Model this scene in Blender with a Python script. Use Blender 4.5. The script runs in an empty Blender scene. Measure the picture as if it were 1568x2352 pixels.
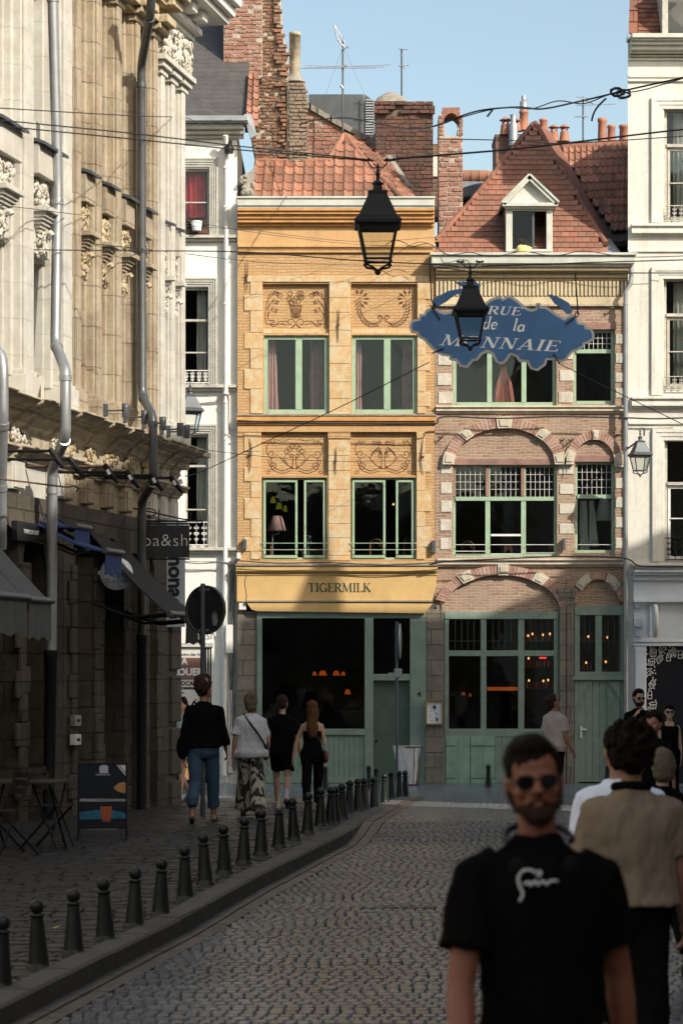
import bpy, math, random
import numpy as np
from mathutils import Vector, Matrix, noise as mn
R = math.radians
random.seed(7)
sc = bpy.context.scene
# ---------------------------------------------------------------- camera, sky, sun, exposure
F = 5500.; CX = 784.; HY = 1530.; CZ = 2.0          # focal length / centre / horizon in photo units (1568 x 2352)
cam = bpy.data.objects.new('camera', bpy.data.cameras.new('camera'))
sc.collection.objects.link(cam); sc.camera = cam
cam.location = (0, 0, CZ); cam.rotation_euler = (R(90), 0, 0)
cd = cam.data; cd.sensor_fit = 'VERTICAL'; cd.sensor_height = 36; cd.lens = 36*F/2352
cd.shift_y = (HY-1176)/2352; cd.clip_end = 3000; cd.clip_start = .1
cd.dof.use_dof = True; cd.dof.focus_distance = 46; cd.dof.aperture_fstop = 4.5
SUN_AZ, SUN_EL = 135., 35.5                          # azimuth from +Y clockwise
w = bpy.data.worlds.new("World"); sc.world = w; w.use_nodes = True
nt = w.node_tree; bg = nt.nodes['Background']
sky = nt.nodes.new('ShaderNodeTexSky'); sky.sky_type = 'NISHITA'; sky.sun_disc = False
sky.sun_elevation = R(SUN_EL); sky.sun_rotation = R(SUN_AZ); sky.air_density = 1.0; sky.dust_density = 2.2; sky.ozone_density = 1.0
tn = nt.nodes.new('ShaderNodeMixRGB'); tn.blend_type = 'MULTIPLY'; tn.inputs[0].default_value = 1; tn.inputs[2].default_value = (1.28, 1.2, 1.02, 1)   # hazy summer air
nt.links.new(sky.outputs[0], tn.inputs[1]); nt.links.new(tn.outputs[0], bg.inputs[0]); bg.inputs[1].default_value = .14
sl = bpy.data.lights.new('sun', 'SUN'); sl.energy = 4.0; sl.angle = R(.5); sl.color = (1, .93, .82)
so = bpy.data.objects.new('sun', sl); sc.collection.objects.link(so)
sd = Vector((math.sin(R(SUN_AZ))*math.cos(R(SUN_EL)), math.cos(R(SUN_AZ))*math.cos(R(SUN_EL)), math.sin(R(SUN_EL))))
so.rotation_euler = sd.to_track_quat('Z', 'Y').to_euler(); so.location = (20, -20, 30)
sc.view_settings.view_transform = 'Standard'; sc.view_settings.look = 'None'
sc.view_settings.exposure = .42; sc.view_settings.gamma = 1

# ---------------------------------------------------------------- placing helpers
def W(px, py, Y): return Vector(((px-CX)*Y/F, Y, CZ-(py-HY)*Y/F))
_cy = [-40, 0, 10, 16.5, 22, 26, 30, 37, 45, 51.4, 60, 200]
_cc = [1.95, 1.97, 2.0, 2.05, 1.96, 1.905, 1.94, 2.13, 2.36, 2.52, 2.6, 2.6]
_yy = np.arange(-40, 200, .25); _zz = np.interp(_yy, _cy, _cc)
_zz = np.convolve(np.pad(_zz, 12, 'edge'), np.hanning(25)/np.hanning(25).sum(), 'valid')
def GZ(Y): return CZ-float(np.interp(Y, _yy, _zz))          # pavement level
def KH(Y): return float(np.interp(Y, [27.5, 30], [.13, .0]))  # kerb height
def G(px, py, road=False):
    a, b = 8., 58.
    for _ in range(40):
        m = (a+b)/2
        c = CZ-GZ(m)+(KH(m) if road else 0)
        if c/m > (py-HY)/F: a = m
        else: b = m
    return Vector(((px-CX)*a/F, a, GZ(a)-(KH(a) if road else 0)))

ORG = {}
def tag(o, label=None, cat=None, group=None, kind=None):
    if label: o['label'] = label
    if cat: o['category'] = cat
    if group: o['group'] = group
    if kind: o['kind'] = kind
    return o
def thing(name, loc, label, cat, group=None, rz=0, local=False):
    o = bpy.data.objects.new(name, None); sc.collection.objects.link(o)
    o.empty_display_size = .2
    o.location = loc; o.rotation_euler = (0, 0, rz)
    ORG[o] = Vector((0, 0, 0)) if local else Vector(loc)
    return tag(o, label, cat, group)
def copy_tree(o, parent=None):
    c = o.copy(); sc.collection.objects.link(c); c.parent = parent
    if c.parent: c.matrix_parent_inverse = o.matrix_parent_inverse
    for ch in [x for x in bpy.data.objects if x.parent == o]: copy_tree(ch, c)
    return c

class MB:
    def __init__(s): s.v = []; s.f = []; s.s = []
    def add(s, vs, fs, sm=False):
        n = len(s.v); s.v += [tuple(v) for v in vs]
        s.f += [tuple(i+n for i in f) for f in fs]; s.s += [sm]*len(fs)
    def box(s, a, b):
        x0, x1 = sorted((a[0], b[0])); y0, y1 = sorted((a[1], b[1])); z0, z1 = sorted((a[2], b[2]))
        s.add([(x0,y0,z0),(x1,y0,z0),(x1,y1,z0),(x0,y1,z0),(x0,y0,z1),(x1,y0,z1),(x1,y1,z1),(x0,y1,z1)],
              [(0,3,2,1),(4,5,6,7),(0,1,5,4),(1,2,6,5),(2,3,7,6),(3,0,4,7)])
    def obox(s, M, h):           # M matrix, h half sizes
        vs = [M @ Vector((sx*h[0], sy*h[1], sz*h[2])) for sz in (-1,1) for sy in (-1,1) for sx in (-1,1)]
        s.add(vs, [(0,2,3,1),(4,5,7,6),(0,1,5,4),(1,3,7,5),(3,2,6,7),(2,0,4,6)])
    def quad(s, *p): s.add(p, [tuple(range(len(p)))])
    def prism(s, poly, y0, y1):  # poly of (x,z), extruded along y
        n = len(poly)
        a = sum(poly[i][0]*poly[(i+1)%n][1]-poly[(i+1)%n][0]*poly[i][1] for i in range(n))
        if a < 0: poly = poly[::-1]
        vs = [(p[0], y0, p[1]) for p in poly]+[(p[0], y1, p[1]) for p in poly]
        s.add(vs, [tuple(range(n)), tuple(range(2*n-1, n-1, -1))]+[(i, i+n, (i+1)%n+n, (i+1)%n) for i in range(n)])
    def slab(s, pts, off):       # planar polygon of 3-D points thickened by vector off
        n = len(pts); off = Vector(off); pts = [Vector(p) for p in pts]
        s.add(pts+[p+off for p in pts], [tuple(range(n)), tuple(range(2*n-1, n-1, -1))]+[(i, (i+1)%n, (i+1)%n+n, i+n) for i in range(n)])
    def tube(s, pts, r, n=7, closed=False):
        pts = [Vector(p) for p in pts]
        if not isinstance(r, (list, tuple)): r = [r]*len(pts)
        up = None; rings = []
        for i, p in enumerate(pts):
            a = pts[max(i-1, 0)] if not closed else pts[i-1]
            b = pts[min(i+1, len(pts)-1)] if not closed else pts[(i+1) % len(pts)]
            t = (b-a)
            t = t.normalized() if t.length > 1e-9 else Vector((0, 0, 1))
            if up is None:
                up = t.orthogonal().normalized()
            else:
                up = (up-t*up.dot(t))
                up = up.normalized() if up.length > 1e-6 else t.orthogonal().normalized()
            q = t.cross(up)
            rings.append([p+(up*math.cos(k*2*math.pi/n)+q*math.sin(k*2*math.pi/n))*r[i] for k in range(n)])
        s.loft(rings, closed=closed)
    def loft(s, rings, cap=True, closed=False):
        n = len(rings[0]); vs = [v for rg in rings for v in rg]; fs = []
        m = len(rings)
        for i in range(m if closed else m-1):
            for k in range(n):
                j = (i+1) % m
                fs.append((i*n+k, i*n+(k+1)%n, j*n+(k+1)%n, j*n+k))
        s.add(vs, fs, True)
        if cap and not closed:
            s.add(rings[0], [tuple(range(n-1, -1, -1))]); s.add(rings[-1], [tuple(range(n))])
    def lathe(s, prof, c=(0,0,0), n=16, sx=1, sy=1):
        s.loft([[(c[0]+r*sx*math.cos(k*2*math.pi/n), c[1]+r*sy*math.sin(k*2*math.pi/n), c[2]+z) for k in range(n)] for r, z in prof])
    def ell(s, c, r, n=14, m=9, M=None):
        c = Vector(c); rings = []
        for i in range(m+1):
            th = math.pi*min(max(i/m, .02), .98)
            rg = []
            for k in range(n):
                v = Vector((r[0]*math.sin(th)*math.cos(k*2*math.pi/n), r[1]*math.sin(th)*math.sin(k*2*math.pi/n), -r[2]*math.cos(th)))
                rg.append(c+(M@v if M else v))
            rings.append(rg)
        s.loft(rings)
    def mesh(s, name, o=Vector((0,0,0))):
        me = bpy.data.meshes.new(name)
        v = np.array(s.v, dtype=float).reshape(-1, 3)-np.array(o)
        me.from_pydata(v.tolist(), [], s.f); me.polygons.foreach_set('use_smooth', s.s); me.update()
        return me
    def build(s, name, mat, par=None, label=None, cat=None, group=None, kind=None, bev=0):
        o = bpy.data.objects.new(name, s.mesh(name, ORG.get(par, Vector((0,0,0))) if par else Vector((0,0,0))))
        sc.collection.objects.link(o)
        if par: o.parent = par; ORG[o] = ORG[par]
        if mat: o.data.materials.append(mat)
        if bev:
            b = o.modifiers.new('bevel', 'BEVEL'); b.width = bev; b.segments = 2; b.limit_method = 'ANGLE'; b.angle_limit = R(40)
        return tag(o, label, cat, group, kind)

# ---------------------------------------------------------------- materials
class NT:
    def __init__(s, name):
        s.m = bpy.data.materials.new(name); s.m.use_nodes = True; s.t = s.m.node_tree
        s.b = s.t.nodes['Principled BSDF']
        s.tc = s.t.nodes.new('ShaderNodeTexCoord').outputs['Object']
    def n(s, ty, **kw):
        nd = s.t.nodes.new('ShaderNode'+ty)
        for k, v in kw.items():
            if k.startswith('i_'): nd.inputs[k[2:].replace('_', ' ')].default_value = v
            else: setattr(nd, k, v)
        return nd
    def l(s, a, b): s.t.links.new(a, b)
    def noise(s, scale, detail=5, rough=.6, vec=None, dist=0, sc3=None):
        v = vec or s.tc
        if sc3:
            mp = s.n('Mapping'); s.l(v, mp.inputs[0]); mp.inputs['Scale'].default_value = sc3; v = mp.outputs[0]
        nd = s.n('TexNoise'); s.l(v, nd.inputs['Vector']); nd.inputs['Scale'].default_value = scale
        nd.inputs['Detail'].default_value = detail; nd.inputs['Roughness'].default_value = rough; nd.inputs['Distortion'].default_value = dist
        return nd.outputs['Fac']
    def ramp(s, fac, lo, hi, a=(0,0,0), b=(1,1,1)):
        r = s.n('ValToRGB'); s.l(fac, r.inputs[0]); e = r.color_ramp.elements
        e[0].position = lo; e[1].position = hi; e[0].color = (*a, 1); e[1].color = (*b, 1)
        return r.outputs[0]
    def mix(s, fac, a, b, mode='MIX'):
        m = s.n('MixRGB', blend_type=mode)
        for i, v in enumerate((fac, a, b)):
            if hasattr(v, 'is_linked'): s.l(v, m.inputs[i])
            elif isinstance(v, (int, float)): m.inputs[i].default_value = v
            else: m.inputs[i].default_value = (*v, 1)
        return m.outputs[0]
    def math(s, op, a, b=0.):
        m = s.n('Math', operation=op)
        for i, v in enumerate((a, b)):
            if hasattr(v, 'is_linked'): s.l(v, m.inputs[i])
            else: m.inputs[i].default_value = v
        return m.outputs[0]
    def bump(s, h, dist=.01, st=1., prev=None):
        b = s.n('Bump'); s.l(h, b.inputs['Height']); b.inputs['Distance'].default_value = dist; b.inputs['Strength'].default_value = st
        if prev: s.l(prev, b.inputs['Normal'])
        return b.outputs[0]
    def fin(s, col, rough=.8, nrm=None, **kw):
        if hasattr(col, 'is_linked'): s.l(col, s.b.inputs['Base Color'])
        else: s.b.inputs['Base Color'].default_value = (*col, 1)
        if hasattr(rough, 'is_linked'): s.l(rough, s.b.inputs['Roughness'])
        else: s.b.inputs['Roughness'].default_value = rough
        if nrm: s.l(nrm, s.b.inputs['Normal'])
        for k, v in kw.items(): s.b.inputs[k.replace('_', ' ')].default_value = v
        return s.m
def mul(c, k): return tuple(min(1, x*k) for x in c)
def plain(name, c, rough=.6, var=.18, sc_=3., bump=.0, bsc=40, **kw):
    t = NT(name); a = t.noise(sc_); col = t.mix(t.ramp(a, .3, .7), mul(c, 1-var), mul(c, 1+var))
    nr = t.bump(t.noise(bsc), bump) if bump else None
    return t.fin(col, rough, nr, **kw)
def plaster(name, c, dirt=(.3,.27,.2), amt=.35, peel=None, bump=.006, streak=True, rough=.9):
    t = NT(name)
    big = t.noise(.9, 6, .65); fine = t.noise(9, 6, .7)
    col = t.mix(t.ramp(big, .3, .7), mul(c, .84), mul(c, 1.08))
    ed = t.ramp(t.noise(2.6, 10, .8, dist=.8), .56, .60); col = t.mix(t.math('MULTIPLY', ed, .35), col, mul(dirt, 1.3))
    col = t.mix(t.ramp(fine, .35, .75), col, mul(c, 1.12), 'MIX')
    if streak:
        st = t.noise(1.6, 6, .7, sc3=(2.2, 2.2, .22))
        f = t.math('MULTIPLY', t.ramp(st, .5, .72), min(1, amt*1.5))
        col = t.mix(f, col, dirt)
    sp = t.math('MULTIPLY', t.ramp(t.noise(22, 4, .8), .62, .72), amt*.7)
    col = t.mix(sp, col, dirt)
    if peel:
        pf = t.ramp(t.noise(3.4, 9, .78, dist=.5), .46, .56)
        col = t.mix(pf, col, peel)
    nr = t.bump(t.noise(6, 8, .75), bump*3, .5); nr = t.bump(t.noise(60, 4, .6), bump*.5, .6, nr)
    return t.fin(col, rough, nr)
def brick(name, c1, c2, mort, w=.21, h=.062, m=.012, var=None, bump=.012, rough=.9, off=.5, mixs=.35, soot=.3, wob=.012, paint=None, sootc=(.05,.045,.04)):
    t = NT(name)
    sx = t.n('SeparateXYZ')
    nz = t.n('TexNoise'); t.l(t.tc, nz.inputs['Vector']); nz.inputs['Scale'].default_value = 2.5
    va = t.n('VectorMath', operation='SUBTRACT'); t.l(nz.outputs['Color'], va.inputs[0]); va.inputs[1].default_value = (.5,.5,.5)
    vb = t.n('VectorMath', operation='SCALE'); t.l(va.outputs[0], vb.inputs[0]); vb.inputs['Scale'].default_value = wob*6
    vc = t.n('VectorMath', operation='ADD'); t.l(t.tc, vc.inputs[0]); t.l(vb.outputs[0], vc.inputs[1])
    t.l(vc.outputs[0], sx.inputs[0])
    u = t.math('ADD', sx.outputs[0], sx.outputs[1]); cv = t.n('CombineXYZ'); t.l(u, cv.inputs[0]); t.l(sx.outputs[2], cv.inputs[1])
    b = t.n('TexBrick', offset=off); t.l(cv.outputs[0], b.inputs['Vector'])
    b.inputs['Scale'].default_value = 1; b.inputs['Brick Width'].default_value = w; b.inputs['Row Height'].default_value = h
    b.inputs['Mortar Size'].default_value = m; b.inputs['Mortar Smooth'].default_value = .25; b.inputs['Bias'].default_value = 0
    b.inputs['Color1'].default_value = (*c1, 1); b.inputs['Color2'].default_value = (*c2, 1); b.inputs['Mortar'].default_value = (*mort, 1)
    col = t.mix(t.math('MULTIPLY', t.ramp(t.noise(5, 6, .7), .35, .75), mixs), b.outputs['Color'], var or mul(c1, .5))
    if soot: col = t.mix(t.math('MULTIPLY', t.ramp(t.noise(.8, 6, .7), .45, .75), soot), col, sootc)
    if paint: col = t.mix(t.ramp(t.noise(3, 8, .75), .38, .62), col, paint)
    hh = t.math('SUBTRACT', 1., b.outputs['Fac']); nr = t.bump(hh, bump, 1.); nr = t.bump(t.noise(30, 6, .7), bump*.7, .6, nr)
    return t.fin(col, rough, nr)
def stone(name, c1, c2, joint, w=.5, h=.3, dirt=(.12,.1,.07), damt=.5, stain=None, bump=.012, m=.008):
    t = NT(name); sx = t.n('SeparateXYZ'); t.l(t.tc, sx.inputs[0])
    u = t.math('ADD', sx.outputs[0], sx.outputs[1]); cv = t.n('CombineXYZ'); t.l(u, cv.inputs[0]); t.l(sx.outputs[2], cv.inputs[1])
    b = t.n('TexBrick', offset=.5); t.l(cv.outputs[0], b.inputs['Vector'])
    b.inputs['Scale'].default_value = 1; b.inputs['Brick Width'].default_value = w; b.inputs['Row Height'].default_value = h
    b.inputs['Mortar Size'].default_value = m; b.inputs['Mortar Smooth'].default_value = .4
    b.inputs['Color1'].default_value = (*c1, 1); b.inputs['Color2'].default_value = (*c2, 1); b.inputs['Mortar'].default_value = (*joint, 1)
    col = t.mix(t.ramp(t.noise(3, 8, .7), .3, .7), b.outputs['Color'], mul(c1, .72))
    if stain: col = t.mix(t.ramp(t.noise(2.0, 8, .75, sc3=(3, 3, .35)), .5, .68), col, stain)
    col = t.mix(t.math('MULTIPLY', t.ramp(t.noise(1.3, 8, .75), .45, .7), damt), col, dirt)
    col = t.mix(t.math('MULTIPLY', t.ramp(t.noise(14, 6, .8), .58, .68), damt), col, dirt)
    nr = t.bump(t.math('SUBTRACT', 1., b.outputs['Fac']), bump); nr = t.bump(t.noise(12, 8, .75), bump, .7, nr)
    return t.fin(col, .9, nr)
def tilemat(name, c, lich=(.17,.12,.08), va=(.6,1.3)):
    t = NT(name)
    v = t.n('TexWhiteNoise'); 
    g = t.n('NewGeometry'); t.l(g.outputs['Random Per Island'], v.inputs['Vector'])
    col = t.mix(v.outputs['Value'], mul(c, va[0]), mul(c, va[1]))
    col = t.mix(t.math('MULTIPLY', t.ramp(t.noise(3.5, 9, .8), .44, .66), .7), col, lich)
    return t.fin(col, .85, t.bump(t.noise(45, 5, .7), .004))
def glass(name='glass', tint=(.92,.94,.93), alpha=.55):
    t = NT(name); tr = t.n('BsdfTransparent'); tr.inputs[0].default_value = (*tint, 1)
    gl = t.n('BsdfGlossy'); gl.inputs['Roughness'].default_value = .03; gl.inputs['Color'].default_value = (.8,.85,.85,1)
    lw = t.n('LayerWeight'); lw.inputs[0].default_value = .28
    t.l(t.bump(t.noise(2.2, 2, .5), .01, .25), gl.inputs['Normal'])
    mx = t.n('MixShader'); t.l(t.math('ADD', t.math('MULTIPLY', lw.outputs['Fresnel'], .6), .013), mx.inputs[0]); t.l(tr.outputs[0], mx.inputs[1]); t.l(gl.outputs[0], mx.inputs[2])
    t.l(mx.outputs[0], t.t.nodes['Material Output'].inputs[0]); return t.m
def emit(name, c, s):
    t = NT(name); return t.fin(c, .6, Emission_Color=(*c, 1), Emission_Strength=s)
M = {}
M['glass'] = glass()
M['glass_shop'] = glass('shop_glass', (.85,.86,.84))
[setattr(n_.inputs[1], 'default_value', .03) for n_ in M['glass_shop'].node_tree.nodes if n_.type == 'MATH' and n_.operation == 'ADD']
M['green'] = plain('green_paint', (.20,.27,.22), .5, .14, 4, .003, 30)
M['green2'] = plain('light_green_paint', (.32,.44,.30), .5, .12, 5, .003, 30)
M['green_door'] = plain('dark_green_paint', (.075,.115,.09), .45, .15, 4, .002, 30)
M['ochre'] = plaster('ochre_plaster', (.54,.335,.155), (.36,.2,.08), .3, bump=.006)
M['ochre_brick'] = brick('ochre_painted_brick', (.54,.33,.155), (.47,.28,.125), (.40,.24,.11), m=.009, mixs=.35, var=(.66,.47,.25), soot=.12, bump=.012, sootc=(.35,.2,.1))
M['ochre_stone'] = plaster('peeling_ochre_stone', (.56,.37,.18), (.36,.23,.12), .35, peel=(.58,.47,.30), bump=.01)
M['ochre_board'] = plain('ochre_board', (.58,.38,.15), .6, .1, 3, .004, 25)
M['orange_mould'] = plain('orange_moulding', (.54,.28,.10), .8, .2, 4, .006, 20)
M['white_lead'] = plain('pale_green_gutter', (.52,.53,.46), .6, .15, 3, .003, 20)
M['cream'] = plaster('cream_render', (.66,.64,.57), (.38,.36,.3), .34)
M['cream2'] = plaster('clean_white_render', (.78,.765,.70), (.5,.48,.42), .18)
M['greystone'] = plain('grey_stone_trim', (.47,.45,.39), .85, .2, 5, .008, 30)
M['brickA'] = brick('pink_red_brick', (.25,.125,.075), (.38,.245,.165), (.45,.385,.29), m=.011, var=(.48,.35,.26), mixs=.65, soot=.22, bump=.018, wob=.016)
M['brickB'] = brick('sooty_brick', (.26,.11,.075), (.13,.075,.055), (.24,.19,.15), w=.26, h=.1, m=.013, soot=.5)
M['brickC'] = brick('red_white_joint_brick', (.24,.085,.06), (.31,.14,.10), (.44,.38,.31), w=.25, h=.098, m=.02, soot=.15, bump=.02)
M['brickD'] = brick('rubble_brick', (.17,.095,.06), (.25,.13,.08), (.29,.23,.16), w=.24, h=.09, m=.02, soot=.45, bump=.05, wob=.014)
M['tile'] = tilemat('orange_clay_tile', (.33,.145,.09))
M['tile2'] = tilemat('red_flat_tile', (.285,.12,.078), va=(.78,1.15))
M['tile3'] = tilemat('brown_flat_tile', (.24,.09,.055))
M['slate'] = brick('slate', (.055,.052,.052), (.075,.07,.068), (.03,.03,.03), w=.28, h=.13, m=.004, bump=.006, var=(.12,.11,.1), mixs=.5, soot=.0, rough=.6)
M['zinc'] = plain('weathered_zinc', (.36,.375,.385), .45, .15, 3, Metallic=.6)
M['zinc_d'] = plain('dark_zinc', (.09,.1,.11), .5, .2, 3, Metallic=.4)
M['iron'] = plain('black_iron', (.010,.010,.010), .55, .2, 6, Specular_IOR_Level=.3)
M['rust'] = plain('rusty_iron', (.10,.05,.03), .8, .3, 10, .003, 60)
M['cable'] = plain('cable_black', (.015,.015,.02), .6, .1)
M['cable_g'] = plain('cable_grey', (.12,.12,.12), .6, .1)
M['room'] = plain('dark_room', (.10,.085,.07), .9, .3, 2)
M['clay'] = plain('clay_pot', (.36,.16,.10), .8, .2, 5, .004, 30)
M['cement'] = plain('old_cement', (.26,.24,.2), .95, .25, 6, .02, 25)
M['stone_cream'] = plain('carved_white_stone', (.56,.53,.46), .9, .22, 6, .006, 40)
M['stone_tan'] = stone('weathered_tan_stone', (.52,.44,.32), (.42,.35,.25), (.2,.16,.11), .42, .55, (.15,.10,.06), .6, stain=(.30,.21,.12), bump=.025, m=.008)
M['stone_carve_tan'] = plain('carved_tan_stone', (.47,.38,.25), .95, .3, 7, .015, 25)
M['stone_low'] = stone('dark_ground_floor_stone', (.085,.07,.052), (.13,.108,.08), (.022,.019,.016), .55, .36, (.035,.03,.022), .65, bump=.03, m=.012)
M['stone_white'] = stone('smooth_white_stone', (.60,.58,.52), (.65,.63,.57), (.52,.48,.41), .8, .45, (.42,.36,.27), .4, bump=.005, m=.003)
M['ledge_stone'] = plain('stained_ledge_stone', (.42,.36,.27), .9, .35, 5, .015, 25)
M['stone_pier'] = stone('weathered_grey_pier_stone', (.22,.195,.155), (.3,.265,.21), (.09,.08,.065), .5, .33, (.07,.06,.045), .6, bump=.03, m=.01)
M['shop_wall'] = plain('pale_blue_grey_paint', (.62,.66,.70), .55, .06, 3, .002, 20)
M['black'] = plain('black_board', (.012,.012,.013), .5, .1)
M['chalk'] = plain('chalk_white', (.7,.7,.68), .8, .05)
M['wood_old'] = plain('mauve_wood_beam', (.28,.16,.13), .8, .25, 4, .008, 25)
M['wood'] = plain('bent_wood', (.28,.12,.05), .5, .2, 6)
M['white'] = plain('white_paint', (.72,.71,.67), .5, .08, 5)
M['curt_pink'] = plain('pink_cloth', (.78,.45,.43), .9, .1, 5)
M['curt_mauve'] = plain('mauve_cloth', (.34,.19,.21), .9, .2, 5)
M['curt_red'] = plain('red_cloth', (.62,.05,.05), .9, .15, 8)
M['ink'] = plain('mural_paint', (.10,.04,.02), .9, .1)

def islemat(name, ca, cb, grime, damt=.6, sp=None):
    t = NT(name); g = t.n('NewGeometry'); rn = t.n('TexWhiteNoise', noise_dimensions='1D'); t.l(g.outputs['Random Per Island'], rn.inputs['W'])
    col = t.mix(rn.outputs['Value'], ca, cb); col = t.mix(t.ramp(t.noise(14, 8, .8), .45, .7), col, mul(cb, 1.25))
    col = t.mix(t.math('MULTIPLY', t.ramp(t.noise(2.2, 9, .75), .42, .66), damt), col, grime)
    if sp: col = t.mix(t.ramp(t.noise(4, 9, .8), .56, .6), col, sp)
    return t.fin(col, .93, t.bump(t.noise(35, 7, .75), .012))
def inpoly(x, y, P):
    c = False
    for i in range(len(P)):
        x1, y1 = P[i]; x2, y2 = P[i-1]
        if (y1 > y) != (y2 > y) and x < (x2-x1)*(y-y1)/(y2-y1)+x1: c = not c
    return c
def bricks(par, P, Y, w, h, mat, gap=.018, out=.03, rough=1., seed=1, name='brickwork'):
    '''single bricks laid proud of the mortar on a front face whose outline P is in photo units'''
    rnd = random.Random(seed); m = MB(); s = Y/F; xs = [p[0] for p in P]; ys = [p[1] for p in P]; X0, X1 = min(xs)*1., max(xs); y = max(ys); r = 0
    wp, hp = w/s, h/s
    while y > min(ys)-hp:
        x = X0-wp*(.5 if r % 2 else 0)-rnd.uniform(0, .15)*wp*rough
        while x < X1:
            bw = wp*rnd.choice([1, 1, .5, .75] if rough > .5 else [1, 1, 1, .5]); a, b = max(x, X0), min(x+bw, X1)
            if b-a > wp*.2 and inpoly((a+b)/2, y-hp/2, P) and rnd.random() > .03*rough:
                c = W((a+b)/2, y-hp/2, Y); o = out*rnd.uniform(.35, 1.)
                M_ = Matrix.Translation(c+Vector((0,.0,rnd.uniform(-.006,.006)*rough))) @ Matrix.Rotation(rnd.uniform(-.035,.035)*rough, 4, 'Y') @ Matrix.Rotation(rnd.uniform(-.05,.05)*rough, 4, 'Z')
                m.obox(M_, ((b-a)*s/2-gap/2, o, h/2-gap/2*rnd.uniform(.8, 1.5)))
            x += bw
        y -= hp; r += 1
    return m.build(name, mat, par)
M['bk_pale'] = islemat('pale_pink_chimney_brick', (.22,.085,.06), (.36,.18,.13), (.3,.22,.17), .35, sp=(.42,.37,.3))
M['bk_dark'] = islemat('dark_sooty_chimney_brick', (.20,.08,.055), (.09,.055,.042), (.04,.033,.027), .7)
M['bk_rub'] = islemat('brown_rubble_brick', (.15,.085,.055), (.30,.15,.09), (.07,.055,.04), .6, sp=(.3,.26,.2))
M['bk_grey'] = islemat('grey_crumbling_brick', (.20,.16,.12), (.30,.21,.15), (.1,.08,.06), .5, sp=(.38,.34,.28))
M['mort_l'] = plain('pale_mortar', (.42,.37,.30), .95, .25, 6, .02, 30); M['mort_d'] = plain('dirty_mortar', (.15,.12,.09), .95, .3, 6, .02, 30)
# ---------------------------------------------------------------- front-plane helpers (street front at Y = YF)
YF = 51.4
def fx(px, Y=YF): return (px-CX)*Y/F
def fz(py, Y=YF): return CZ-(py-HY)*Y/F
def fb(mb, x0, y0, x1, y1, out, back=0., Y=YF):      # box on the front plane, standing out by `out`
    mb.box((fx(x0, Y), Y-out, fz(y1, Y)), (fx(x1, Y), Y+back, fz(y0, Y)))
def wall(mb, rect, holes, Y=YF, depth=.25):
    X = sorted({fx(rect[0], Y), fx(rect[2], Y)} | {fx(h[i], Y) for h in holes for i in (0, 2)})
    Z = sorted({fz(rect[1], Y), fz(rect[3], Y)} | {fz(h[i], Y) for h in holes for i in (1, 3)})
    H = [(fx(h[0], Y), fx(h[2], Y), fz(h[3], Y), fz(h[1], Y), h[4] if len(h) > 4 else depth, h[5] if len(h) > 5 else 0) for h in holes]
    for i in range(len(X)-1):
        for j in range(len(Z)-1):
            cx, cz = (X[i]+X[i+1])/2, (Z[j]+Z[j+1])/2
            if any(h[0] < cx < h[1] and h[2] < cz < h[3] for h in H): continue
            mb.quad((X[i], Y, Z[j]), (X[i+1], Y, Z[j]), (X[i+1], Y, Z[j+1]), (X[i], Y, Z[j+1]))
    for a, b, c, d, e, cl in H:
        y = Y+e
        mb.quad((a, Y, c), (b, Y, c), (b, y, c), (a, y, c)); mb.quad((a, Y, d), (a, y, d), (b, y, d), (b, Y, d))
        mb.quad((a, Y, c), (a, y, c), (a, y, d), (a, Y, d)); mb.quad((b, Y, c), (b, Y, d), (b, y, d), (b, y, c))
        if cl: mb.quad((a, y, c), (b, y, c), (b, y, d), (a, y, d))
def window(par, x0, y0, x1, y1, mat, muls=(), trans=(), fr=5, Y=YF, dep=.12, out=0., name='window', pane=True, bars=None, th=.07, gl=None):
    """frame with mullions at pixel xs and transoms at pixel ys"""
    m = MB(); yy = Y+dep
    def b(a0, b0, a1, b1, e=0.): m.box((fx(a0, Y), yy-th/2-e, fz(b1, Y)), (fx(a1, Y), yy+th/2, fz(b0, Y)))
    b(x0, y0, x0+fr, y1); b(x1-fr, y0, x1, y1); b(x0+fr, y0, x1-fr, y0+fr, .004); b(x0+fr, y1-fr-1, x1-fr, y1, .012)
    for q in muls:
        q, wd = q if isinstance(q, tuple) else (q, fr*1.4); b(q-wd/2, y0+fr, q+wd/2, y1-fr-1, .02)
    for q in trans:
        q, wd = q if isinstance(q, tuple) else (q, fr); b(x0+fr, q-wd/2, x1-fr, q+wd/2, .035)
    f = m.build(name, mat, par)
    if pane:
        g = MB(); g.box((fx(x0+1, Y), yy+.002, fz(y1-1, Y)), (fx(x1-1, Y), yy+.008, fz(y0+1, Y))); g.build('pane', gl or M['glass'], f)
    if bars:
        q = MB()
        for (a0, b0, a1, b1, nx, ny) in bars:
            for i in range(1, nx): xx = fx(a0+(a1-a0)*i/nx, Y); q.box((xx-.0045, yy-.012, fz(b1, Y)), (xx+.0045, yy, fz(b0, Y)))
            for i in range(1, ny): zz = fz(b0+(b1-b0)*i/ny, Y); q.box((fx(a0, Y), yy-.015, zz-.004), (fx(a1, Y), yy-.001, zz+.004))
        q.build('leaded_bars', M['white'], f)
    return f
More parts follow.
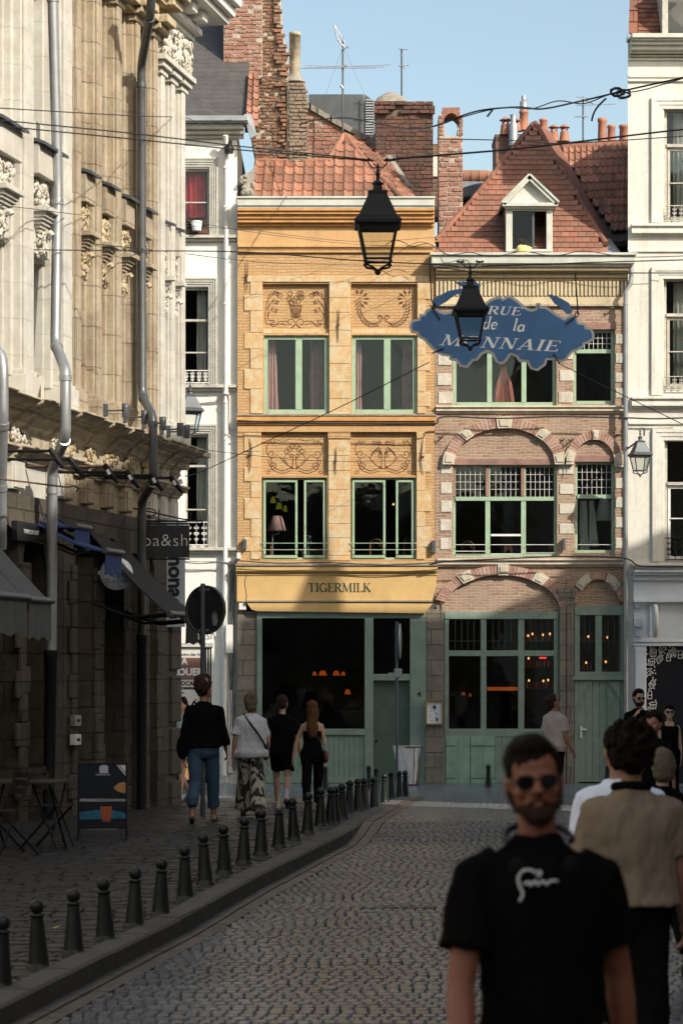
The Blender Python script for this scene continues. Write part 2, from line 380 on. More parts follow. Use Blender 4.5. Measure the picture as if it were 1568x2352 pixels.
def shell(par, x0, y0, x1, y1, Y=YF, deep=7., mat=None, floors=(), slant=False):
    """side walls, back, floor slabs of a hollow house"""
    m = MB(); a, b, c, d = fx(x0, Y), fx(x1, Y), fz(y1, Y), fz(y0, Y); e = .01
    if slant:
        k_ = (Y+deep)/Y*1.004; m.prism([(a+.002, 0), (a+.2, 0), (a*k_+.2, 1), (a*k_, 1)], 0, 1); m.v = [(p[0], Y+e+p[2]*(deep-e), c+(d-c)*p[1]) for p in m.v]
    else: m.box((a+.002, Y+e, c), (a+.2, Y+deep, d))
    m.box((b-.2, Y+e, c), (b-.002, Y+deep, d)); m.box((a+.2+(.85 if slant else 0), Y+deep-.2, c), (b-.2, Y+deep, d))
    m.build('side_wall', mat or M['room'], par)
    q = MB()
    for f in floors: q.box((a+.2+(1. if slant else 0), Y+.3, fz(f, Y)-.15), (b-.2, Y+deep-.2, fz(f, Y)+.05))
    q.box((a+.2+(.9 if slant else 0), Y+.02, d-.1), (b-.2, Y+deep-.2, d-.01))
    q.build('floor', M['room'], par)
def cornice(par, x0, x1, steps, mat, Y=YF, name='cornice', bev=.006, xo=0):
    m = MB()
    for y0, y1, o in steps: fb(m, x0-xo*o*107, y0, x1+xo*o*107, y1, o, .05, Y)
    return m.build(name, mat, par, bev=bev)
def cur(mb, pts, r, n=5):  # pixel polyline tube, pts (px,py,Y)
    mb.tube([W(*p) for p in pts], r, n)
def spl(pts, k=8):         # catmull-rom on tuples
    P = [Vector(p) for p in pts]; out = []
    for i in range(len(P)-1):
        a, b, c, d = P[max(i-1, 0)], P[i], P[i+1], P[min(i+2, len(P)-1)]
        for j in range(k):
            t = j/k
            out.append(.5*((2*b)+(c-a)*t+(2*a-5*b+4*c-d)*t*t+(3*b-a-3*c+d)*t**3))
    out.append(P[-1]); return out
def tiles(p00, p10, p11, p01, rows, cols, mat, name, par, clip=None, kind='flat', under=True):
    """tiled roof patch; p00-p10 eave, p01-p11 top. every tile is a little overlapping slab"""
    P = [Vector(p) for p in (p00, p10, p11, p01)]
    def at(u, v): return (P[0]*(1-u)+P[1]*u)*(1-v)+(P[3]*(1-u)+P[2]*u)*v
    nrm = (P[1]-P[0]).cross(P[3]-P[0]).normalized()
    if nrm.y > 0: nrm = -nrm
    m = MB(); rnd = random.Random(rows*cols)
    def inside(p):
        if not clip: return True
        x = p.x*F/p.y+CX; y = HY-(p.z-CZ)*F/p.y; c = False; n = len(clip)
        for i in range(n):
            x1, y1 = clip[i]; x2, y2 = clip[i-1]
            if (y1 > y) != (y2 > y) and x < (x2-x1)*(y-y1)/(y2-y1)+x1: c = not c
        return c
    for r in range(rows):
        off = .5 if (kind == 'flat' and r % 2) else 0
        for c in range(-1, cols+1):
            u0, u1 = (c+off)/cols, (c+off+1)/cols
            u0 = max(u0, 0); u1 = min(u1, 1)
            if u1-u0 < .15/cols: continue
            v0, v1 = r/rows, min((r+1.15)/rows, 1)
            if not inside(at((u0+u1)/2, (v0+(r+1)/rows)/2)): continue
            j = rnd.uniform(-.004, .004); th = .018 if kind == 'flat' else .02
            if kind == 'flat':
                g = .02
                a, b, cc, d = at(u0+g/cols, v0), at(u1-g/cols, v0), at(u1-g/cols, v1), at(u0+g/cols, v1)
                lo = nrm*(.03+j); hi = nrm*(.004)
                m.add([a+lo, b+lo, cc+hi, d+hi, a+lo-nrm*th, b+lo-nrm*th, cc+hi-nrm*th, d+hi-nrm*th],
                      [(0,1,2,3), (4,7,6,5), (0,4,5,1), (1,5,6,2), (3,2,6,7), (0,3,7,4)])
            else:
                K = 7; prof = [.0, .045, .036, .0, .0, .0, .0, .0]
                vs = []
                for v, h0 in ((v0, .034+j), (v1, .0)):
                    for k in range(K+1): vs.append(at(u0+(u1-u0)*k/K*1.04, v)+nrm*(h0+prof[k]))
                for k in range(K+1): vs.append(vs[k]-nrm*.03)
                fs = [(k, k+1, k+K+2, k+K+1) for k in range(K)]
                m.add(vs, fs, True); m.add(vs[:K+1]+vs[2*K+2:], [(k, K+1+k, K+2+k, k+1) for k in range(K)])
    o = m.build(name, mat, par)
    return o
def text(s, name, mat, par, Mx, size, ext=.004, off=0., align='CENTER', sp=1., label=None):
    c = bpy.data.curves.new(name, 'FONT'); c.body = s; c.size = size; c.extrude = ext; c.offset = off
    c.align_x = align; c.align_y = 'CENTER'; c.space_character = sp; c.resolution_u = 3
    t = bpy.data.objects.new(name, c); sc.collection.objects.link(t)
    bpy.context.view_layer.update()
    me = bpy.data.meshes.new_from_object(t); bpy.data.objects.remove(t)
    o_ = ORG.get(par, Vector((0,0,0)))
    me.transform(Matrix.Translation(-o_) @ Mx)
    o = bpy.data.objects.new(name, me); sc.collection.objects.link(o); o.parent = par; ORG[o] = ORG[par]
    me.materials.clear(); me.materials.append(mat); return tag(o, label)
FRONT = Matrix.Rotation(R(90), 4, 'X')      # text standing, facing the camera (-Y)
# ================================================================ ground, road, pavement, kerb
def gmesh(xs, ys, zf):
    m = MB(); nx = len(xs)
    m.v = [(x, y, zf(x, y)) for y in ys for x in xs]
    for j in range(len(ys)-1):
        for i in range(nx-1): m.f.append((j*nx+i, j*nx+i+1, (j+1)*nx+i+1, (j+1)*nx+i)); m.s.append(True)
    return m
M['ground'] = plain('dark_ground', (.05,.045,.04), .9, .3, 2, .01, 20)
gmesh([-400, -120, -40, -20, -10, 0, 10, 20, 40, 120, 400], [-300, -60]+[y for y in range(-30, 62, 2)]+[80, 150, 400, 1200],
      lambda x, y: GZ(min(max(y, -40), 150))-KH(y)-.05).build('ground', M['ground'], kind='structure')
# kerb line (outer top edge) traced along the street
KP = [(-160,2395),(-60,2345),(0,2316),(125,2254),(229,2203),(333,2152),(400,2120),(460,2088),(521,2053),(593,2013),(697,1962),(784,1920),(815,1902),(850,1880),(900,1852),(945,1832)]
KW = [G(*p) for p in KP]
KW = [KW[0]+(KW[0]-KW[1])*6]+KW
ky = [p.y for p in KW]; kx = [p.x for p in KW]
YB = float(max(ky))
def kerbx(y): return float(np.interp(y, ky, kx))
def stones(xfun, y0, y1, sw, sl, hgt, zf, seed, dome=.45, joint=.012, rot=0., jy=.012, zn=.0035, tn=1.):
    """rows of setts: xfun(y)->(x0,x1). returns numpy mesh data"""
    rnd = np.random.RandomState(seed); V = []; Fc = []; nb = 0; y = y0; r = 0
    while y < y1:
        a, b = xfun(y); l = sl*rnd.uniform(.94, 1.06)
        if b > a:
            x = a-(sw/2 if r % 2 else 0)-rnd.uniform(0, sw*.3)
            while x < b:
                w_ = sw*rnd.uniform(.86, 1.16)
                x0, x1 = max(x, a)+joint/2, min(x+w_, b)-joint/2
                if x1-x0 > .03:
                    ym = y+rot*x+rnd.normal(0,.003*tn); y0_, y1_ = ym+jy/2, ym+l-jy/2
                    cy = (y0_+y1_)/2; z = zf(cy)+rnd.normal(0, zn); tx, ty = rnd.normal(0, .010*tn), rnd.normal(0, .012*tn)
                    e = min(.02, (x1-x0)*.28, (y1_-y0_)*.28); q = []; f = .006
                    for (ins, dz) in ((0, -.035), (1, 0)):
                        X0, X1, Y0, Y1 = x0+f*ins, x1-f*ins, y0_+f*ins, y1_-f*ins; ee = e*(1 if ins else .7)
                        for (X, Y_) in ((X0+ee,Y0),(X1-ee,Y0),(X1,Y0+ee),(X1,Y1-ee),(X1-ee,Y1),(X0+ee,Y1),(X0,Y1-ee),(X0,Y0+ee)): q.append((X, Y_, z+dz+tx*(X-x0)+ty*(Y_-cy)))
                    V += q
                    for i in range(8): Fc.append((nb+i, nb+(i+1)%8, nb+8+(i+1)%8, nb+8+i))
                    Fc.append(tuple(range(nb+8, nb+16))); nb += 16
                x += w_
        y += l; r += 1
    return V, Fc
def sett_mat(name, c, rough, spec=.5):
    t = NT(name); g = t.n('NewGeometry'); rn = t.n('TexWhiteNoise', noise_dimensions='1D'); t.l(g.outputs['Random Per Island'], rn.inputs['W'])
    col = t.mix(rn.outputs['Value'], mul(c, .75), mul(c, 1.25))
    col = t.mix(t.ramp(t.noise(.55, 7, .7, dist=.5), .42, .6), col, t.mix(.5, col, mul(c, .45)))
    col = t.mix(t.ramp(t.noise(60, 4, .7), .55, .75), col, mul(c, 1.7))
    ro = t.math('ADD', t.math('MULTIPLY', t.noise(5, 5, .7), .35), rough-.17)
    return t.fin(col, ro, t.bump(t.noise(28, 5, .7), .003))
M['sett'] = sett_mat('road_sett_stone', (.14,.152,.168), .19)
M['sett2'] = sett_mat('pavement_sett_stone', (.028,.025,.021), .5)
M['kerb'] = stone('kerb_granite', (.11,.10,.085), (.085,.08,.07), (.05,.045,.04), 1.0, 9, (.1,.09,.07), .5, bump=.01)
M['gut'] = sett_mat('gutter_stone', (.075,.06,.045), .5)
def stonemesh(name, V, Fc, mat):
    me = bpy.data.meshes.new(name); me.from_pydata(V, [], Fc); me.update(); me.materials.append(mat)
    o = bpy.data.objects.new(name, me); sc.collection.objects.link(o); o['kind'] = 'structure'; return o
def roadx(y): return (kerbx(y)+.24 if y < YB else -9., min(.1425*y+1.6, 7.4))
V1, F1 = stones(roadx, 11., 51.2, .088, .14, 0, lambda y: GZ(y)-KH(y), 3, rot=.0, joint=.007, jy=.023, zn=.0014, tn=.45)
stonemesh('road', V1, F1, M['sett'])
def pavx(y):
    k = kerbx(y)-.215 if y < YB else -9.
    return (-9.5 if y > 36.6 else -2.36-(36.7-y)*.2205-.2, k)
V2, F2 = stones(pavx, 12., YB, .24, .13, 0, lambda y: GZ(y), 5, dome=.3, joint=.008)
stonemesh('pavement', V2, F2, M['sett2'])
# kerb: stones one metre long following the curve, plus the flat gutter setts
kp = []
yy = 10.
while yy < YB: kp.append((kerbx(yy), yy)); yy += .25
m = MB(); g = MB(); rnd = random.Random(4); fm = MB()
def nrm2(i):
    a, b = kp[max(i-1, 0)], kp[min(i+1, len(kp)-1)]; d = Vector((b[0]-a[0], b[1]-a[1], 0)).normalized(); return Vector((-d.y, d.x, 0))
for i in range(len(kp)-1):
    p, q = Vector((*kp[i], GZ(kp[i][1]))), Vector((*kp[i+1], GZ(kp[i+1][1]))); n0, n1 = nrm2(i), nrm2(i+1)
    gap = .02 if i % 4 == 0 else 0; dd = (q-p).normalized()*gap; j = Vector((0, 0, .012+((i//4)*37 % 7)*.001))
    a = [p+dd+n0*.02, q+n1*.02, q+n1*.21, p+dd+n0*.21]      # top
    b = [p+dd, q, q, p+dd]
    top = [v+j for v in a]; edge = [p+dd+j-Vector((0,0,.02)), q+j-Vector((0,0,.02))]; low = [p+dd-n0*.015-Vector((0,0,.22)), q-n1*.015-Vector((0,0,.22))]
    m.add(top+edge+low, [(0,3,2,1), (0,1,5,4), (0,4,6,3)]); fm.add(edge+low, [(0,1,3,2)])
    for (o0, o1, dz, mb) in ((-.01, .11, .008, g), (.12, .235, .0, g)):
        e = .006
        z0, z1 = GZ(p.y)-KH(p.y)+dz+rnd.uniform(-.003, .003), GZ(q.y)-KH(q.y)+dz
        A, B, C, D = p-n0*o0+dd, q-n1*o0, q-n1*o1, p-n0*o1+dd
        for v, zz in ((A, z0), (B, z1), (C, z1), (D, z0)): v.z = zz
        mb.slab([A, B, C, D], (0, 0, -.05))
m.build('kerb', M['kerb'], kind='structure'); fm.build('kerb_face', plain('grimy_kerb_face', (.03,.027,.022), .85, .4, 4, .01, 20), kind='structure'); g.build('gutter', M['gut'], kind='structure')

b = G(915, 2083, True); t = thing('drain_cover', tuple(b), 'dark ribbed drain cover set across the road setts', 'drain cover')
m = MB(); m.box(b+Vector((-.34,-.10,-.03)), b+Vector((.34,-.09,.004))); m.box(b+Vector((-.34,.09,-.03)), b+Vector((.34,.10,.004))); m.box(b+Vector((-.34,-.09,-.03)), b+Vector((-.32,.09,.004))); m.box(b+Vector((.32,-.09,-.03)), b+Vector((.34,.09,.004))); m.build('frame', M['gut'], t)
m = MB()
for q in range(15): m.box(b+Vector((-.31+q*.043,-.09,-.03)), b+Vector((-.29+q*.043,.09,.002)))
m.build('grating', M['gut'], t)
p = G(130, 2134); m = MB(); m.add([p+Vector(v) for v in ((-.03,0,.01),(0,-.02,.012),(.035,.0,.03),(.0,.03,.02))], [(0,1,2,3)]); m.build('fallen_leaf', plain('yellow_leaf', (.4,.33,.08), .7), None, 'small yellow leaf on the dark pavement at the left', 'leaf')
# ================================================================ bollards
M['boll'] = plain('dark_green_bollard_paint', (.009,.012,.0095), .36, .2, 8, .0015, 50, Specular_IOR_Level=.35)
M['boll_w'] = plain('bare_worn_metal', (.20,.18,.13), .35, .25, 10, Metallic=.5)
def make_bollard(worn=False):
    t = thing('bollard', (0, 0, 0), 'x', 'bollard', 'bollards along the kerb', local=True)
    b = MB(); b.lathe([(.09, -.06), (.09, .012), (.078, .02), (.075, .024), (.072, .04), (.061, .15), (.049, .27), (.0425, .335), (.0425, .345), (.052, .348), (.054, .356), (.05, .364), (.04, .37)], n=20)
    b.build('post', M['boll'], t)
    b = MB(); b.ell((0, 0, .412), (.0505, .0505, .0505), 18, 12); b.build('ball', M['boll_w'] if worn else M['boll'], t); return t
B0 = [(2,2268),(90,2222),(170,2191),(243,2158),(309,2128),(369,2102),(426,2065),(472,2030),(516,2005),(560,1983),(600,1962),(641,1945),(676,1928),(707,1912),(736,1896),(758,1893),(770,1891),(787,1882),(801,1869),(822,1863),(837,1860),(859,1856),(882,1843),(899,1834),(916,1832),(930,1831)]
B1 = [(746,1815),(848,1812),(861,1820),(1121,1808),(1392,1812)]
L0 = ['bollard cut by the left edge of the photo, nearest of the row','bollard second nearest, left end of the row','bollard third from the left in the front row','bollard fourth from the left along the kerb','bollard fifth from the left along the kerb','bollard sixth from the left along the kerb',
 'bollard seventh from the left where the kerb starts to bend','bollard eighth from the left at the kerb bend','bollard ninth from the left, just right of the bend','bollard tenth from the left on the kerb','bollard eleventh from the left, behind it the flared patterned trousers','bollard with pale worn brass-coloured ball, twelfth from the left','bollard right after the one with the worn ball','bollard fourteenth from the left, below the man in black shorts',
 'bollard fifteenth from the left, at the feet of the long-haired woman','bollard of the crowded part, in front left of its pair','bollard of the crowded part, rear right of its pair','bollard eighteenth from the left along the kerb','bollard nineteenth from the left, partly behind its neighbour','bollard twentieth from the left, pale bodied at the nose of the kerb','bollard twenty-first from the left, behind the pale one','bollard sixth from the right end of the main row','bollard fifth from the right end of the main row','bollard fourth from the right end of the main row','bollard second from the right end of the main row... third','bollard at the right end of the main row, by the plastic bag bin']
L0[21:26] = ['bollard fifth from the right end of the main row','bollard fourth from the right end of the main row','bollard third from the right end of the main row','bollard second from the right end of the main row','bollard at the right end of the main row, beside the clear bag bin']
L1 = ['lone small bollard in front of the green planks right of the long-haired woman','rear bollard in front of the dark green door, left one of two','rear bollard in front of the dark green door, right one of two','short grey bollard standing before the small green cellar shutters','bollard by the arched green door, nearly hidden by the white shirt']
bw = make_bollard(True); bw.location = G(*B0[11]); bw['label'] = 'dark green '+L0[11]
bp = None
for i, (p, lb) in enumerate(zip(B0+B1, L0+L1)):
    if i == 11: continue
    if bp is None: o = bp = make_bollard()
    else: o = copy_tree(bp)
    o.location = G(*p); o['label'] = 'dark green '+lb if i < 26 else lb
    o.rotation_euler = (R(random.uniform(-2.6, 2.6)), R(random.uniform(-2.6, 2.6)), random.uniform(0, 6))
# ================================================================ street front: yellow house
GB = GZ(51.4)
H1 = thing('house', (fx(770), YF, GB), 'narrow ochre yellow house with painted scroll panels, TIGERMILK board and green shopfront', 'house', 'houses closing the street')
m = MB()
NI = [(603,652,755,765,.1,1),(806,652,957,765,.1,1),(600,990,753,1092,.1,1),(805,990,955,1092,.1,1)]
WI = [(606,770,755,950),(808,770,957,950),(601,1097,751,1285),(805,1097,954,1285)]
wall(m, (545,515,998,1300), NI+WI, depth=.2)
m.build('wall', M['ochre_brick'], H1)
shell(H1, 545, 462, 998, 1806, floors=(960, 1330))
# plain plaster band on top
m = MB(); fb(m, 545.5, 520, 997.5, 563, .012); fb(m, 545.5, 975, 998, 992, .014)
m.build('plaster_band', M['ochre'], H1)
# peeling stone blocks round the openings
m = MB(); rnd = random.Random(2)
def quoin(x0, x1, y0, y1, hh, ml, mr, o=.022):
    y = y0; k = rnd.randint(0, 1)
    while y < y1-3:
        h = min(hh*rnd.uniform(.8, 1.25), y1-y)
        if y1-y-h < 8: h = y1-y
        fb(m, x0-(ml if k else 0), y+.35, x1+(mr if k else 0), y+h-.35, o+rnd.uniform(-.004, .004)); y += h; k = 1-k
quoin(575, 602.5, 642, 950, 42, 14, 0); quoin(576, 599.5, 995, 1285, 40, 15, 0)
quoin(756, 804.5, 642, 952, 34, 0, 0, .02); quoin(754, 803.5, 1010, 1288, 36, 0, 0, .02)
quoin(958, 976, 650, 950, 40, 0, 12); quoin(956, 975, 992, 1285, 40, 0, 14)
fb(m, 566, 634, 985, 648, .028); fb(m, 603.5, 755, 754.5, 766, -.07, .12); fb(m, 806.5, 755, 956.5, 766, -.07, .12)
m.build('stone_block', M['ochre_stone'], H1, bev=.008)
cornice(H1, 546, 996, [(484,490,.30),(490,497,.26),(497,506,.20),(506,514,.16),(514,521,.07)], M['orange_mould'], name='cornice', bev=.01)
m = MB(); fb(m, 545, 458, 997, 463, .36, .4); fb(m, 546, 463, 996, 479, .33, .4); fb(m, 547, 479, 995, 484, .30, .1); m.build('gutter', M['white_lead'], H1, bev=.012)
cornice(H1, 546, 997, [(563,569,.07),(569,574,.03),(576,581,.055)], M['ochre'], name='string_course', bev=.008)
cornice(H1, 544, 1000, [(957,968,.12),(969,972,.085),(972.5,976,.05)], M['orange_mould'], name='string_course')
m = MB(); fb(m, 543, 953.5, 1001, 956.5, .14, .05); m.build('lead_flashing', M['cement'], H1)
# fascia board
cornice(H1, 543, 1003, [(1301,1313,.24),(1313,1317,.19),(1318,1322,.17)], M['ochre_board'], name='fascia_cornice')
m = MB(); fb(m, 542, 1296, 1004, 1300.5, .27, .1); m.build('lead_flashing', M['cement'], H1)
m = MB(); m.prism([(fx(545),fz(1322)),(fx(1001),fz(1322)),(fx(1001),fz(1345)),(fx(990),fz(1385)),(fx(545),fz(1382))], YF-.15, YF+.3); fasc = m.build('fascia_board', M['ochre_board'], H1)
m = MB(); m.prism([(fx(566),fz(1382.5)),(fx(992),fz(1387)),(fx(975),fz(1409)),(fx(590),fz(1404)),(fx(578),fz(1400))], YF-.17, YF+.2); m.build('lower_board', M['ochre_board'], H1)
m = MB(); fb(m, 566, 1379.5, 992, 1382.8, .2, .1); m.build('lead_flashing', M['cement'], H1)
m = MB(); fb(m, 545, 1382.5, 566, 1404, .03, .1); m.build('wall_piece', M['ochre_brick'], H1)

# serif lettering by strokes
def arc(cx, cy, rx, ry, a0, a1, n=10): return [(cx+rx*math.cos(R(a0+(a1-a0)*i/n)), cy+ry*math.sin(R(a0+(a1-a0)*i/n))) for i in range(n+1)]
T, t_ = .17, .06
GL = {
 'T': (.8, [([(.4,0),(.4,1)],T),([(.0,.97),(.8,.97)],t_),([(.02,.97),(.02,.8)],t_),([(.78,.97),(.78,.8)],t_),([(.25,.02),(.55,.02)],t_)]),
 'I': (.42, [([(.21,0),(.21,1)],T),([(.04,.98),(.38,.98)],t_),([(.04,.02),(.38,.02)],t_)]),
 'G': (.9, [(arc(.45,.5,.38,.46,50,320,16),(.05,T)),([(.76,.02),(.76,.42)],T),([(.55,.42),(.92,.42)],t_),([(.74,.7),(.74,.93)],t_)]),
 'E': (.75, [([(.18,0),(.18,1)],T),([(.03,.975),(.7,.975)],t_),([(.03,.025),(.73,.025)],t_),([(.18,.52),(.55,.52)],t_),([(.7,.97),(.7,.78)],t_),([(.73,.03),(.73,.25)],t_),([(.55,.42),(.55,.62)],t_)]),
 'R': (.85, [([(.18,0),(.18,1)],T),([(.03,.02),(.34,.02)],t_),([(.03,.975),(.42,.975)],t_),(arc(.4,.74,.26,.23,90,-90,10),(t_,T)),([(.2,.51),(.42,.51)],t_),([(.42,.5),(.75,.03)],T),([(.68,.02),(.88,.02)],t_)]),
 'M': (1.15, [([(.15,0),(.2,1)],t_),([(.2,1),(.56,.03)],T*.9),([(.56,.03),(.92,1)],t_),([(.95,1),(.98,0)],T),([(.0,.02),(.28,.02)],t_),([(.82,.02),(1.13,.02)],t_),([(.05,.98),(.24,.98)],t_),([(.9,.98),(1.1,.98)],t_)]),
 'L': (.72, [([(.18,0),(.18,1)],T),([(.03,.975),(.34,.975)],t_),([(.03,.025),(.7,.025)],t_),([(.7,.03),(.7,.28)],t_)]),
 'K': (.85, [([(.18,0),(.18,1)],T),([(.03,.975),(.34,.975)],t_),([(.03,.025),(.34,.025)],t_),([(.72,.97),(.2,.45)],t_),([(.36,.58),(.76,.03)],T),([(.6,.975),(.84,.975)],t_),([(.66,.025),(.9,.025)],t_)]),
 'U': (.85, [([(.18,1),(.18,.3)],T),(arc(.43,.3,.25,.28,180,360,10),(T,t_)),([(.68,.3),(.68,1)],t_),([(.03,.98),(.34,.98)],t_),([(.55,.98),(.83,.98)],t_)]),
 'O': (.95, [(arc(.47,.5,.38,.47,90,450,24),'o')]),
 'N': (.95, [([(.18,0),(.18,1)],t_),([(.18,1),(.76,.02)],T),([(.76,0),(.76,1)],t_),([(.03,.98),(.24,.98)],t_),([(.03,.02),(.33,.02)],t_),([(.62,.98),(.9,.98)],t_)]),
 'A': (.95, [([(.14,.02),(.46,1)],t_),([(.46,1),(.78,.02)],T),([(.24,.34),(.66,.34)],t_),([(.0,.02),(.28,.02)],t_),([(.62,.02),(.95,.02)],t_)]),
 'd': (.62, [(arc(.27,.27,.21,.25,80,370,14),(.06,T)),([(.48,.0),(.48,.98)],T*.85),([(.36,.96),(.5,.96)],t_),([(.48,.03),(.6,.06)],t_)]),
 'e': (.56, [(arc(.28,.27,.22,.25,10,330,14),(.06,T)),([(.08,.28),(.5,.30)],t_)]),
 'l': (.34, [([(.17,.02),(.17,.98)],T*.85),([(.04,.96),(.2,.96)],t_),([(.17,.03),(.3,.06)],t_)]),
 'a': (.62, [(arc(.25,.25,.2,.23,60,360,14),(.06,T)),([(.45,.5),(.45,.03)],T*.85),([(.45,.03),(.58,.06)],t_),(arc(.27,.38,.18,.14,30,140,6),t_)]),
}
def strokes(mb, word, x, z, size, y, shear=0., sp=.06, th=.003, place=None):
    """glyph ribbons standing on the x-z plane at y; returns end x"""
    k = [0]
    for ch in word:
        if ch == ' ': x += size*.5; continue
        wd, st = GL[ch]
        for pts, wf in st:
            n = len(pts); L, Rr = [], []
            for i, p in enumerate(pts):
                a, b = pts[max(i-1, 0)], pts[min(i+1, n-1)]; dx, dy = b[0]-a[0], b[1]-a[1]; l = math.hypot(dx, dy) or 1
                if wf == 'o': wv = .05+(.13)*abs(math.cos(R(90+360*i/(n-1))))
                elif isinstance(wf, tuple): wv = wf[0]+(wf[1]-wf[0])*math.sin(math.pi*i/(n-1)) if wf[0] < wf[1] else wf[0]+(wf[1]-wf[0])*i/(n-1)
                else: wv = wf
                ox, oy = -dy/l*wv/2, dx/l*wv/2
                L.append((p[0]+ox, p[1]+oy)); Rr.append((p[0]-ox, p[1]-oy))
            k[0] += 1; dy_ = (k[0] % 7)*.0004
            def P(q, yy): return (x+(q[0]+q[1]*shear)*size, yy, z+q[1]*size) if not place else place(x+(q[0]+q[1]*shear)*size, z+q[1]*size, yy-y)
            for i in range(n-1):
                f = [P(L[i], y-th-dy_), P(L[i+1], y-th-dy_), P(Rr[i+1], y-th-dy_), P(Rr[i], y-th-dy_)]
                mb.quad(*f)
        x += (wd+sp)*size
    return x
def wordlen(word, size, sp=.06): return sum((GL[c][0]+sp)*size if c != ' ' else size*.5 for c in word)
m = MB(); sz = .19; L_ = wordlen('TIGERMILK', sz, .02); x_ = fx(778)-L_*.5*.98
strokes(m, 'TIGERMILK', x_, fz(1360), sz, YF-.153, 0, .02)
m.build('lettering', plain('dark_green_letters', (.03,.06,.03), .5), H1, label='TIGERMILK in dark green capitals')

# windows
window(H1, 606,770,755,950, M['green2'], muls=[(686,15)], fr=9, dep=.1)
window(H1, 808,770,957,950, M['green2'], muls=[(889,15)], fr=9, dep=.1)
def curtain(par, x0, x1, y0, y1, mat, n, Y=YF+.35, taper=0, name='curtain'):
    m = MB(); K = n*6; rows = 8; vs = []
    for j in range(rows+1):
        z = fz(y0, Y)+(fz(y1, Y)-fz(y0, Y))*j/rows
        for i in range(K+1):
            u = i/K; xx = x0+(x1-x0)*u*(1+taper*j/rows)
            vs.append((fx(xx, Y)+.006*math.sin(j+i), Y+.03*math.sin(2*math.pi*n*u+.3*j*taper*3)+.01*math.sin(5*u*n), z))
    m.add(vs, [(j*(K+1)+i, j*(K+1)+i+1, (j+1)*(K+1)+i+1, (j+1)*(K+1)+i) for j in range(rows) for i in range(K)], True)
    return m.build(name, mat, par)
curtain(H1, 614, 632, 778, 946, M['curt_pink'], 3, taper=.5); curtain(H1, 712, 752, 778, 946, M['curt_mauve'], 6)
curtain(H1, 815, 829, 778, 946, M['curt_pink'], 2, taper=.1); curtain(H1, 923, 955, 778, 946, M['curt_mauve'], 5)
# lower casements, partly open
for x0, x1, mu, gap in ((601,751,676,(693,704)),(805,954,878,(890,905))):
    w_ = window(H1, x0, 1097, x1, 1285, M['green2'], fr=4, dep=.14, pane=False)
    for a, b, rz in ((x0+4, mu+7, 0), (gap[1]-6 if x0 < 700 else gap[1]+4, x1-4, .0)):
        window(H1, a, 1102, b, 1281, M['green2'], fr=5, dep=.09, name='casement')
m = MB()
for x0, x1 in ((600,753),(803,956)):
    for y in (1248, 1263): m.tube([(fx(x0), YF-.04, fz(y)), (fx(x1), YF-.04, fz(y))], .008, 6)
    for x in (x0, x1):
        for y in (1248, 1263): m.tube([(fx(x), YF-.04, fz(y)), (fx(x), YF+.02, fz(y))], .008, 6)
m.build('window_rail', M['green2'], H1)
# wall anchors
def anchor(par, x, y0, y1, bend=0, wob=2.0):
    m = MB(); pts = []
    for i in range(9):
        t = i/8; pts.append((fx(x+math.sin(t*7)*wob*.5+bend*math.sin(t*math.pi)), YF-.05, fz(y0+(y1-y0)*t)))
    m.tube(pts, [.005,.009,.011,.011,.016,.011,.011,.009,.005], 6); ym = fz((y0+y1)/2)
    m.box((fx(x)-.022, YF-.065, ym-.015), (fx(x)+.022, YF, ym+.015)); m.build('wall_anchor', M['rust'], par)
anchor(H1, 568, 596, 668); anchor(H1, 777, 708, 786); anchor(H1, 771, 1028, 1090); anchor(H1, 573, 1005, 1085, 4); anchor(H1, 971, 1008, 1090, -4); anchor(H1, 562, 1340, 1410); anchor(H1, 983, 1340, 1400)
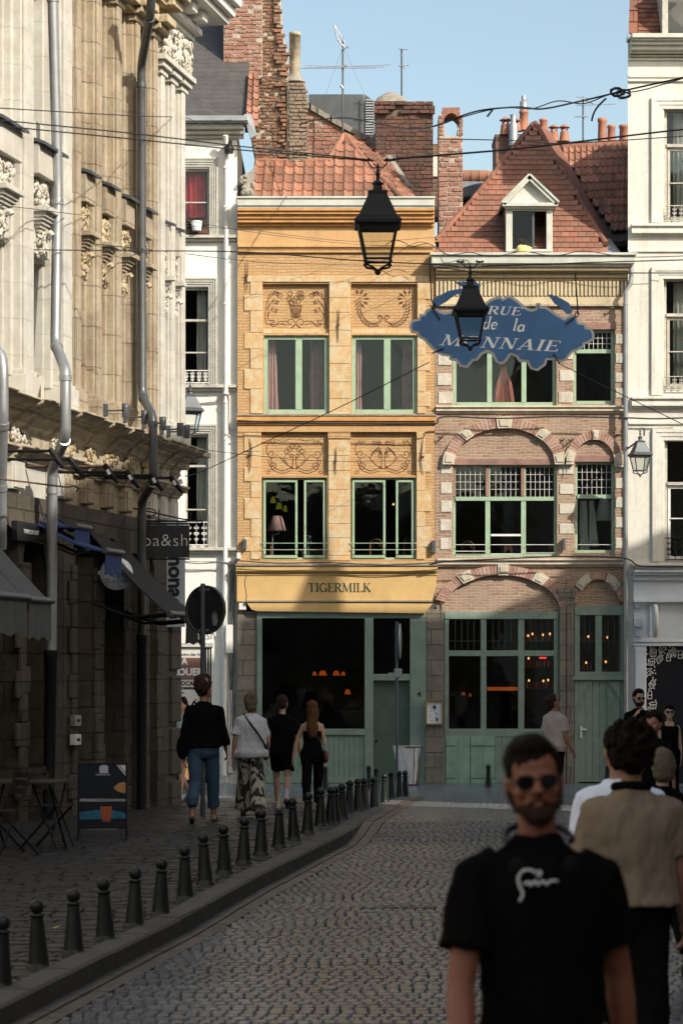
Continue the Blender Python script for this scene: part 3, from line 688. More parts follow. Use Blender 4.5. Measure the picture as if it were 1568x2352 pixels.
# painted scrolls
def scroll(cx, cy, r, turns, a0, sgn=1, n=26):
    return [(cx+sgn*r*(1-.8*i/n)*math.cos(R(a0)+turns*2*math.pi*i/n), cy+r*(1-.8*i/n)*math.sin(R(a0)+turns*2*math.pi*i/n)) for i in range(n+1)]
def mural(cx, cy, kind, yo):
    m = MB(); k = [0]
    def ln(pts, r=.75):
        k[0] += 1
        P = [(fx(x), YF+.098-(k[0] % 5)*.0006, fz(y)) for x, y in pts]
        rr = r/107
        for i in range(len(P)-1):
            a, b = Vector(P[i]), Vector(P[i+1]); d = (b-a)
            if d.length < 1e-6: continue
            q = Vector((-d.z, 0, d.x)).normalized()*rr; o = Vector((0, -.0002*(i % 3), 0)); m.quad(a-q+o, b-q+o, b+q+o, a+q+o)
    for s in (-1, 1):
        if kind == 'basket':
            ln([(cx+s*14*0, cy+38)]+scroll(cx+s*12, cy+34, 12, -1.2, 90 if s > 0 else 90, -s)); ln(spl([(cx+s*22,cy+38),(cx+s*38,cy+36),(cx+s*50,cy+42),(cx+s*62,cy+36)]))
            ln(spl([(cx+s*20,cy+30),(cx+s*36,cy+31),(cx+s*48,cy+38),(cx+s*58,cy+37)]))
            ln(spl([(cx+s*58,cy+36),(cx+s*68,cy+34),(cx+s*70,cy+10),(cx+s*66,cy-12),(cx+s*60,cy-34)])); ln(spl([(cx+s*62,cy+30),(cx+s*65,cy+8),(cx+s*60,cy-12)]))
            for q in range(3): ln(spl([(cx+s*(66-q),cy+20-q*20),(cx+s*(56-q*3),cy+2-q*18)])+scroll(cx+s*(48-q*2), cy+4-q*19, 7, 1.1, -60, s)); ln(scroll(cx+s*(44-q*2), cy+8-q*19, 5, 1, 200, s))
            ln(spl([(cx+s*62,cy-28),(cx+s*50,cy-38)])+scroll(cx+s*36, cy-30, 8, 1.1, -60, s)); ln(spl([(cx+s*58,cy-26),(cx+s*48,cy-33),(cx+s*38,cy-36)]))
            ln([(cx+s*60,cy+28),(cx+s*50,cy+28),(cx+s*50,cy+34),(cx+s*57,cy+34)])
        if kind == 'rope':
            ctr = spl([(cx+s*10,cy+36),(cx+s*30,cy+38),(cx+s*48,cy+26),(cx+s*58,cy+4),(cx+s*60,cy-20)], 9)
            for i in range(len(ctr)-1):
                a, b = ctr[i], ctr[i+1]; d = (b-a).normalized(); n_ = Vector((-d.y, d.x)); wd = 3+5*i/len(ctr)
                if i % 3 == 0: ln(spl([tuple(a-n_*wd), tuple(a+d*5), tuple(a+d*11+n_*wd)], 5))
            ln([tuple(p+Vector((0, 5))) for p in ctr]); ln([tuple(p-Vector((s*(3+4*i/len(ctr)), 4-3*i/len(ctr)))) for i, p in enumerate(ctr)])
            for q in range(6):
                a = R(-100+q*32); x0, y0 = cx+s*57, cy-20; x1, y1 = x0-s*20*math.cos(a)*1.1, y0+17*math.sin(a)*1.2
                ln([(x0-s*8*math.cos(a), y0+8*math.sin(a)), (x1, y1)], .5)
                for e in range(3): ln(arc(x1+s*e*2.5*math.cos(a), y1-e*2.5*math.sin(a), 2.2, 1.8, 0, 360, 6), .6)
            ln(scroll(cx+s*9, cy+22, 9, 1.0, 90, s)); ln(scroll(cx+s*10, cy+22, 6, 1.0, 90, s))
        if kind in ('mask', 'mask2'):
            ln(spl([(cx+s*8,cy+34),(cx+s*30,cy+40),(cx+s*52,cy+30),(cx+s*60,cy+8)])); ln(spl([(cx+s*8,cy+28),(cx+s*30,cy+34),(cx+s*48,cy+24),(cx+s*55,cy+4)]))
            ln(scroll(cx+s*52, cy-4, 11, 1.3, 0, -s)); ln(scroll(cx+s*50, cy+22, 10, 1.2, 60, s)); ln(scroll(cx+s*60, cy+36, 6, 1.1, 0, s)); ln(spl([(cx+s*62,cy-2),(cx+s*64,cy-20),(cx+s*56,cy-34)])+scroll(cx+s*48, cy-32, 6, 1, -30, s))
            for q in range(4): ln(spl([(cx+s*3,cy+26+q*2),(cx+s*(16+q*3),cy+22-q*3),(cx+s*(26+q*4),cy+10-q*4)]), .5)
            ln([(cx+s*3,cy-2),(cx+s*4,cy+22),(cx+s*8,cy+26),(cx,cy+30)]); ln(arc(cx+s*7, cy, 4, 4, 0, 360, 10), 1.0)
            if kind == 'mask':
                ln(spl([(cx+s*15,cy-8),(cx+s*24,cy+6),(cx+s*16,cy+18)]))
                for q in range(3): ln(arc(cx+s*(5+q*6), cy-22+q*6, 6, 6, 0, 360, 10))
                ln(spl([(cx+s*10,cy-38),(cx+s*28,cy-34),(cx+s*45,cy-38)]), .5)
            else:
                for q in range(4): ln(spl([(cx+s*3,cy-4),(cx+s*(10+q*4),cy-20+q*3),(cx+s*(18+q*4),cy-10+q*5)]))
                for q in range(5): ln([(cx+s*(2+q),cy-26-q*2),(cx+s*26,cy-25-q*2+(q % 2)*3)], .6)
    if kind == 'basket':
        ln([(cx-14,cy-6),(cx-8,cy+22),(cx+8,cy+22),(cx+14,cy-6),(cx-14,cy-6)])
        for q in range(-3, 4): ln([(cx+q*4-3,cy-5),(cx+q*2+4,cy+21)], .5); ln([(cx+q*4+3,cy-5),(cx+q*2-4,cy+21)], .5)
        rr = random.Random(1)
        for q in range(12): ln(arc(cx+rr.uniform(-16,16), cy-22+rr.uniform(-12,12), 5.5, 5.5, 0, 360, 9), .7)
    return m.build('painted_scrollwork', M['ink'], H1)
mural(679, 706, 'basket', 0); mural(880, 706, 'rope', 0); mural(676, 1046, 'mask', 0); mural(880, 1046, 'mask2', 0)

# ground floor of the yellow house
m = MB(); fb(m, 545, 1404, 589, 1810, .02, .5); fb(m, 979, 1400, 1016, 1660, .05, .4); fb(m, 977, 1658, 1017, 1812, .12, .4)
m.build('stone_pier', M['stone_pier'], H1, bev=.01)
m = MB()
fb(m, 590, 1404, 978, 1420, .06, .3)                      # head
fb(m, 590, 1420, 602, 1800, .06, .1); fb(m, 837, 1420, 857, 1800, .07, .1); fb(m, 941, 1420, 978, 1800, .05, .1)
fb(m, 857, 1548, 941, 1563, .04, .1); fb(m, 602, 1674, 837, 1688, .08, .1)
shopf = m.build('shopfront_frame', M['green'], H1, bev=.006)
m = MB()
x = 602.
while x < 836: fb(m, x+.35, 1688, x+11.2, 1796, .03, .02); x += 11.75
fb(m, 602, 1786, 837, 1798, .06, .1); fb(m, 602, 1688, 837, 1796, .012, .02)
m.build('plank_panel', M['green'], H1, bev=.004)
m = MB(); fb(m, 600, 1418, 838, 1676, -.03, .045); fb(m, 856, 1420, 942, 1549, -.02, .035); m.build('pane', M['glass_shop'], H1)
m = MB(); fb(m, 857, 1563, 941, 1800, -.1, .15); d_ = m.build('door', M['green_door'], H1)
m = MB(); fb(m, 862, 1700, 866, 1706, -.08, .1); m.build('handle', M['iron'], d_)
text('4', 'house_number', M['black'], H1, Matrix.Translation((fx(962), YF-.053, fz(1595))) @ FRONT, .17, .002, .004)
m = MB(); fb(m, 975, 1800, 600, 1812, .04, .3); m.build('plinth', M['cement'], H1)
# warm lamps inside
M['lamp_o'] = emit('orange_lampshade', (1, .16, .02), .22); M['lamp_y'] = emit('warm_bulb', (1, .42, .12), 1.6)
M['lamp_g'] = emit('yellow_green_shade', (.4, .4, .03), .15); M['lamp_r'] = emit('red_light', (1, .06, .03), 1.2)
def shade(name, x, y, w_, h_, Y, mat, lab, cat='lamp', grp='lit lamps inside the ochre house bar'):
    p = W(x, y, Y); s = Y/F; t = thing(name, p, lab, cat, grp)
    m = MB(); m.lathe([(w_*.25*s, h_*.5*s), (w_*.5*s, -h_*.5*s), (w_*.47*s, -h_*.5*s)], p, 12); m.build('lamp_shade', mat, t)
    m = MB(); m.tube([p+Vector((0, 0, h_*.5*s)), p+Vector((0, 0, h_*.5*s+.5))], .008, 5); m.build('cord', M['iron'], t)
for i, (x, y, w_, h_) in enumerate([(722,1547,11,9),(741,1546,20,11),(772,1546,17,11),(788,1547,11,9),(798,1589,15,11)]):
    shade('pendant_lamp', x, y, w_, h_, 54.0+i*.1, M['lamp_o'], ['small orange pendant lamp far left of the glowing row','wide orange pendant lamp second in the glowing row','wide orange pendant lamp third in the glowing row','small orange pendant lamp right end of the glowing row','lone orange lamp below the glowing row'][i])
for i, (x, y, w_) in enumerate([(627,1148,14),(641,1162,16),(655,1168,10)]):
    shade('pendant_lamp', x, y, w_, 14, 54.+i*.2, M['lamp_g'], ['greenish yellow shade highest behind the upstairs window','wide greenish yellow shade in the middle upstairs','small greenish yellow shade lowest of three upstairs'][i], grp='greenish lamps upstairs')
shade('pendant_lamp', 903, 1158, 5, 4, 53.5, M['lamp_y'], 'tiny bright bulb behind the open right first floor window', grp='greenish lamps upstairs')
# table lamp in the left first floor window
p = W(636, 1245, 51.9); t = thing('table_lamp', p, 'pink shaded reading lamp on bent stand behind the left first floor window', 'lamp')
m = MB(); m.lathe([(.10, .15), (.21, -.17), (.2, -.17)], W(636, 1201, 51.9), 8); m.build('lamp_shade', M['curt_pink'], t)
m = MB(); m.tube([W(638,1216,51.9), W(640,1226,51.9), W(626,1229,51.9), W(626,1283,51.9)], .012, 6); m.build('stand', M['white'], t)
# bentwood chairs
def bchair(x, y, h, Y, lab, grp='bentwood chairs behind the first floor windows', ry=0):
    p = W(x, y, Y); s = Y/F; t = thing('bentwood_chair', p, lab, 'chair', grp, rz=ry, local=True); r = h*s*.45
    m = MB(); m.tube([Vector((r*math.cos(R(a)), 0, r*.9*math.sin(R(a))+.1)) for a in range(0, 181, 15)], .016, 6); m.tube([Vector((r*.6*math.cos(R(a)), 0, r*.7*math.sin(R(a))+.06)) for a in range(0, 181, 20)], .012, 6)
    m.tube([(-r, 0, .1), (-r*.95, 0, -.75)], .016, 6); m.tube([(r, 0, .1), (r*.95, 0, -.75)], .016, 6); m.build('backrest', M['wood'], t)
    m = MB(); m.lathe([(.0, -.3), (.19, -.3), (.2, -.28), (.19, -.26), (0, -.26)], (0, -.2, 0), 16); m.build('seat', M['wood'], t)
    for sx in (-1, 1):
        m = MB(); m.tube([(sx*.16, -.34, -.28), (sx*.19, -.37, -.75)], .014, 6); m.build('leg', M['wood'], t)
bchair(864,1262,32,52.0,'red-brown bentwood chair in the right ochre window, left one'); bchair(936,1258,30,52.1,'bentwood chair in the right ochre window, half turned at the right jamb', ry=.9)
bchair(612,1262,24,52.1,'bentwood chair back under the pink lamp at the left jamb', ry=.5)
m = MB()
for q in range(6):
    x = 690+q*9; m.tube([W(x,1282,51.85), W(x+9,1262,51.85)], .006, 5); m.tube([W(x+9,1282,51.85), W(x,1262,51.85)], .006, 5)
m.tube([W(688,1262,51.85), W(748,1262,51.85)], .01, 5); m.build('inner_grille', M['wood'], H1)
p = W(708,1283,51.95); t = thing('flower_vase', p, 'small white flowers in a thin vase behind the left open casement', 'vase')
m = MB(); m.lathe([(.03,0),(.035,.12),(.02,.2),(.028,.24)], p, 10); m.build('vase', M['white'], t)
m = MB()
for q in range(9): m.tube([p+Vector((0,0,.22)), p+Vector((random.uniform(-.08,.08), 0, random.uniform(.3,.5)))], .004, 4)
m.build('stem', M['green'], t)
m = MB()
for q in range(12): m.ell(p+Vector((random.uniform(-.08,.08), random.uniform(-.03,.03), random.uniform(.34,.5))), (.02,.02,.02), 6, 4)
m.build('flower', M['cream'], t)
# roof of the yellow house
RT = thing('house_roof_ridge', W(790,310,56), 'x', 'x'); bpy.data.objects.remove(RT)
e0, e1, t1, t0 = W(575,459,51.5), W(950,459,51.5), W(945,300,55.8), W(592,300,55.8)
rf = tiles(e0, e1, t1, t0, 9, 16, M['tile'], 'roof', H1, clip=[(575,470),(578,440),(590,372),(755,372),(788,312),(796,312),(862,392),(932,470)], kind='pan')
m = MB(); m.slab([W(578,461,51.5), W(935,461,51.5), W(790,312,55.5), W(757,374,53.7), W(590,374,53.7)], (0,.02,-.12)); m.build('roof_deck', M['room'], rf)
# hip ridge tiles
def ridge(par, pts, r, mat, n, name='ridge_tile', sq=1):
    P = spl(pts, 6); m = MB(); L = [0]
    for i in range(1, len(P)): L.append(L[-1]+(P[i]-P[i-1]).length)
    def at(d):
        d = min(max(d, 0), L[-1]); i = 1
        while i < len(L)-1 and L[i] < d: i += 1
        return P[i-1]+(P[i]-P[i-1])*((d-L[i-1])/max(L[i]-L[i-1], 1e-6))
    for k in range(n):
        a, b = at(L[-1]*k/n), at(L[-1]*(k+1.12)/n); j = random.uniform(-.01, .01)
        m.tube([a+Vector((0,0,j)), b+Vector((0,0,.02+j))], [r*1.12, r*.95], 10)
    return m.build(name, mat, par)
ridge(rf, [W(792,312,55.5), W(840,372,53.9), W(890,425,52.4), W(928,462,51.4)], .075, M['tile'], 9)
ridge(rf, [W(592,370,53.8), W(755,370,53.8)], .05, M['tile'], 7); ridge(rf, [W(752,374,53.8), W(790,312,55.5)], .07, M['tile'], 4)
m = MB(); m.slab([W(796,312,55.5), W(856,318,57), W(952,458,52.6), W(930,461,51.5)], (0,.06,-.08)); m.build('roof_deck', M['tile'], rf)
tiles(W(932,461,51.5), W(955,458,52.9), W(858,314,57.2), W(796,310,55.6), 12, 4, M['tile'], 'roof', H1, kind='pan')
m = MB(); m.slab([W(845,330,56), W(862,306,56.2), W(902,368,55), W(945,430,54), W(925,420,54)], (0,.15,0)); m.build('mortar_flashing', M['cement'], H1, bev=.03)
m = MB(); m.slab([W(555,462,51.6), W(560,420,51.8), W(552,405,51.8), W(575,395,52), W(590,370,53.6), W(578,462,51.6)], (0,.3,0)); m.build('gable_coping', M['cement'], H1, bev=.03)
m = MB()
for q in range(14): m.ell(W(random.uniform(553,582), random.uniform(405,455), 51.45), (.06,.06,.05), 7, 5)
m.build('broken_stone', M['cement'], H1)

# ================================================================ brick house
H2 = thing('house', (fx(1220), YF, GB), 'brick house with relieving arches, leaded windows, steep red tiled hip roof and dormer', 'house', 'houses closing the street')
m = MB()
OP = [(1040,752,1277,932),(1316,756,1410,928),(1040,1066,1278,1279),(1320,1060,1410,1270),(1020,1405,1282,1806),(1318,1395,1432,1806)]
wall(m, (998.5,615,1441,1806), OP, depth=.22, Y=YF+.03)
m.build('wall', M['brickA'], H2)
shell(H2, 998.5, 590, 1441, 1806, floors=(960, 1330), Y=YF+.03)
Y2 = YF+.03
m = MB(); fb(m, 985, 588, 1456, 594, .45, .5, Y2); fb(m, 989, 594, 1452, 612, .40, .4, Y2); fb(m, 993, 612, 1448, 618, .34, .2, Y2); m.build('gutter', M['white_lead'], H2, bev=.012)
cornice(H2, 1000, 1441, [(618,626,.28),(626,632,.2),(632,640,.14),(640,646,.08)], plaster('pale_eaves_brick', (.56,.44,.26), (.34,.27,.18), .45), Y2, bev=.01)
m = MB(); x = 1000.
while x < 1438: fb(m, x, 647, x+6.4, 681, .085, .0, Y2); x += 9.2
fb(m, 999, 681, 1441, 700, .06, 0, Y2); m.build('dentil_band', plaster('pale_ochre_brick', (.58,.48,.31), (.34,.27,.18), .45), H2, bev=.008)
m = MB(); fb(m, 999, 700, 1441, 704, .075, 0, Y2); m.build('string_course', M['ledge_stone'], H2)
cornice(H2, 1000, 1440, [(933,937,.13),(937,945,.09),(945,950,.04)], plain('cream_ledge', (.6,.52,.4), .85, .2, 5), Y2, 'string_course', .008)
cornice(H2, 1003, 1441, [(1284,1288,.16),(1288,1297,.11),(1297,1302,.05)], plain('cream_ledge2', (.58,.5,.4), .85, .25, 5), Y2, 'string_course', .008)
# white stone blocks
m = MB(); rnd = random.Random(9)
def blocks(xa, xb, ys, h, o=.018):
    for y in ys:
        j = rnd.uniform(-3, 3); fb(m, xa+(j if j < 0 else 0), y, xb+(j if j > 0 else 0), y+h, o, 0, Y2)
blocks(1006, 1036, [770,812,858,900], 27); blocks(1284, 1314, [752,800,850,900], 25); blocks(1412, 1432, [768,812,856,892], 22)
blocks(1012, 1036, [1062,1108,1150,1193,1236], 26); blocks(1284, 1316, [1066,1112,1157,1203], 23); blocks(1412, 1432, [1058,1098,1142,1188,1236], 24)
m.build('white_stone_block', plaster('white_block', (.58,.54,.45), (.3,.26,.2), .7, bump=.02), H2, bev=.01)
# arches
def archring(cx, cy, rx, ry, a0, a1, n, th, keys, out=.09, Y=Y2):
    b = MB(); k = MB(); inn = MB()
    i = 0
    while i < n:
        key = i in keys; j = i+1
        while key and j in keys: j += 1
        A, B = R(a0+(a1-a0)*(i+.04)/n), R(a0+(a1-a0)*(j-.04)/n); i0 = i; i = j
        if key:
            q = 5; pts = [(cx+(rx-1)*math.cos(A+(B-A)*v/q), cy-(ry-1)*math.sin(A+(B-A)*v/q)) for v in range(q+1)]+[(cx+(rx+th+2)*math.cos(B-(B-A)*v/q), cy-(ry+th+2)*math.sin(B-(B-A)*v/q)) for v in range(q+1)]
            b2 = [(fx(p[0], Y), fz(p[1], Y)) for p in pts]; b_ = k; b_.prism(b2, Y-out-.03, Y)
            c = (sum(p[0] for p in pts)/len(pts), sum(p[1] for p in pts)/len(pts)); q2 = [(c[0]+(p[0]-c[0])*.62, c[1]+(p[1]-c[1])*.6) for p in pts]
            k.prism([(fx(p[0], Y), fz(p[1], Y)) for p in q2], Y-out-.05, Y-out-.03); continue
        dst = k if key else b; o = out+(.03 if key else 0)+(i % 3)*.003; t0, t1 = (-1 if key else 0), th+(2 if key else 0)
        pts = [(cx+(rx+t0)*math.cos(A), cy-(ry+t0)*math.sin(A)), (cx+(rx+t1)*math.cos(A), cy-(ry+t1)*math.sin(A)), (cx+(rx+t1)*math.cos(B), cy-(ry+t1)*math.sin(B)), (cx+(rx+t0)*math.cos(B), cy-(ry+t0)*math.sin(B))]
        dst.prism([(fx(p[0], Y), fz(p[1], Y)) for p in pts], Y-o, Y)
        if key:
            c = (sum(p[0] for p in pts)/4, sum(p[1] for p in pts)/4); q = [(c[0]+(p[0]-c[0])*.62, c[1]+(p[1]-c[1])*.62) for p in pts]
            k.prism([(fx(p[0], Y), fz(p[1], Y)) for p in q], Y-o-.02, Y-o)
    b.build('brick_arch', M['arch_brick'], H2, bev=.004); k.build('keystone', M['key_stone'], H2, bev=.006)
def vous(name):
    t = NT(name); g = t.n('NewGeometry'); rn = t.n('TexWhiteNoise', noise_dimensions='1D'); t.l(g.outputs['Random Per Island'], rn.inputs['W'])
    col = t.mix(rn.outputs['Value'], (.27,.12,.09), (.46,.3,.23)); col = t.mix(t.ramp(t.noise(12, 6, .8), .5, .7), col, (.5,.42,.34))
    return t.fin(col, .9, t.bump(t.noise(30, 6, .7), .01))
M['arch_brick'] = vous('voussoir_brick'); M['key_stone'] = plaster('pale_arch_stone', (.54,.48,.37), (.3,.26,.2), .6)
archring(1157, 1068, 116, 84, 0, 180, 44, 24, {0,1,2,3, 10,11,12, 20,21,22,23, 31,32,33, 40,41,42,43})
archring(1363, 1068, 48, 58, -5, 180, 26, 20, {0,1,2,3, 12,13, 22,23,24,25})
archring(1150, 1405, 134, 84, 8, 165, 46, 22, {11,12,13,14, 22,23,24, 32,33,34,35})
archring(1372, 1405, 50, 74, 15, 165, 24, 18, {4,5,6,7,8, 15,16,17,18,19})
# lintel beams
m = MB(); fb(m, 1036, 1054, 1280, 1068, .03, .1, Y2); fb(m, 1316, 1046, 1412, 1061, .03, .1, Y2); fb(m, 1312, 742, 1414, 757, .03, .1, Y2); fb(m, 1036, 740, 1280, 753, .03, .1, Y2)
for x in (1037, 1115, 1196): fb(m, x, 1068, x+8, 1140, -.04, .08, Y2)
m.build('lintel_beam', M['wood_old'], H2, bev=.006)
# windows
window(H2, 1040,752,1277,932, M['green2'], muls=[(1124,11),(1203,11)], trans=[(805,9)], fr=8, Y=Y2)
window(H2, 1316,756,1410,928, M['green2'], trans=[(806,9)], fr=7, Y=Y2, bars=[(1322,762,1404,801,8,3)])
window(H2, 1040,1066,1278,1279, M['green2'], muls=[(1120,11),(1202,11)], trans=[(1145,9)], fr=6, Y=Y2, bars=[(1046,1072,1114,1140,6,4),(1127,1072,1196,1140,6,4),(1208,1072,1272,1140,6,4)])
window(H2, 1320,1060,1410,1270, M['green2'], trans=[(1140,9)], fr=6, Y=Y2, bars=[(1326,1066,1404,1136,7,4)])
m = MB()
for x0, x1, y in ((1046,1115,1251),(1127,1197,1251),(1208,1272,1251),(1327,1404,1251),(1046,1115,1266),(1127,1197,1272),(1208,1272,1270)): m.tube([(fx(x0), Y2, fz(y)), (fx(x1), Y2, fz(y))], .007, 6)
m.box((fx(1127), Y2+.05, fz(1231)), (fx(1196), Y2+.09, fz(1226))); m.build('window_rail', M['white'], H2)
# hanging pink garment
p = W(1155, 925, 51.95); t = thing('hanging_garment', p, 'pink cloth knotted and hanging behind the middle upper window of the brick house', 'cloth')
m = MB(); rings = []
for z, r in ((-.02,.22),(.1,.21),(.25,.19),(.45,.15),(.6,.09),(.72,.06),(.82,.05),(.95,.02)):
    rings.append([p+Vector((r*math.cos(a)*(1+.18*math.sin(a*5+z*4)), .4*r*math.sin(a)*(1+.3*math.sin(a*7)), z)) for a in [k*2*math.pi/28 for k in range(28)]])
m.loft(rings); m.build('cloth', plain('salmon_cloth', (.7,.25,.2), .9, .15, 6), t)
bchair(1074,1266,30,52.0,'bentwood chair in the left light of the brick house window'); bchair(1166,1272,22,52.2,'bentwood chair back low in the middle light of the brick house window', ry=.6); bchair(1263,1270,24,52.1,'bentwood chair edge in the right light of the brick house window', ry=1.2)
# ivory curtains of the right window
curtain(H2, 1330, 1346, 1150, 1265, M['cream'], 2, Y=52.0, taper=.4); curtain(H2, 1352, 1362, 1150, 1255, M['cream'], 1, Y=52.05, taper=1.2)
p = W(1388, 1170, 52.3); t = thing('pendant_lamp', p, 'large white hanging shade behind the right first floor window of the brick house', 'lamp'); m = MB(); m.lathe([(.1,.25),(.24,-.25),(.23,-.25)], p, 16); m.build('lamp_shade', M['white'], t)
# wall anchors and hooks
for x, y0, y1 in ((1299,1012,1092),(1299,1330,1440),(1012,1350,1420),(1258,700,745)): anchor(H2, x, y0, y1, 0, .6)
m = MB()
for x, y in ((1010,1004),(1288,1010),(1308,1010),(1412,1000),(1248,708),(1402,708)): m.tube([(fx(x-5), Y2-.1, fz(y)), (fx(x), Y2-.13, fz(y+3)), (fx(x+5), Y2-.1, fz(y-1)), (fx(x+7), Y2, fz(y-2))], .018, 6)
m.build('iron_hook', M['rust'], H2)
# stone piers with corbels on the ground floor
m = MB()
def pier(x0, x1, y0, o=.1, cap=True):
    fb(m, x0, y0, x1, 1810, o, .0, Y2)
    if cap:
        for q in range(4): fb(m, x0-q*1.5-1, y0-q*9-10, x1+q*1.5+1, y0-q*9-.5, o+.008*q, 0, Y2)
pier(1283, 1298, 1390, .09); pier(1299.5, 1316, 1390, .1); pier(1433, 1444, 1400, .07); pier(1001, 1018, 1390, .07, False)
m.build('stone_pier', M['stone_pier'], H2, bev=.012)
m = MB()   # green shopfront
O = 1
fb(m, 1020, 1405, 1281, 1422, .05, .1, Y2)
for a, b in ((1020,1030),(1103,1116),(1189,1203),(1271,1281)): fb(m, a, 1422, b, 1692, .03, .1, Y2)
fb(m, 1030, 1494, 1271, 1507, .025, .08, Y2); fb(m, 1020, 1674, 1281, 1692, .055, .1, Y2)
fb(m, 1318, 1392, 1432, 1413, .05, .1, Y2)
for a, b in ((1318,1330),(1366,1381),(1424,1432)): fb(m, a, 1413, b, 1548, .03, .1, Y2)
fb(m, 1318, 1543, 1432, 1552, .04, .1, Y2); fb(m, 1314, 1552, 1434, 1562, .1, .1, Y2); fb(m, 1318, 1562, 1328, 1800, .03, .1, Y2); fb(m, 1424, 1562, 1432, 1800, .03, .1, Y2)
m.build('shopfront_frame', M['green'], H2, bev=.006)
m = MB(); fb(m, 1028, 1420, 1273, 1676, -.03, .045, Y2); fb(m, 1328, 1411, 1426, 1546, -.03, .045, Y2); m.build('pane', M['glass_shop'], H2)
m = MB()
for x0, x1 in ((1031,1102),(1117,1188),(1204,1270),(1331,1365),(1382,1423)):
    n_ = 5 if x1-x0 > 50 else 3
    for i in range(1, n_): fb(m, x0+(x1-x0)*i/n_-.4, 1424, x0+(x1-x0)*i/n_+.4, 1493, -.01, .03, Y2)
    fb(m, x0, 1472, x1, 1472.8, -.012, .03, Y2)
m.build('leaded_bars', M['green_door'], H2)
def planks(x0, x1, y0, y1, st, o, mat, name, par):
    m = MB(); n_ = max(1, round((x1-x0)/st)); st = (x1-x0)/n_
    for i in range(n_): fb(m, x0+i*st+.3, y0, x0+(i+1)*st-.3, y1, o, .02, Y2)
    fb(m, x0, y0, x1, y1, o-.02, .02, Y2); return m.build(name, mat, par, bev=.004)
planks(1139, 1281, 1692, 1798, 13, .04, M['green'], 'plank_panel', H2)
for a, b in ((1022,1078.5),(1079.5,1136)):
    s_ = planks(a, b, 1690, 1801, 28, .07, plain('faded_green_paint', (.22,.34,.26), .55, .15, 4, .004, 30) if a < 1050 else bpy.data.materials['faded_green_paint'], 'cellar_shutter', H2)
    m = MB()
    for y in (1712, 1786): fb(m, a+1, y, a+22 if a < 1050 else b-1, y+2.2, .078, 0, Y2)
    m.build('hinge', M['green_door'], s_)
m = MB(); fb(m, 1014, 1692, 1021, 1802, .06, 0, Y2); fb(m, 1136.5, 1690, 1141, 1800, .06, 0, Y2); m.build('shutter_frame', M['green'], H2)
dr = planks(1328, 1424, 1562, 1796, 17, .0, M['green'], 'door', H2)
m = MB()
for s, xx in ((1, 1328.5), (-1, 1423.5)):
    P = [(xx, 1564), (xx+s*30, 1564), (xx+s*28, 1572), (xx+s*20, 1577), (xx+s*15, 1586), (xx+s*9, 1590), (xx+s*7, 1600), (xx, 1604)]
    m.prism([(fx(a), fz(b)) for a, b in P], Y2-.035, Y2-.005)
m.build('door_bracket', M['green'], dr)
m = MB(); fb(m, 1331, 1668, 1335.5, 1695, .03, 0, Y2); fb(m, 1333, 1674, 1346, 1677, .06, 0, Y2); m.build('handle', M['white'], dr)
m = MB(); fb(m, 1016, 1800, 1434, 1812, .03, .3, Y2); m.build('plinth', M['cement'], H2)
# bar shelves and lights
p = W(1400, 1460, 54); 
for i, (x, y, w_) in enumerate([(1064,1593,10),(1079,1596,8)]): shade('pendant_lamp', x, y, w_, 7, 54, emit('dim_orange_shade%d' % i, (1,.22,.05), .12), ['dim pendant lamp left behind the brick house shop window','dimmer pendant lamp beside it behind the shop window'][i], grp='dim lamps in the brick house bar')
p = W(1155, 1580, 54.2); t = thing('bar_lamp', p, 'long low orange bar lamp glowing behind the middle shop window', 'lamp')
m = MB(); m.box(W(1119,1586,54.2), W(1190,1578,54.2)+Vector((0,.2,0))); m.build('light_bar', emit('orange_bar_glow', (1,.2,.02), .2), t); m = MB(); m.tube([W(1153,1578,54.2), W(1153,1555,54.2)], .01, 5); m.build('cord', M['iron'], t)
rb = random.Random(12); SH = thing('bottle_shelf', W(1250,1520,53.6), 'dark back-bar shelves behind the right shop window carrying rows of glinting bottles', 'shelf')
m = MB()
for y in (1470, 1532, 1580): m.box(W(1205,y+2,53.7), W(1272,y,53.7)+Vector((0,.25,0)))
for y in (1472, 1538): m.box(W(1325,y+2,53.7), W(1432,y,53.7)+Vector((0,.25,0)))
m.build('shelf_board', M['wood'], SH)
bm = [plain('amber_bottle', (.35,.12,.02), .15, .2), plain('clear_bottle', (.5,.45,.35), .1, .2), plain('red_bottle', (.4,.03,.02), .15, .2)]
gl_ = 0
for (x0, x1, y) in ((1207,1270,1470),(1207,1270,1532),(1207,1270,1580),(1330,1364,1472),(1384,1424,1472),(1330,1364,1538)):
    x = x0+2
    while x < x1:
        h = rb.uniform(13, 20); p = W(x, y, 53.72+rb.uniform(0,.08)); o_ = MB(); s = 53.7/F
        o_.lathe([(2*s,0),(2.2*s,h*.6*s),(.8*s,h*.75*s),(.8*s,h*s)], p, 7)
        o_.build('bottle', bm[rb.randint(0,2)], None, 'small glinting liquor bottle on the bar shelves behind the green shopfront', 'bottle', 'bottles on the bar shelves'); x += rb.uniform(6, 9)
for i, (x, y) in enumerate([(1212,1460),(1222,1456),(1246,1458),(1262,1456),(1214,1563),(1247,1564),(1258,1562),(1345,1522),(1390,1520),(1350,1462),(1394,1464),(1213,1512)]):
    m = MB(); p = W(x, y, 53.55); m.ell(p, (.022,.022,.03), 8, 6); m.build('small_bulb', M['lamp_y'], None, 'tiny warm bulb glowing among the bar bottles', 'bulb', 'tiny bulbs over the bar shelves')
m = MB(); m.box(W(1238,1513,53.6), W(1254,1509,53.6)+Vector((0,.05,0))); m.build('red_sign_light', M['lamp_r'], None, 'small red light strip above the bar shelf', 'light')
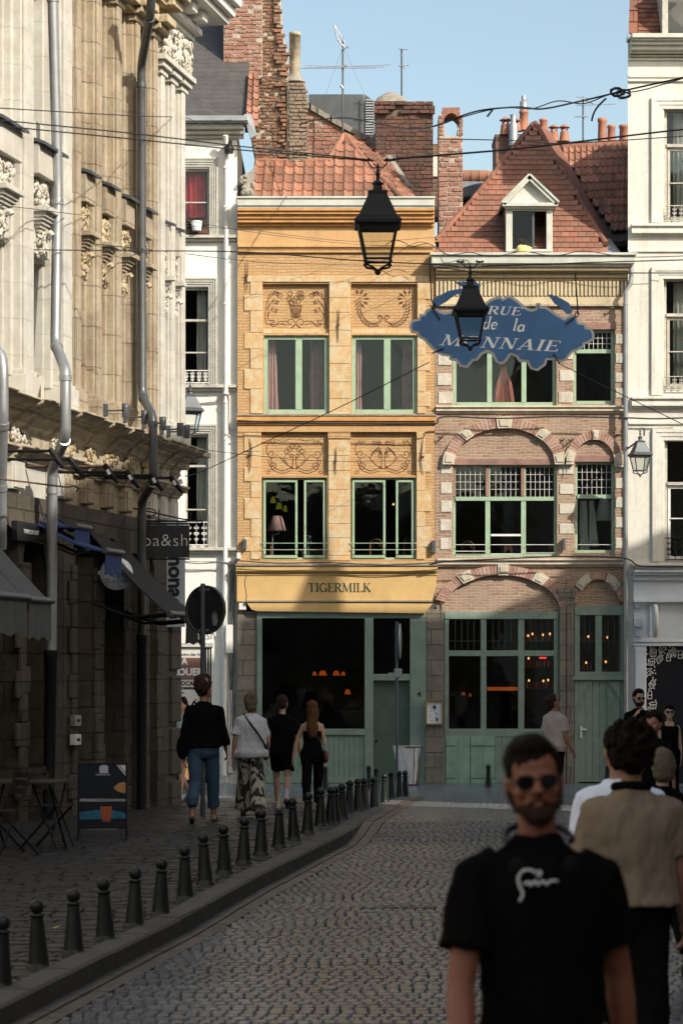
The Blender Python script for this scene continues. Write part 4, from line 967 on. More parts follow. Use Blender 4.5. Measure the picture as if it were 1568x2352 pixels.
# ---------------------------------------------------------------- brick house hip roof and dormer
cl = [(1003,582),(1000,552),(1050,500),(1110,430),(1170,350),(1225,284),(1262,345),(1310,430),(1355,510),(1388,560),(1388,582)]
RB = [W(960,583,51.3), W(1430,583,51.3), W(1430,270,55.6), W(960,270,55.6)]
rf = tiles(*RB, 27, 25, M['tile2'], 'roof', H2, clip=cl)
m = MB(); m.slab([W(1003,584,51.4), W(1000,554,51.8), W(1050,502,52.5), W(1110,432,53.4), W(1170,352,54.6), W(1225,288,55.5), W(1262,348,54.6), W(1355,512,52.4), W(1388,562,51.7), W(1386,584,51.4)], (0,.05,-.1)); m.build('roof_deck', M['room'], rf)
ridge(rf, [W(1000,553,51.7), W(1050,500,52.45), W(1110,430,53.4), W(1170,352,54.5), W(1223,286,55.45)], .06, M['tile3'], 26)
ridge(rf, [W(1390,562,51.6), W(1355,508,52.4), W(1310,430,53.5), W(1262,345,54.6), W(1228,284,55.45)], .07, M['tile3'], 24)
# far slope of the hip, falls away in its own shade
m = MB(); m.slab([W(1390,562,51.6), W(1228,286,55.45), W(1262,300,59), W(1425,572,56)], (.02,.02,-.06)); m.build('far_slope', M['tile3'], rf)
m = MB(); m.box((fx(1000),YF+2,fz(586)), (fx(1425),YF+4,fz(560))); m.build('attic_wall', M['brickB'], H2)
# zinc valley sheet at right
m = MB(); m.slab([W(1378,545,51.9), W(1382,584,51.5), W(1430,586,51.5), W(1400,548,52.2)], (.0,.03,-.03)); m.build('zinc_flashing', M['zinc'], H2)
# dormer
YD = 51.27
D = thing('dx', (0,0,0), 'x', 'x'); bpy.data.objects.remove(D)
def PX(px, py, Y=YD): return W(px, py, Y)
m = MB(); w0, w1 = 1161, 1268
m.box(PX(1161,578), PX(1176,472)+Vector((0,.14,0))); m.box(PX(1254,578), PX(1268,472)+Vector((0,.14,0))); m.box(PX(1176,578), PX(1254,572)+Vector((0,.16,0))); m.box(PX(1176,484), PX(1254,472)+Vector((0,.13,0)))
dm = m.build('dormer', M['white_lead'], H2, bev=.008)
m = MB(); m.box(PX(1162,578)+Vector((0,.15,0)), PX(1170,468)+Vector((0,1.9,0))); m.box(PX(1260,578)+Vector((0,.15,0)), PX(1267,468)+Vector((0,1.9,0))); m.box(PX(1176,580)+Vector((0,1.5,0)), PX(1254,470)+Vector((0,1.6,0))); m.build('dormer_cheek', M['zinc_d'], dm)
m = MB(); m.prism([(PX(x,y).x, PX(x,y).z) for x,y in ((1165,468),(1268,468),(1214,412))], YD-.01, YD+.1); m.build('pediment', M['cream'], dm)
m = MB()
for a, b in (((1152,468),(1214,405)),((1280,468),(1214,405))):
    A, B = PX(*a), PX(*b); d = (B-A).normalized(); n_ = Vector((-d.z,0,d.x)); n_ = n_ if n_.z < 0 else -n_
    m.slab([A-Vector((0,.14,0)), B-Vector((0,.14,0)), B+n_*.075-Vector((0,.14,0)), A+n_*.075-Vector((0,.14,0))], (0,.3,0))
    m.slab([A-Vector((0,.17,0))-n_*.03, B-Vector((0,.17,0))-n_*.03, B-Vector((0,.17,0)), A-Vector((0,.17,0))], (0,2.1,0))
m.box(PX(1153,476)-Vector((0,.14,0)), PX(1279,468)); m.box(PX(1158,480)-Vector((0,.08,0)), PX(1274,476)); m.build('dormer_moulding', M['white_lead'], dm, bev=.005)
m = MB(); m.box(PX(1176,572)+Vector((0,.06,0)), PX(1224,484)+Vector((0,.07,0))); m.build('pane', glass('dusty_glass', (.35,.36,.33)), dm)
m = MB(); m.box(PX(1222,572)+Vector((0,.05,0)), PX(1227,484)+Vector((0,.09,0))); m.build('sash', M['zinc_d'], dm)
m = MB(); rr = random.Random(3); rings = []
for z, r in ((-.12,.10),(0,.12),(.06,.14),(.09,.10),(.11,.04)): rings.append([PX(1200,577)+Vector((r*1.2*math.cos(a)*(1+.2*math.sin(3*a+z*20)), -.06+r*.5*math.sin(a), z+.02*math.sin(2*a))) for a in [k*math.pi/8 for k in range(16)]])
m.loft(rings); m.build('yellow_cloth', plain('pale_yellow_cloth', (.75,.58,.25), .9, .1, 6), None, 'pale yellow cloth hung over the sill of the dormer window', 'cloth')

# ---------------------------------------------------------------- right rear pantile roof
H5 = thing('house', W(1370,600,58), 'house behind with orange pantile roof between brick house and white corner house', 'house', 'houses behind the street front')
e0, e1, t1, t0 = W(1250,560,54.6), W(1470,548,54.6), W(1470,328,59), W(1250,338,59)
rf = tiles(e0, e1, t1, t0, 12, 16, M['tile'], 'roof', H5, clip=[(1290,332),(1450,330),(1450,500),(1432,530),(1395,520),(1300,372)], kind='pan')
m = MB(); m.slab([e0+Vector((0,.15,0)), e1+Vector((0,.15,0)), t1+Vector((0,.15,0)), t0+Vector((0,.15,0))], (0,.1,-.1)); m.build('roof_deck', M['room'], rf)
ridge(rf, [W(1290,342,59), W(1365,338,59), W(1445,334,59)], .11, M['tile3'], 8)
m = MB(); m.box(W(1240,700,56), W(1470,560,56)+Vector((0,5,0))); m.build('wall', M['brickB'], H5)
def stack(name, x0, y0, x1, y1, Y, deep, mat, lab, grp='chimney stacks', cap=None, bev=.02):
    t = thing(name, W((x0+x1)/2, y1, Y), lab, 'chimney', grp)
    m = MB(); a, b = W(x0, y1, Y), W(x1, y0, Y)
    m.box(a, b+Vector((0, deep, 0))); m.build('stack', mat, t, bev=bev)
    m = MB()
    for (o, ya, yb) in (cap or ()): m.box(W(x0-o, yb, Y)-Vector((0,o*.009,0)), W(x1+o, ya, Y)+Vector((0, deep+o*.009, 0)))
    if cap: m.build('cap', mat, t, bev=bev)
    return t
def pot(t, x, yt, yb, r, Y, hood=False, mat=None):
    s = Y/F; c = W(x, yb, Y); h = (yb-yt)*s; m = MB(); r *= s
    if hood:
        m.lathe([(r,0),(r*.95,.1*h),(r*.78,.5*h),(r*.78,.55*h)], c, 12); 
        for k in range(4): a = k*math.pi/2+.5; m.box(c+Vector((r*.6*math.cos(a)-.02, r*.6*math.sin(a)-.02, .53*h)), c+Vector((r*.6*math.cos(a)+.02, r*.6*math.sin(a)+.02, .8*h)))
        m.lathe([(r*1.05,.78*h),(r*1.1,.8*h),(.01,h)], c, 12)
    else: m.lathe([(r*1.1,0),(r*1.0,.06*h),(r*.85,.85*h),(r*.98,.88*h),(r*.98,h),(r*.75,h),(r*.7,.7*h)], c, 12)
    m.build('chimney_pot', mat or M['clay'], t)
st = stack('chimney', 1365, 340, 1450, 352, 60, 1.2, M['cement'], 'chimney with three tall plain red pots beside the white corner house')
pot(st, 1382, 272, 338, 11, 60); pot(st, 1403, 288, 338, 10, 60); pot(st, 1433, 288, 340, 13, 60)
st = stack('chimney', 1137, 312, 1215, 390, 62, 1.2, M['brickB'], 'brick chimney with hooded red pots at the left of the steep roof apex', cap=[(2,308,318)])
pot(st, 1160, 268, 310, 13, 62, True); pot(st, 1189, 272, 302, 10, 62, True); pot(st, 1202, 255, 300, 11, 62)
m = MB(); m.lathe([(.1,0),(.1,.25),(.06,.26),(.06,.4)], W(1202,256,62), 10); m.build('metal_cowl', M['zinc'], st)
m = MB(); m.lathe([(.12,0),(.12,.55),(.07,.6),(.09,.8)], W(1178,335,61.8), 12); m.build('metal_flue', M['zinc'], st)
st = stack('chimney', 1222, 322, 1310, 342, 62.5, 1.2, M['cement'], 'chimney with a row of hooded red pots behind the roof apex')
for x in (1229, 1247): pot(st, x, 274 if x == 1247 else 280, 312, 10, 62.4, x != 1247)
for x in (1271, 1295): pot(st, x, 285, 325, 12, 62.4, True)
# brick party chimney above the yellow roof
st = stack('chimney', 862, 250, 994, 470, 55.2, 1.3, M['mort_d'], 'broad dark sooty brick chimney right of the yellow house roof', cap=[(1,236,252)], bev=.04)
bricks(st, [(861,470),(861,262),(995,262),(995,470)], 55.2, .25, .098, M['bk_dark'], seed=4)
bricks(st, [(858,262),(858,234),(999,234),(999,262)], 55.15, .25, .098, M['bk_dark'], out=.07, seed=5)
m = MB(); m.lathe([(.42,0),(.34,.12),(.14,.24),(.0,.26)], W(898,238,55.6), 9, 1., .6); m.build('mortar_flaunching', M['cement'], st)
pot(st, 897, 213, 232, 8, 55.6, mat=M['clay'])
# slim chimney with an arched cap
st = stack('chimney', 1007, 312, 1062, 576, 52.6, .75, M['mort_l'], 'slim red brick chimney with white joints and a tile arch on top')
m = MB(); Yc = 52.6
P = [(1007,312),(1007,262),(1062,262),(1062,312)]
m.prism([(W(x,y,Yc).x, W(x,y,Yc).z) for x, y in ((1007,312),(1007,262),(1018,262),(1018,281),(1022,297),(1022,312))], Yc, Yc+.7)
m.prism([(W(x,y,Yc).x, W(x,y,Yc).z) for x, y in ((1062,312),(1062,262),(1054,262),(1054,281),(1050,297),(1050,312))], Yc, Yc+.7)
m.build('arch_pier', M['mort_l'], st, bev=.01)
bricks(st, [(1006,576),(1006,312),(1063,312),(1063,576)], 52.6, .23, .108, M['bk_pale'], gap=.026, seed=6); bricks(st, [(1007,312),(1007,264),(1018,264),(1018,312)], 52.6, .11, .09, M['bk_pale'], seed=7); bricks(st, [(1054,312),(1054,264),(1063,264),(1063,312)], 52.6, .09, .09, M['bk_pale'], seed=8)
m = MB(); pts = [(1018,281),(1020,270),(1028,262),(1036,259),(1044,262),(1052,270),(1054,281)]
m.prism([(W(x,y,Yc).x, W(x,y,Yc).z) for x, y in pts[::-1]+[(1016,270),(1016,247),(1055,247),(1056,270)]], Yc-.01, Yc+.7); m.build('arch_cap', M['bk_pale'], st)
# low brick parapet, pale wall and zinc between the chimneys
BW = thing('roof_back_wall', W(1040,470,57), 'small cluttered roof of zinc, ridge tiles and old walling seen between the chimneys', 'roof', 'houses behind the street front')
m = MB(); m.slab([W(1060,470,57), W(1150,470,57), W(1150,412,58), W(1060,412,58)], (0,.05,-.05)); m.build('zinc_sheet', M['zinc'], BW)
m = MB(); m.lathe([(.6,0),(.5,.25),(.2,.36),(0,.38)], W(1105,460,56), 12); m.build('zinc_hood', M['zinc_d'], BW)
ridge(BW, [W(1062,405,58), W(1155,406,58)], .14, M['tile'], 5); m = MB(); m.box(W(985,500,56.5), W(1012,330,56.5)+Vector((0,.6,0))); m.box(W(1060,478,56.2), W(1130,456,56.2)+Vector((0,.4,0))); m.build('old_wall', M['brickD'], BW)
m = MB(); m.box(W(988,405,56), W(1008,355,56)+Vector((0,.3,0))); m.build('pale_wall', M['cream'], BW)

# ---------------------------------------------------------------- white house at the left of the front, and the roofs above it
Y3 = 51.55
H3 = thing('house', (fx(470), Y3, GB), 'white rendered house with grey window surrounds and dark slate roof left of the yellow house', 'house', 'houses closing the street')
W3 = [(418,387,481,542),(420,660,481,885),(425,998,479,1257),(396,1480,486,1800)]
m = MB(); wall(m, (330,320,545,1810), W3, Y=Y3, depth=.22); m.build('wall', M['cream2'], H3)
shell(H3, 330, 300, 545, 1806, Y=Y3, floors=(610, 950, 1370))
cornice(H3, 330, 572, [(276,288,.45),(288,291,.4)], M['zinc'], Y3, 'gutter', .01)
cornice(H3, 330, 560, [(291,303,.3),(303,312,.2),(312,319,.1)], M['greystone'], Y3, bev=.02)
m = MB(); sm_ = MB()
for x0, x1, y0, y1 in ((380,502,363,542),(380,500,638,885),(380,500,975,1258)):
    for k in range(4):
        o = .03+.018*(3-k); q = 5.2*k; xr, yt = x1-q, y0+q
        fb(m, xr-5.2, yt, xr, y1, o, 0, Y3); fb(m, x0, yt, xr-5.2, yt+5.2, o, 0, Y3)
    fb(sm_, x0, y1, 543, y1+7, .16, 0, Y3); fb(sm_, x0, y1+7, 540, y1+13, .1, 0, Y3)
m.build('window_surround', M['greystone'], H3, bev=.004); sm_.build('sill', M['greystone'], H3, bev=.006)
for x0, y0, x1, y1, tr in ((418,387,481,542,(464,)),(420,660,481,885,(735,809)),(425,998,479,1257,(1070,1170))):
    window(H3, x0, y0, x1, y1, M['greystone'], trans=[(t, 5 if i == 0 and y0 > 600 else 3) for i, t in enumerate(tr)], fr=5, Y=Y3)
curtain(H3, 428, 474, 396, 500, M['curt_red'], 4, Y=Y3+.28)
for _y0, _y1 in ((668,880),(1006,1200)): curtain(H3, 452, 474, _y0, _y1, M['cream'], 3, Y=Y3+.34, taper=.15)
def grille(par, x0, x1, y0, y1, Y, mat):
    m = MB(); 
    for y in (y0, y1): m.tube([(fx(x0,Y),Y-.06,fz(y,Y)), (fx(x1,Y),Y-.06,fz(y,Y))], .012, 5)
    n = max(2, int((x1-x0)/14))
    for i in range(n):
        cx = x0+(i+.5)*(x1-x0)/n; r = (x1-x0)/n*.42
        for s in (-1, 1):
            P = scroll(cx+s*r*.45, (y0+y1)/2, r*.5, 1.3, 90, s, 12); m.tube([(fx(a,Y), Y-.06, fz(b,Y)) for a, b in P], .009, 4)
            P = scroll(cx+s*r*.4, (y0*.75+y1*.25), r*.4, 1, -90, s, 10); m.tube([(fx(a,Y), Y-.06, fz(b,Y)) for a, b in P], .008, 4)
            P = scroll(cx+s*r*.4, (y0*.25+y1*.75), r*.4, 1, 90, s, 10); m.tube([(fx(a,Y), Y-.06, fz(b,Y)) for a, b in P], .008, 4)
        m.tube([(fx(cx,Y),Y-.06,fz(y0,Y)), (fx(cx,Y),Y-.06,fz(y1,Y))], .008, 4)
    m.build('balcony_grille', mat, par)
grille(H3, 420, 480, 508, 538, Y3, M['rust']); grille(H3, 420, 480, 852, 880, Y3, M['white']); grille(H3, 425, 478, 1200, 1252, Y3, M['white'])
m = MB(); m.box((fx(424,Y3),Y3-.1,fz(538,Y3)), (fx(478,Y3),Y3+.05,fz(527,Y3))); m.build('window_planter', M['rust'], H3)
m = MB(); m.lathe([(.09,0),(.12,.2),(.11,.2)], W(452,530,51.35), 12); m.build('bucket', M['white'], None, 'small white bucket on the planter of the red curtained window', 'bucket')
# lower shop window with letting posters
m = MB()
for x in (398, 466, 474, 480): fb(m, x, 1480, x+2.5, 1640, -.02, .05, Y3)
for y in (1480, 1575, 1590): fb(m, 464, y, 486, y+3, -.03, .06, Y3)
fb(m, 396, 1476, 490, 1486, .03, .1, Y3); m.build('shop_window_frame', M['greystone'], H3)
PS = thing('letting_poster', (fx(432,Y3), Y3, fz(1560,Y3)), 'white and brown letting poster reading A LOUER LOCAL in the shop window at the left', 'poster')
m = MB(); m.box((fx(398,Y3),Y3+.03,fz(1640,Y3)), (fx(462,Y3),Y3+.04,fz(1488,Y3))); m.build('sheet', plain('paper_white', (.62,.6,.55), .7, .06), PS)
m = MB(); m.box((fx(398,Y3),Y3+.02,fz(1561,Y3)), (fx(462,Y3),Y3+.03,fz(1511,Y3))); m.build('brown_band', plain('poster_brown', (.2,.1,.07), .6, .05), PS)
def ft(s, name, mat, par, px, py, Y, size, off=0, **k): return text(s, name, mat, par, Matrix.Translation((fx(px,Y), Y, fz(py,Y))) @ FRONT, size, .002, off, **k)
ft('A', 'lettering', M['chalk'], PS, 424, 1520, Y3+.015, .19, .008); ft('LOUER', 'lettering', M['chalk'], PS, 432, 1544, Y3+.015, .21, .009)
ft('LOCAL', 'lettering', M['black'], PS, 430, 1570, Y3+.025, .12, .005); ft('COMMERCIAL', 'lettering', M['black'], PS, 436, 1581, Y3+.025, .075, .003)
m = MB(); rr = random.Random(8)
for q in range(16):
    x, y = rr.uniform(402,458), rr.uniform(1592,1636); P = spl([(x,y),(x+rr.uniform(-8,8),y+rr.uniform(-6,6)),(x+rr.uniform(-8,8),y+rr.uniform(-6,6))],4)
    m.tube([(fx(a,Y3),Y3+.025,fz(b,Y3)) for a,b in P], .01, 4)
m.build('graffiti', M['black'], PS)
ft('Financière des Arts', 'lettering', M['black'], PS, 433, 1503, Y3+.025, .085)
# downpipe, cables, boxes
m = MB()
m.tube([(fx(520,Y3),Y3-.3,fz(318,Y3)), (fx(520,Y3),Y3-.12,fz(355,Y3)), (fx(519,Y3),Y3-.12,fz(1100,Y3)), (fx(515,Y3),Y3-.12,fz(1780,Y3))], .055, 10)
for y in (388, 478, 700, 905, 925, 1010, 1290, 1450): m.lathe([(.07,-.02),(.07,.02)], (fx(519,Y3),Y3-.12,fz(y,Y3)), 10)
m.build('downpipe', M['white'], H3)
m = MB(); fb(m, 524, 1585, 534, 1775, .08, 0, Y3); fb(m, 518, 1600, 522, 1800, .05, 0, Y3); m.build('cable_duct', M['white'], H3, bev=.006)
for lab, x0, y0, x1, y1 in (('white junction box at the corner between white and yellow houses, near the lower ledge',544,1270,553,1284),):
    m = MB(); fb(m, x0, y0, x1, y1, .1, 0, YF); m.build('junction_box', M['white'], H3, bev=.01)
m = MB(); rr = random.Random(5)
for k in range(9):
    x = 527+k*1.7; P = [(x+rr.uniform(-2,2), 1290)]
    for y in range(1340, 1800, 60): P.append((x+rr.uniform(-2.5,2.5), y))
    m.tube([(a.x, a.y, a.z) for a in spl([(fx(q[0],Y3), Y3-.05-.02*(k%3), fz(q[1],Y3)) for q in P],3)], .009, 4)
for k in range(3): m.tube(spl([(fx(x,Y3),Y3-.17,fz(y+rr.uniform(-1,1)+k*2,Y3)) for x,y in ((420,1289),(460,1292),(500,1290),(530,1293),(543,1288))],4), .01, 4)
for k in range(3): m.tube(spl([(fx(x,Y3),Y3-.17,fz(y+rr.uniform(-1,1)+k*2,Y3)) for x,y in ((420,905),(460,909),(505,907),(525,911),(527,960),(530,985),(545,983))],4), .01, 4)
m.build('cable_bundle', M['cable_g'], H3)
m = MB(); fb(m, 519, 1435, 535, 1500, .06, 0, Y3-.2); m.build('notice_plate', M['white'], H3, bev=.006)
m = MB(); m.box(W(521,340,51.3), W(533,322,51.3)+Vector((0,.15,0))); m.lathe([(.09,0),(.11,.12),(.05,.2)], W(526,352,51.3), 10); m.build('floodlight', M['iron'], None, 'small black floodlight on top of the white downpipe', 'floodlight')
# slate mansard and roofs above
m = MB(); m.slab([W(330,277,51.8), W(572,277,51.8), W(572,-60,56.5), W(330,-60,56.5)], (0,.1,-.1)); m.build('roof', M['slate'], H3)
m = MB(); m.slab([W(562,292,51.5), W(590,292,51.5), W(592,170,53.2), W(566,170,53.2)], (0,.1,-.1)); m.build('roof_deck', M['room'], H3)
tiles(W(563,292,51.4), W(592,292,51.4), W(594,170,53.1), W(570,170,53.1), 8, 2, M['tile'], 'roof_edge', H3, kind='pan')
m = MB(); m.slab([W(560,262,51.3), W(578,262,51.3), W(590,310,51.2), W(574,318,51.2)], (0,.1,0)); m.build('zinc_flashing', M['zinc'], H3)
st = stack('chimney', 513, -60, 602, 182, 53.6, 1.6, M['mort_l'], 'massive pale jointed brick chimney rising out of the slate roof', bev=.01)
bricks(st, [(513,182),(513,-20),(603,-20),(603,182)], 53.6, .24, .093, M['bk_pale'], gap=.024, seed=9)
m = MB(); m.slab([W(514,196,53.3), W(570,196,53.3), W(602,176,53.5), W(513,176,53.5)], (0,.3,0)); m.build('mortar_foot', M['cement'], st)
m = MB(); m.slab([W(513,198,53.2), W(572,194,53.2), W(572,204,52.9), W(513,208,52.9)], (0,.05,-.02)); m.build('lead_apron', M['zinc'], st)
# rough party wall
PWL = thing('party_wall', W(625,360,53.5), 'rough rubble and brick party wall climbing between slate roof and orange roof', 'wall')
def slabw(pts, Y, th, mat, name, par, bev=.03):
    m = MB(); m.prism([(W(x,y,Y).x, W(x,y,Y).z) for x,y in pts], Y, Y+th); return m.build(name, mat, par, bev=bev)
slabw([(590,372),(578,330),(572,290),(590,180),(603,170),(602,-60),(640,-60),(646,20),(650,80),(660,120),(663,180),(662,372)], 53.9, 1.4, M['mort_l'], 'rubble_face', PWL)
bricks(PWL, [(592,370),(582,320),(580,250),(594,180),(604,160),(603,-20),(628,-20),(634,60),(640,180),(652,372)], 53.9, .13, .075, M['bk_rub'], gap=.02, out=.05, rough=2.2, seed=10)
slabw([(630,-60),(640,-60),(645,20),(651,80),(660,130),(664,190),(690,195),(700,230),(706,330),(706,372),(655,372),(650,180),(634,80)], 54.2, 1.6, M['mort_d'], 'brick_face', PWL)
bricks(PWL, [(628,-20),(641,-20),(646,30),(652,85),(661,130),(664,192),(690,196),(700,230),(705,372),(650,372),(640,180)], 53.85, .21, .088, M['bk_rub'], gap=.02, out=.08, rough=1.8, seed=11)
st = stack('chimney', 658, 190, 702, 372, 53.75, .5, M['cement'], 'narrow crumbling chimney carrying one tall round cement flue', bev=.05)
bricks(st, [(666,372),(664,190),(702,190),(706,240),(708,372)], 53.75, .2, .085, M['bk_grey'], gap=.022, out=.05, rough=1.8, seed=12)
m = MB(); m.lathe([(.24,0),(.2,.08),(.15,.14),(.13,.18)], W(677,190,54.05), 12); m.build('mortar_foot', M['cement'], st)
m = MB(); m.lathe([(.125,0),(.125,1.02),(.13,1.02),(.13,1.1),(.11,1.1),(.1,.9)], W(677,187,54.05), 16); m.build('round_flue', M['ledge_stone'], st)
GB2 = thing('gable_wall', W(760,360,56.3), 'raking red brick gable with mortar coping behind the yellow house roof', 'wall')
slabw([(700,372),(700,236),(712,246),(845,318),(860,330),(860,372)], 56.2, .4, M['mort_l'], 'brick_face', GB2)
bricks(GB2, [(701,372),(701,242),(712,250),(845,322),(858,332),(858,372)], 56.2, .24, .098, M['bk_pale'], gap=.022, seed=13)
m = MB(); A = [W(700,232,56.1), W(712,240,56.1), W(760,268,56.1), W(848,316,56.1)]
for a, b in zip(A, A[1:]): m.slab([a, b, b+Vector((0,0,-.09)), a+Vector((0,0,-.09))], (0,.6,0))
m.build('coping', M['cement'], GB2, bev=.02)
VB = thing('roof_housing', W(785,300,58), 'dark grey metal plant housing with louvred side on the roof behind', 'roof housing')
m = MB(); m.box(W(709,330,58), W(836,216,58)+Vector((0,1.5,0))); m.build('panel', M['zinc_d'], VB, bev=.02)
m = MB(); m.prism([(W(x,y,58).x, W(x,y,58).z) for x,y in ((837,216),(858,232),(860,330),(837,330))], 58.0, 59.4); m.build('side_panel', M['zinc_d'], VB)
m = MB()
for q in range(16): m.box(W(839,228+q*6,57.96), W(858,231+q*6,57.96)+Vector((0,.03,0)))
m.build('louvre', M['zinc'], VB)
# antennas
def antenna(x, y0, y1, Y, lab, els, dish=None):
    t = thing('tv_antenna', W(x, y1, Y), lab, 'antenna', 'roof antennas'); m = MB(); m.tube([W(x,y1,Y), W(x,y0,Y)], .022, 6); m.build('mast', M['zinc_d'], t)
    m = MB()
    for (x0, ya, x1, yb, r) in els: m.tube([W(x0,ya,Y-.05), W(x1,yb,Y-.05)], r, 5)
    m.build('element', M['zinc'], t)
an = [(698,156,895,149,.007),(700,151,882,154,.007),(692,157,862,156,.009),(768,58,775,90,.02),(775,90,793,112,.018),(768,58,792,100,.014),(785,112,800,108,.02),(783,155,796,150,.03),(782,196,788,204,.035)]
an += [(775+q*4,92+q*3.5,780+q*4,100+q*2,.012) for q in range(6)]
antenna(787, 86, 302, 55.5, 'tall aerial with long cross bars above the orange roof', an)
antenna(922, 112, 238, 57, 'slim aerial with two short bars on the broad dark chimney', [(915,112,936,114,.012),(914,152,938,150,.014),(930,146,930,157,.02)])
antenna(1338, 222, 370, 60, 'aerial standing on the pantile roof at the right', [(1322,222,1352,226,.012),(1322,242,1412,239,.01),(1318,268,1350,268,.014),(1334,268,1344,268,.02),(1336,226,1362,238,.02)])
m = MB()
for a, b in (((786,112),(745,225)),((790,112),(845,235))): m.tube([W(a[0],a[1],55.5), W(b[0],b[1],55.5)], .004, 4)
m.build('guy_wire', M['cable_g'], [o for o in bpy.data.objects if o.name == 'tv_antenna'][0])
# ---------------------------------------------------------------- white corner house at the right
Y4 = 51.3
H4 = thing('house', (fx(1520), Y4, GB), 'tall off-white corner house with framed windows and pale blue shopfront at the right edge', 'house', 'houses closing the street')
W4 = [(1524,246,1620,510),(1523,636,1620,895),(1525,1005,1620,1292),(1482,1482,1700,1803)]
m = MB(); wall(m, (1441,118,1720,1810), W4, Y=Y4, depth=.25); m.build('wall', M['cream'], H4)
shell(H4, 1441, 95, 1720, 1806, Y=Y4, floors=(575, 950, 1370), slant=True, mat=M['cream'])
cornice(H4, 1444, 1720, [(90,100,.5),(100,104,.44),(104,112,.36),(112,122,.28),(122,126,.2),(128,132,.08)], M['white_lead'], Y4, bev=.012)
cornice(H4, 1441, 1720, [(136,139,.06),(172,178,.035),(184,188,.05)], M['cream'], Y4, 'string_course', .006)
for y in (516, 912, 1294):
    cornice(H4, 1448, 1720, [(y,y+6,.16),(y+6,y+16,.11),(y+16,y+22,.14),(y+22,y+26,.06)], M['cream'], Y4, 'string_course', .008)
    if y < 1200: cornice(H4, 1442, 1720, [(y+58,y+63,.04)], M['cream'], Y4, 'string_course', .006)
m = MB()
for (x0, y0, x1, y1) in ((1494,224,1700,512),(1494,614,1700,908),(1496,985,1700,1290)):
    for k in range(3):
        o, q = .06-.015*k, 9*k; fb(m, x0+q, y0+q, x0+q+9, y1, o, 0, Y4); fb(m, x0+q+9, y0+q, x1, y0+q+9, o, 0, Y4)
m.build('window_surround', M['cream'], H4, bev=.006)
for (x0, y0, x1, y1, t1_, t2_) in ((1524,246,1620,510,332,418),(1523,636,1620,895,722,806),(1525,1005,1620,1292,1110,1190)):
    window(H4, x0, y0, x1, y1, M['greystone'], trans=[(t1_, 7)], fr=8, Y=Y4, dep=.16)
    window(H4, x0+10, t1_+5, x1, y1-8, M['white'] if y0 > 900 else M['greystone'], trans=[(t2_, 2.5)], fr=6, Y=Y4, dep=.19, name='casement')
    if y0 < 900: curtain(H4, 1545, 1600, y0+14, y1-30, M['cream'], 5, Y=Y4+.45)
grille(H4, 1524, 1600, 474, 508, Y4, M['greystone']); grille(H4, 1524, 1600, 866, 896, Y4, M['greystone']); grille(H4, 1526, 1602, 1236, 1286, Y4, M['iron'])
m = MB(); m.slab([W(1446,92,51.3), W(1720,92,51.3), W(1720,-60,52.6), W(1450,-60,52.6)], (0,.1,-.05)); m.build('roof_deck', M['room'], H4)
tiles(W(1464,93,51.2), W(1720,93,51.2), W(1720,-50,52.5), W(1464,-50,52.5), 14, 20, M['tile3'], 'roof', H4, clip=[(1464,94),(1464,-60),(1521,-60),(1521,94)])
tiles(W(1442,78,51.1), W(1463,78,51.1), W(1464,-50,52.3), W(1446,-50,52.3), 5, 1, M['tile3'], 'roof_edge', H4)
m = MB(); m.box(W(1441,90,51.0), W(1466,80,51.0)+Vector((0,.3,0))); m.build('zinc_flashing', M['zinc'], H4)
m = MB(); m.box(W(1520,90,51.1), W(1533,-60,51.1)+Vector((0,.8,0))); m.box(W(1533,96,51.1), W(1600,90,51.1)+Vector((0,.6,0))); m.box(W(1533,-50,51.1), W(1600,-60,51.1)+Vector((0,.6,0))); dm = m.build('dormer', M['greystone'], H4)
m = MB(); m.box(W(1533,90,51.25), W(1600,-50,51.25)+Vector((0,.02,0))); m.build('pane', M['glass'], dm)
m = MB(); m.box(W(1535,90,52.3), W(1600,-50,52.3)+Vector((0,.02,0))); m.build('dormer_cheek', M['room'], dm)
m = MB(); P = [(1447,600),(1447,640),(1444,655),(1434,672),(1434,1290),(1436,1800)]
m.tube([(fx(a,Y4),Y4-.13,fz(b,Y4)) for a,b in P], .05, 9)
for y in (700, 960, 1120, 1350, 1560): m.lathe([(.062,-.02),(.062,.02)], (fx(1434,Y4),Y4-.13,fz(y,Y4)), 9)
m.build('downpipe', M['zinc'], H4)
# pale blue shopfront
m = MB()
for y0, y1, o in ((1310,1316,.36),(1316,1322,.3),(1322,1334,.2),(1372,1378,.2),(1378,1384,.24),(1470,1475,.08),(1478,1484,.12)): fb(m, 1451, y0, 1720, y1, o, .05, Y4)
fb(m, 1452, 1334, 1720, 1372, .13, .05, Y4); fb(m, 1453, 1384, 1720, 1470, .05, .02, Y4)
for o, x0, x1, y0, y1 in ((.1,1454,1482,1484,1800),(.13,1457,1479,1490,1795),(.14,1453,1472,1420,1440),(.16,1453,1478,1384,1390)): fb(m, x0, y0, x1, y1, o, 0, Y4)
m.build('shopfront_frame', M['shop_wall'], H4, bev=.006)
m = MB(); fb(m, 1452, 1302, 1720, 1308, .3, .1, Y4); m.build('lead_flashing', M['cement'], H4)
m = MB(); m.lathe([(.24,-.12),(.26,-.1),(.26,.1),(.24,.12)], (0,0,0), 20); me = m.mesh('blade'); me.transform(Matrix.Translation(Vector((fx(1497,Y4),Y4-.45,fz(1427,Y4)))-ORG[H4]) @ Matrix.Rotation(R(90),4,'Y') @ Matrix.Scale(.35,4,(0,0,1)) @ Matrix.Scale(1.35,4,(1,0,0)))
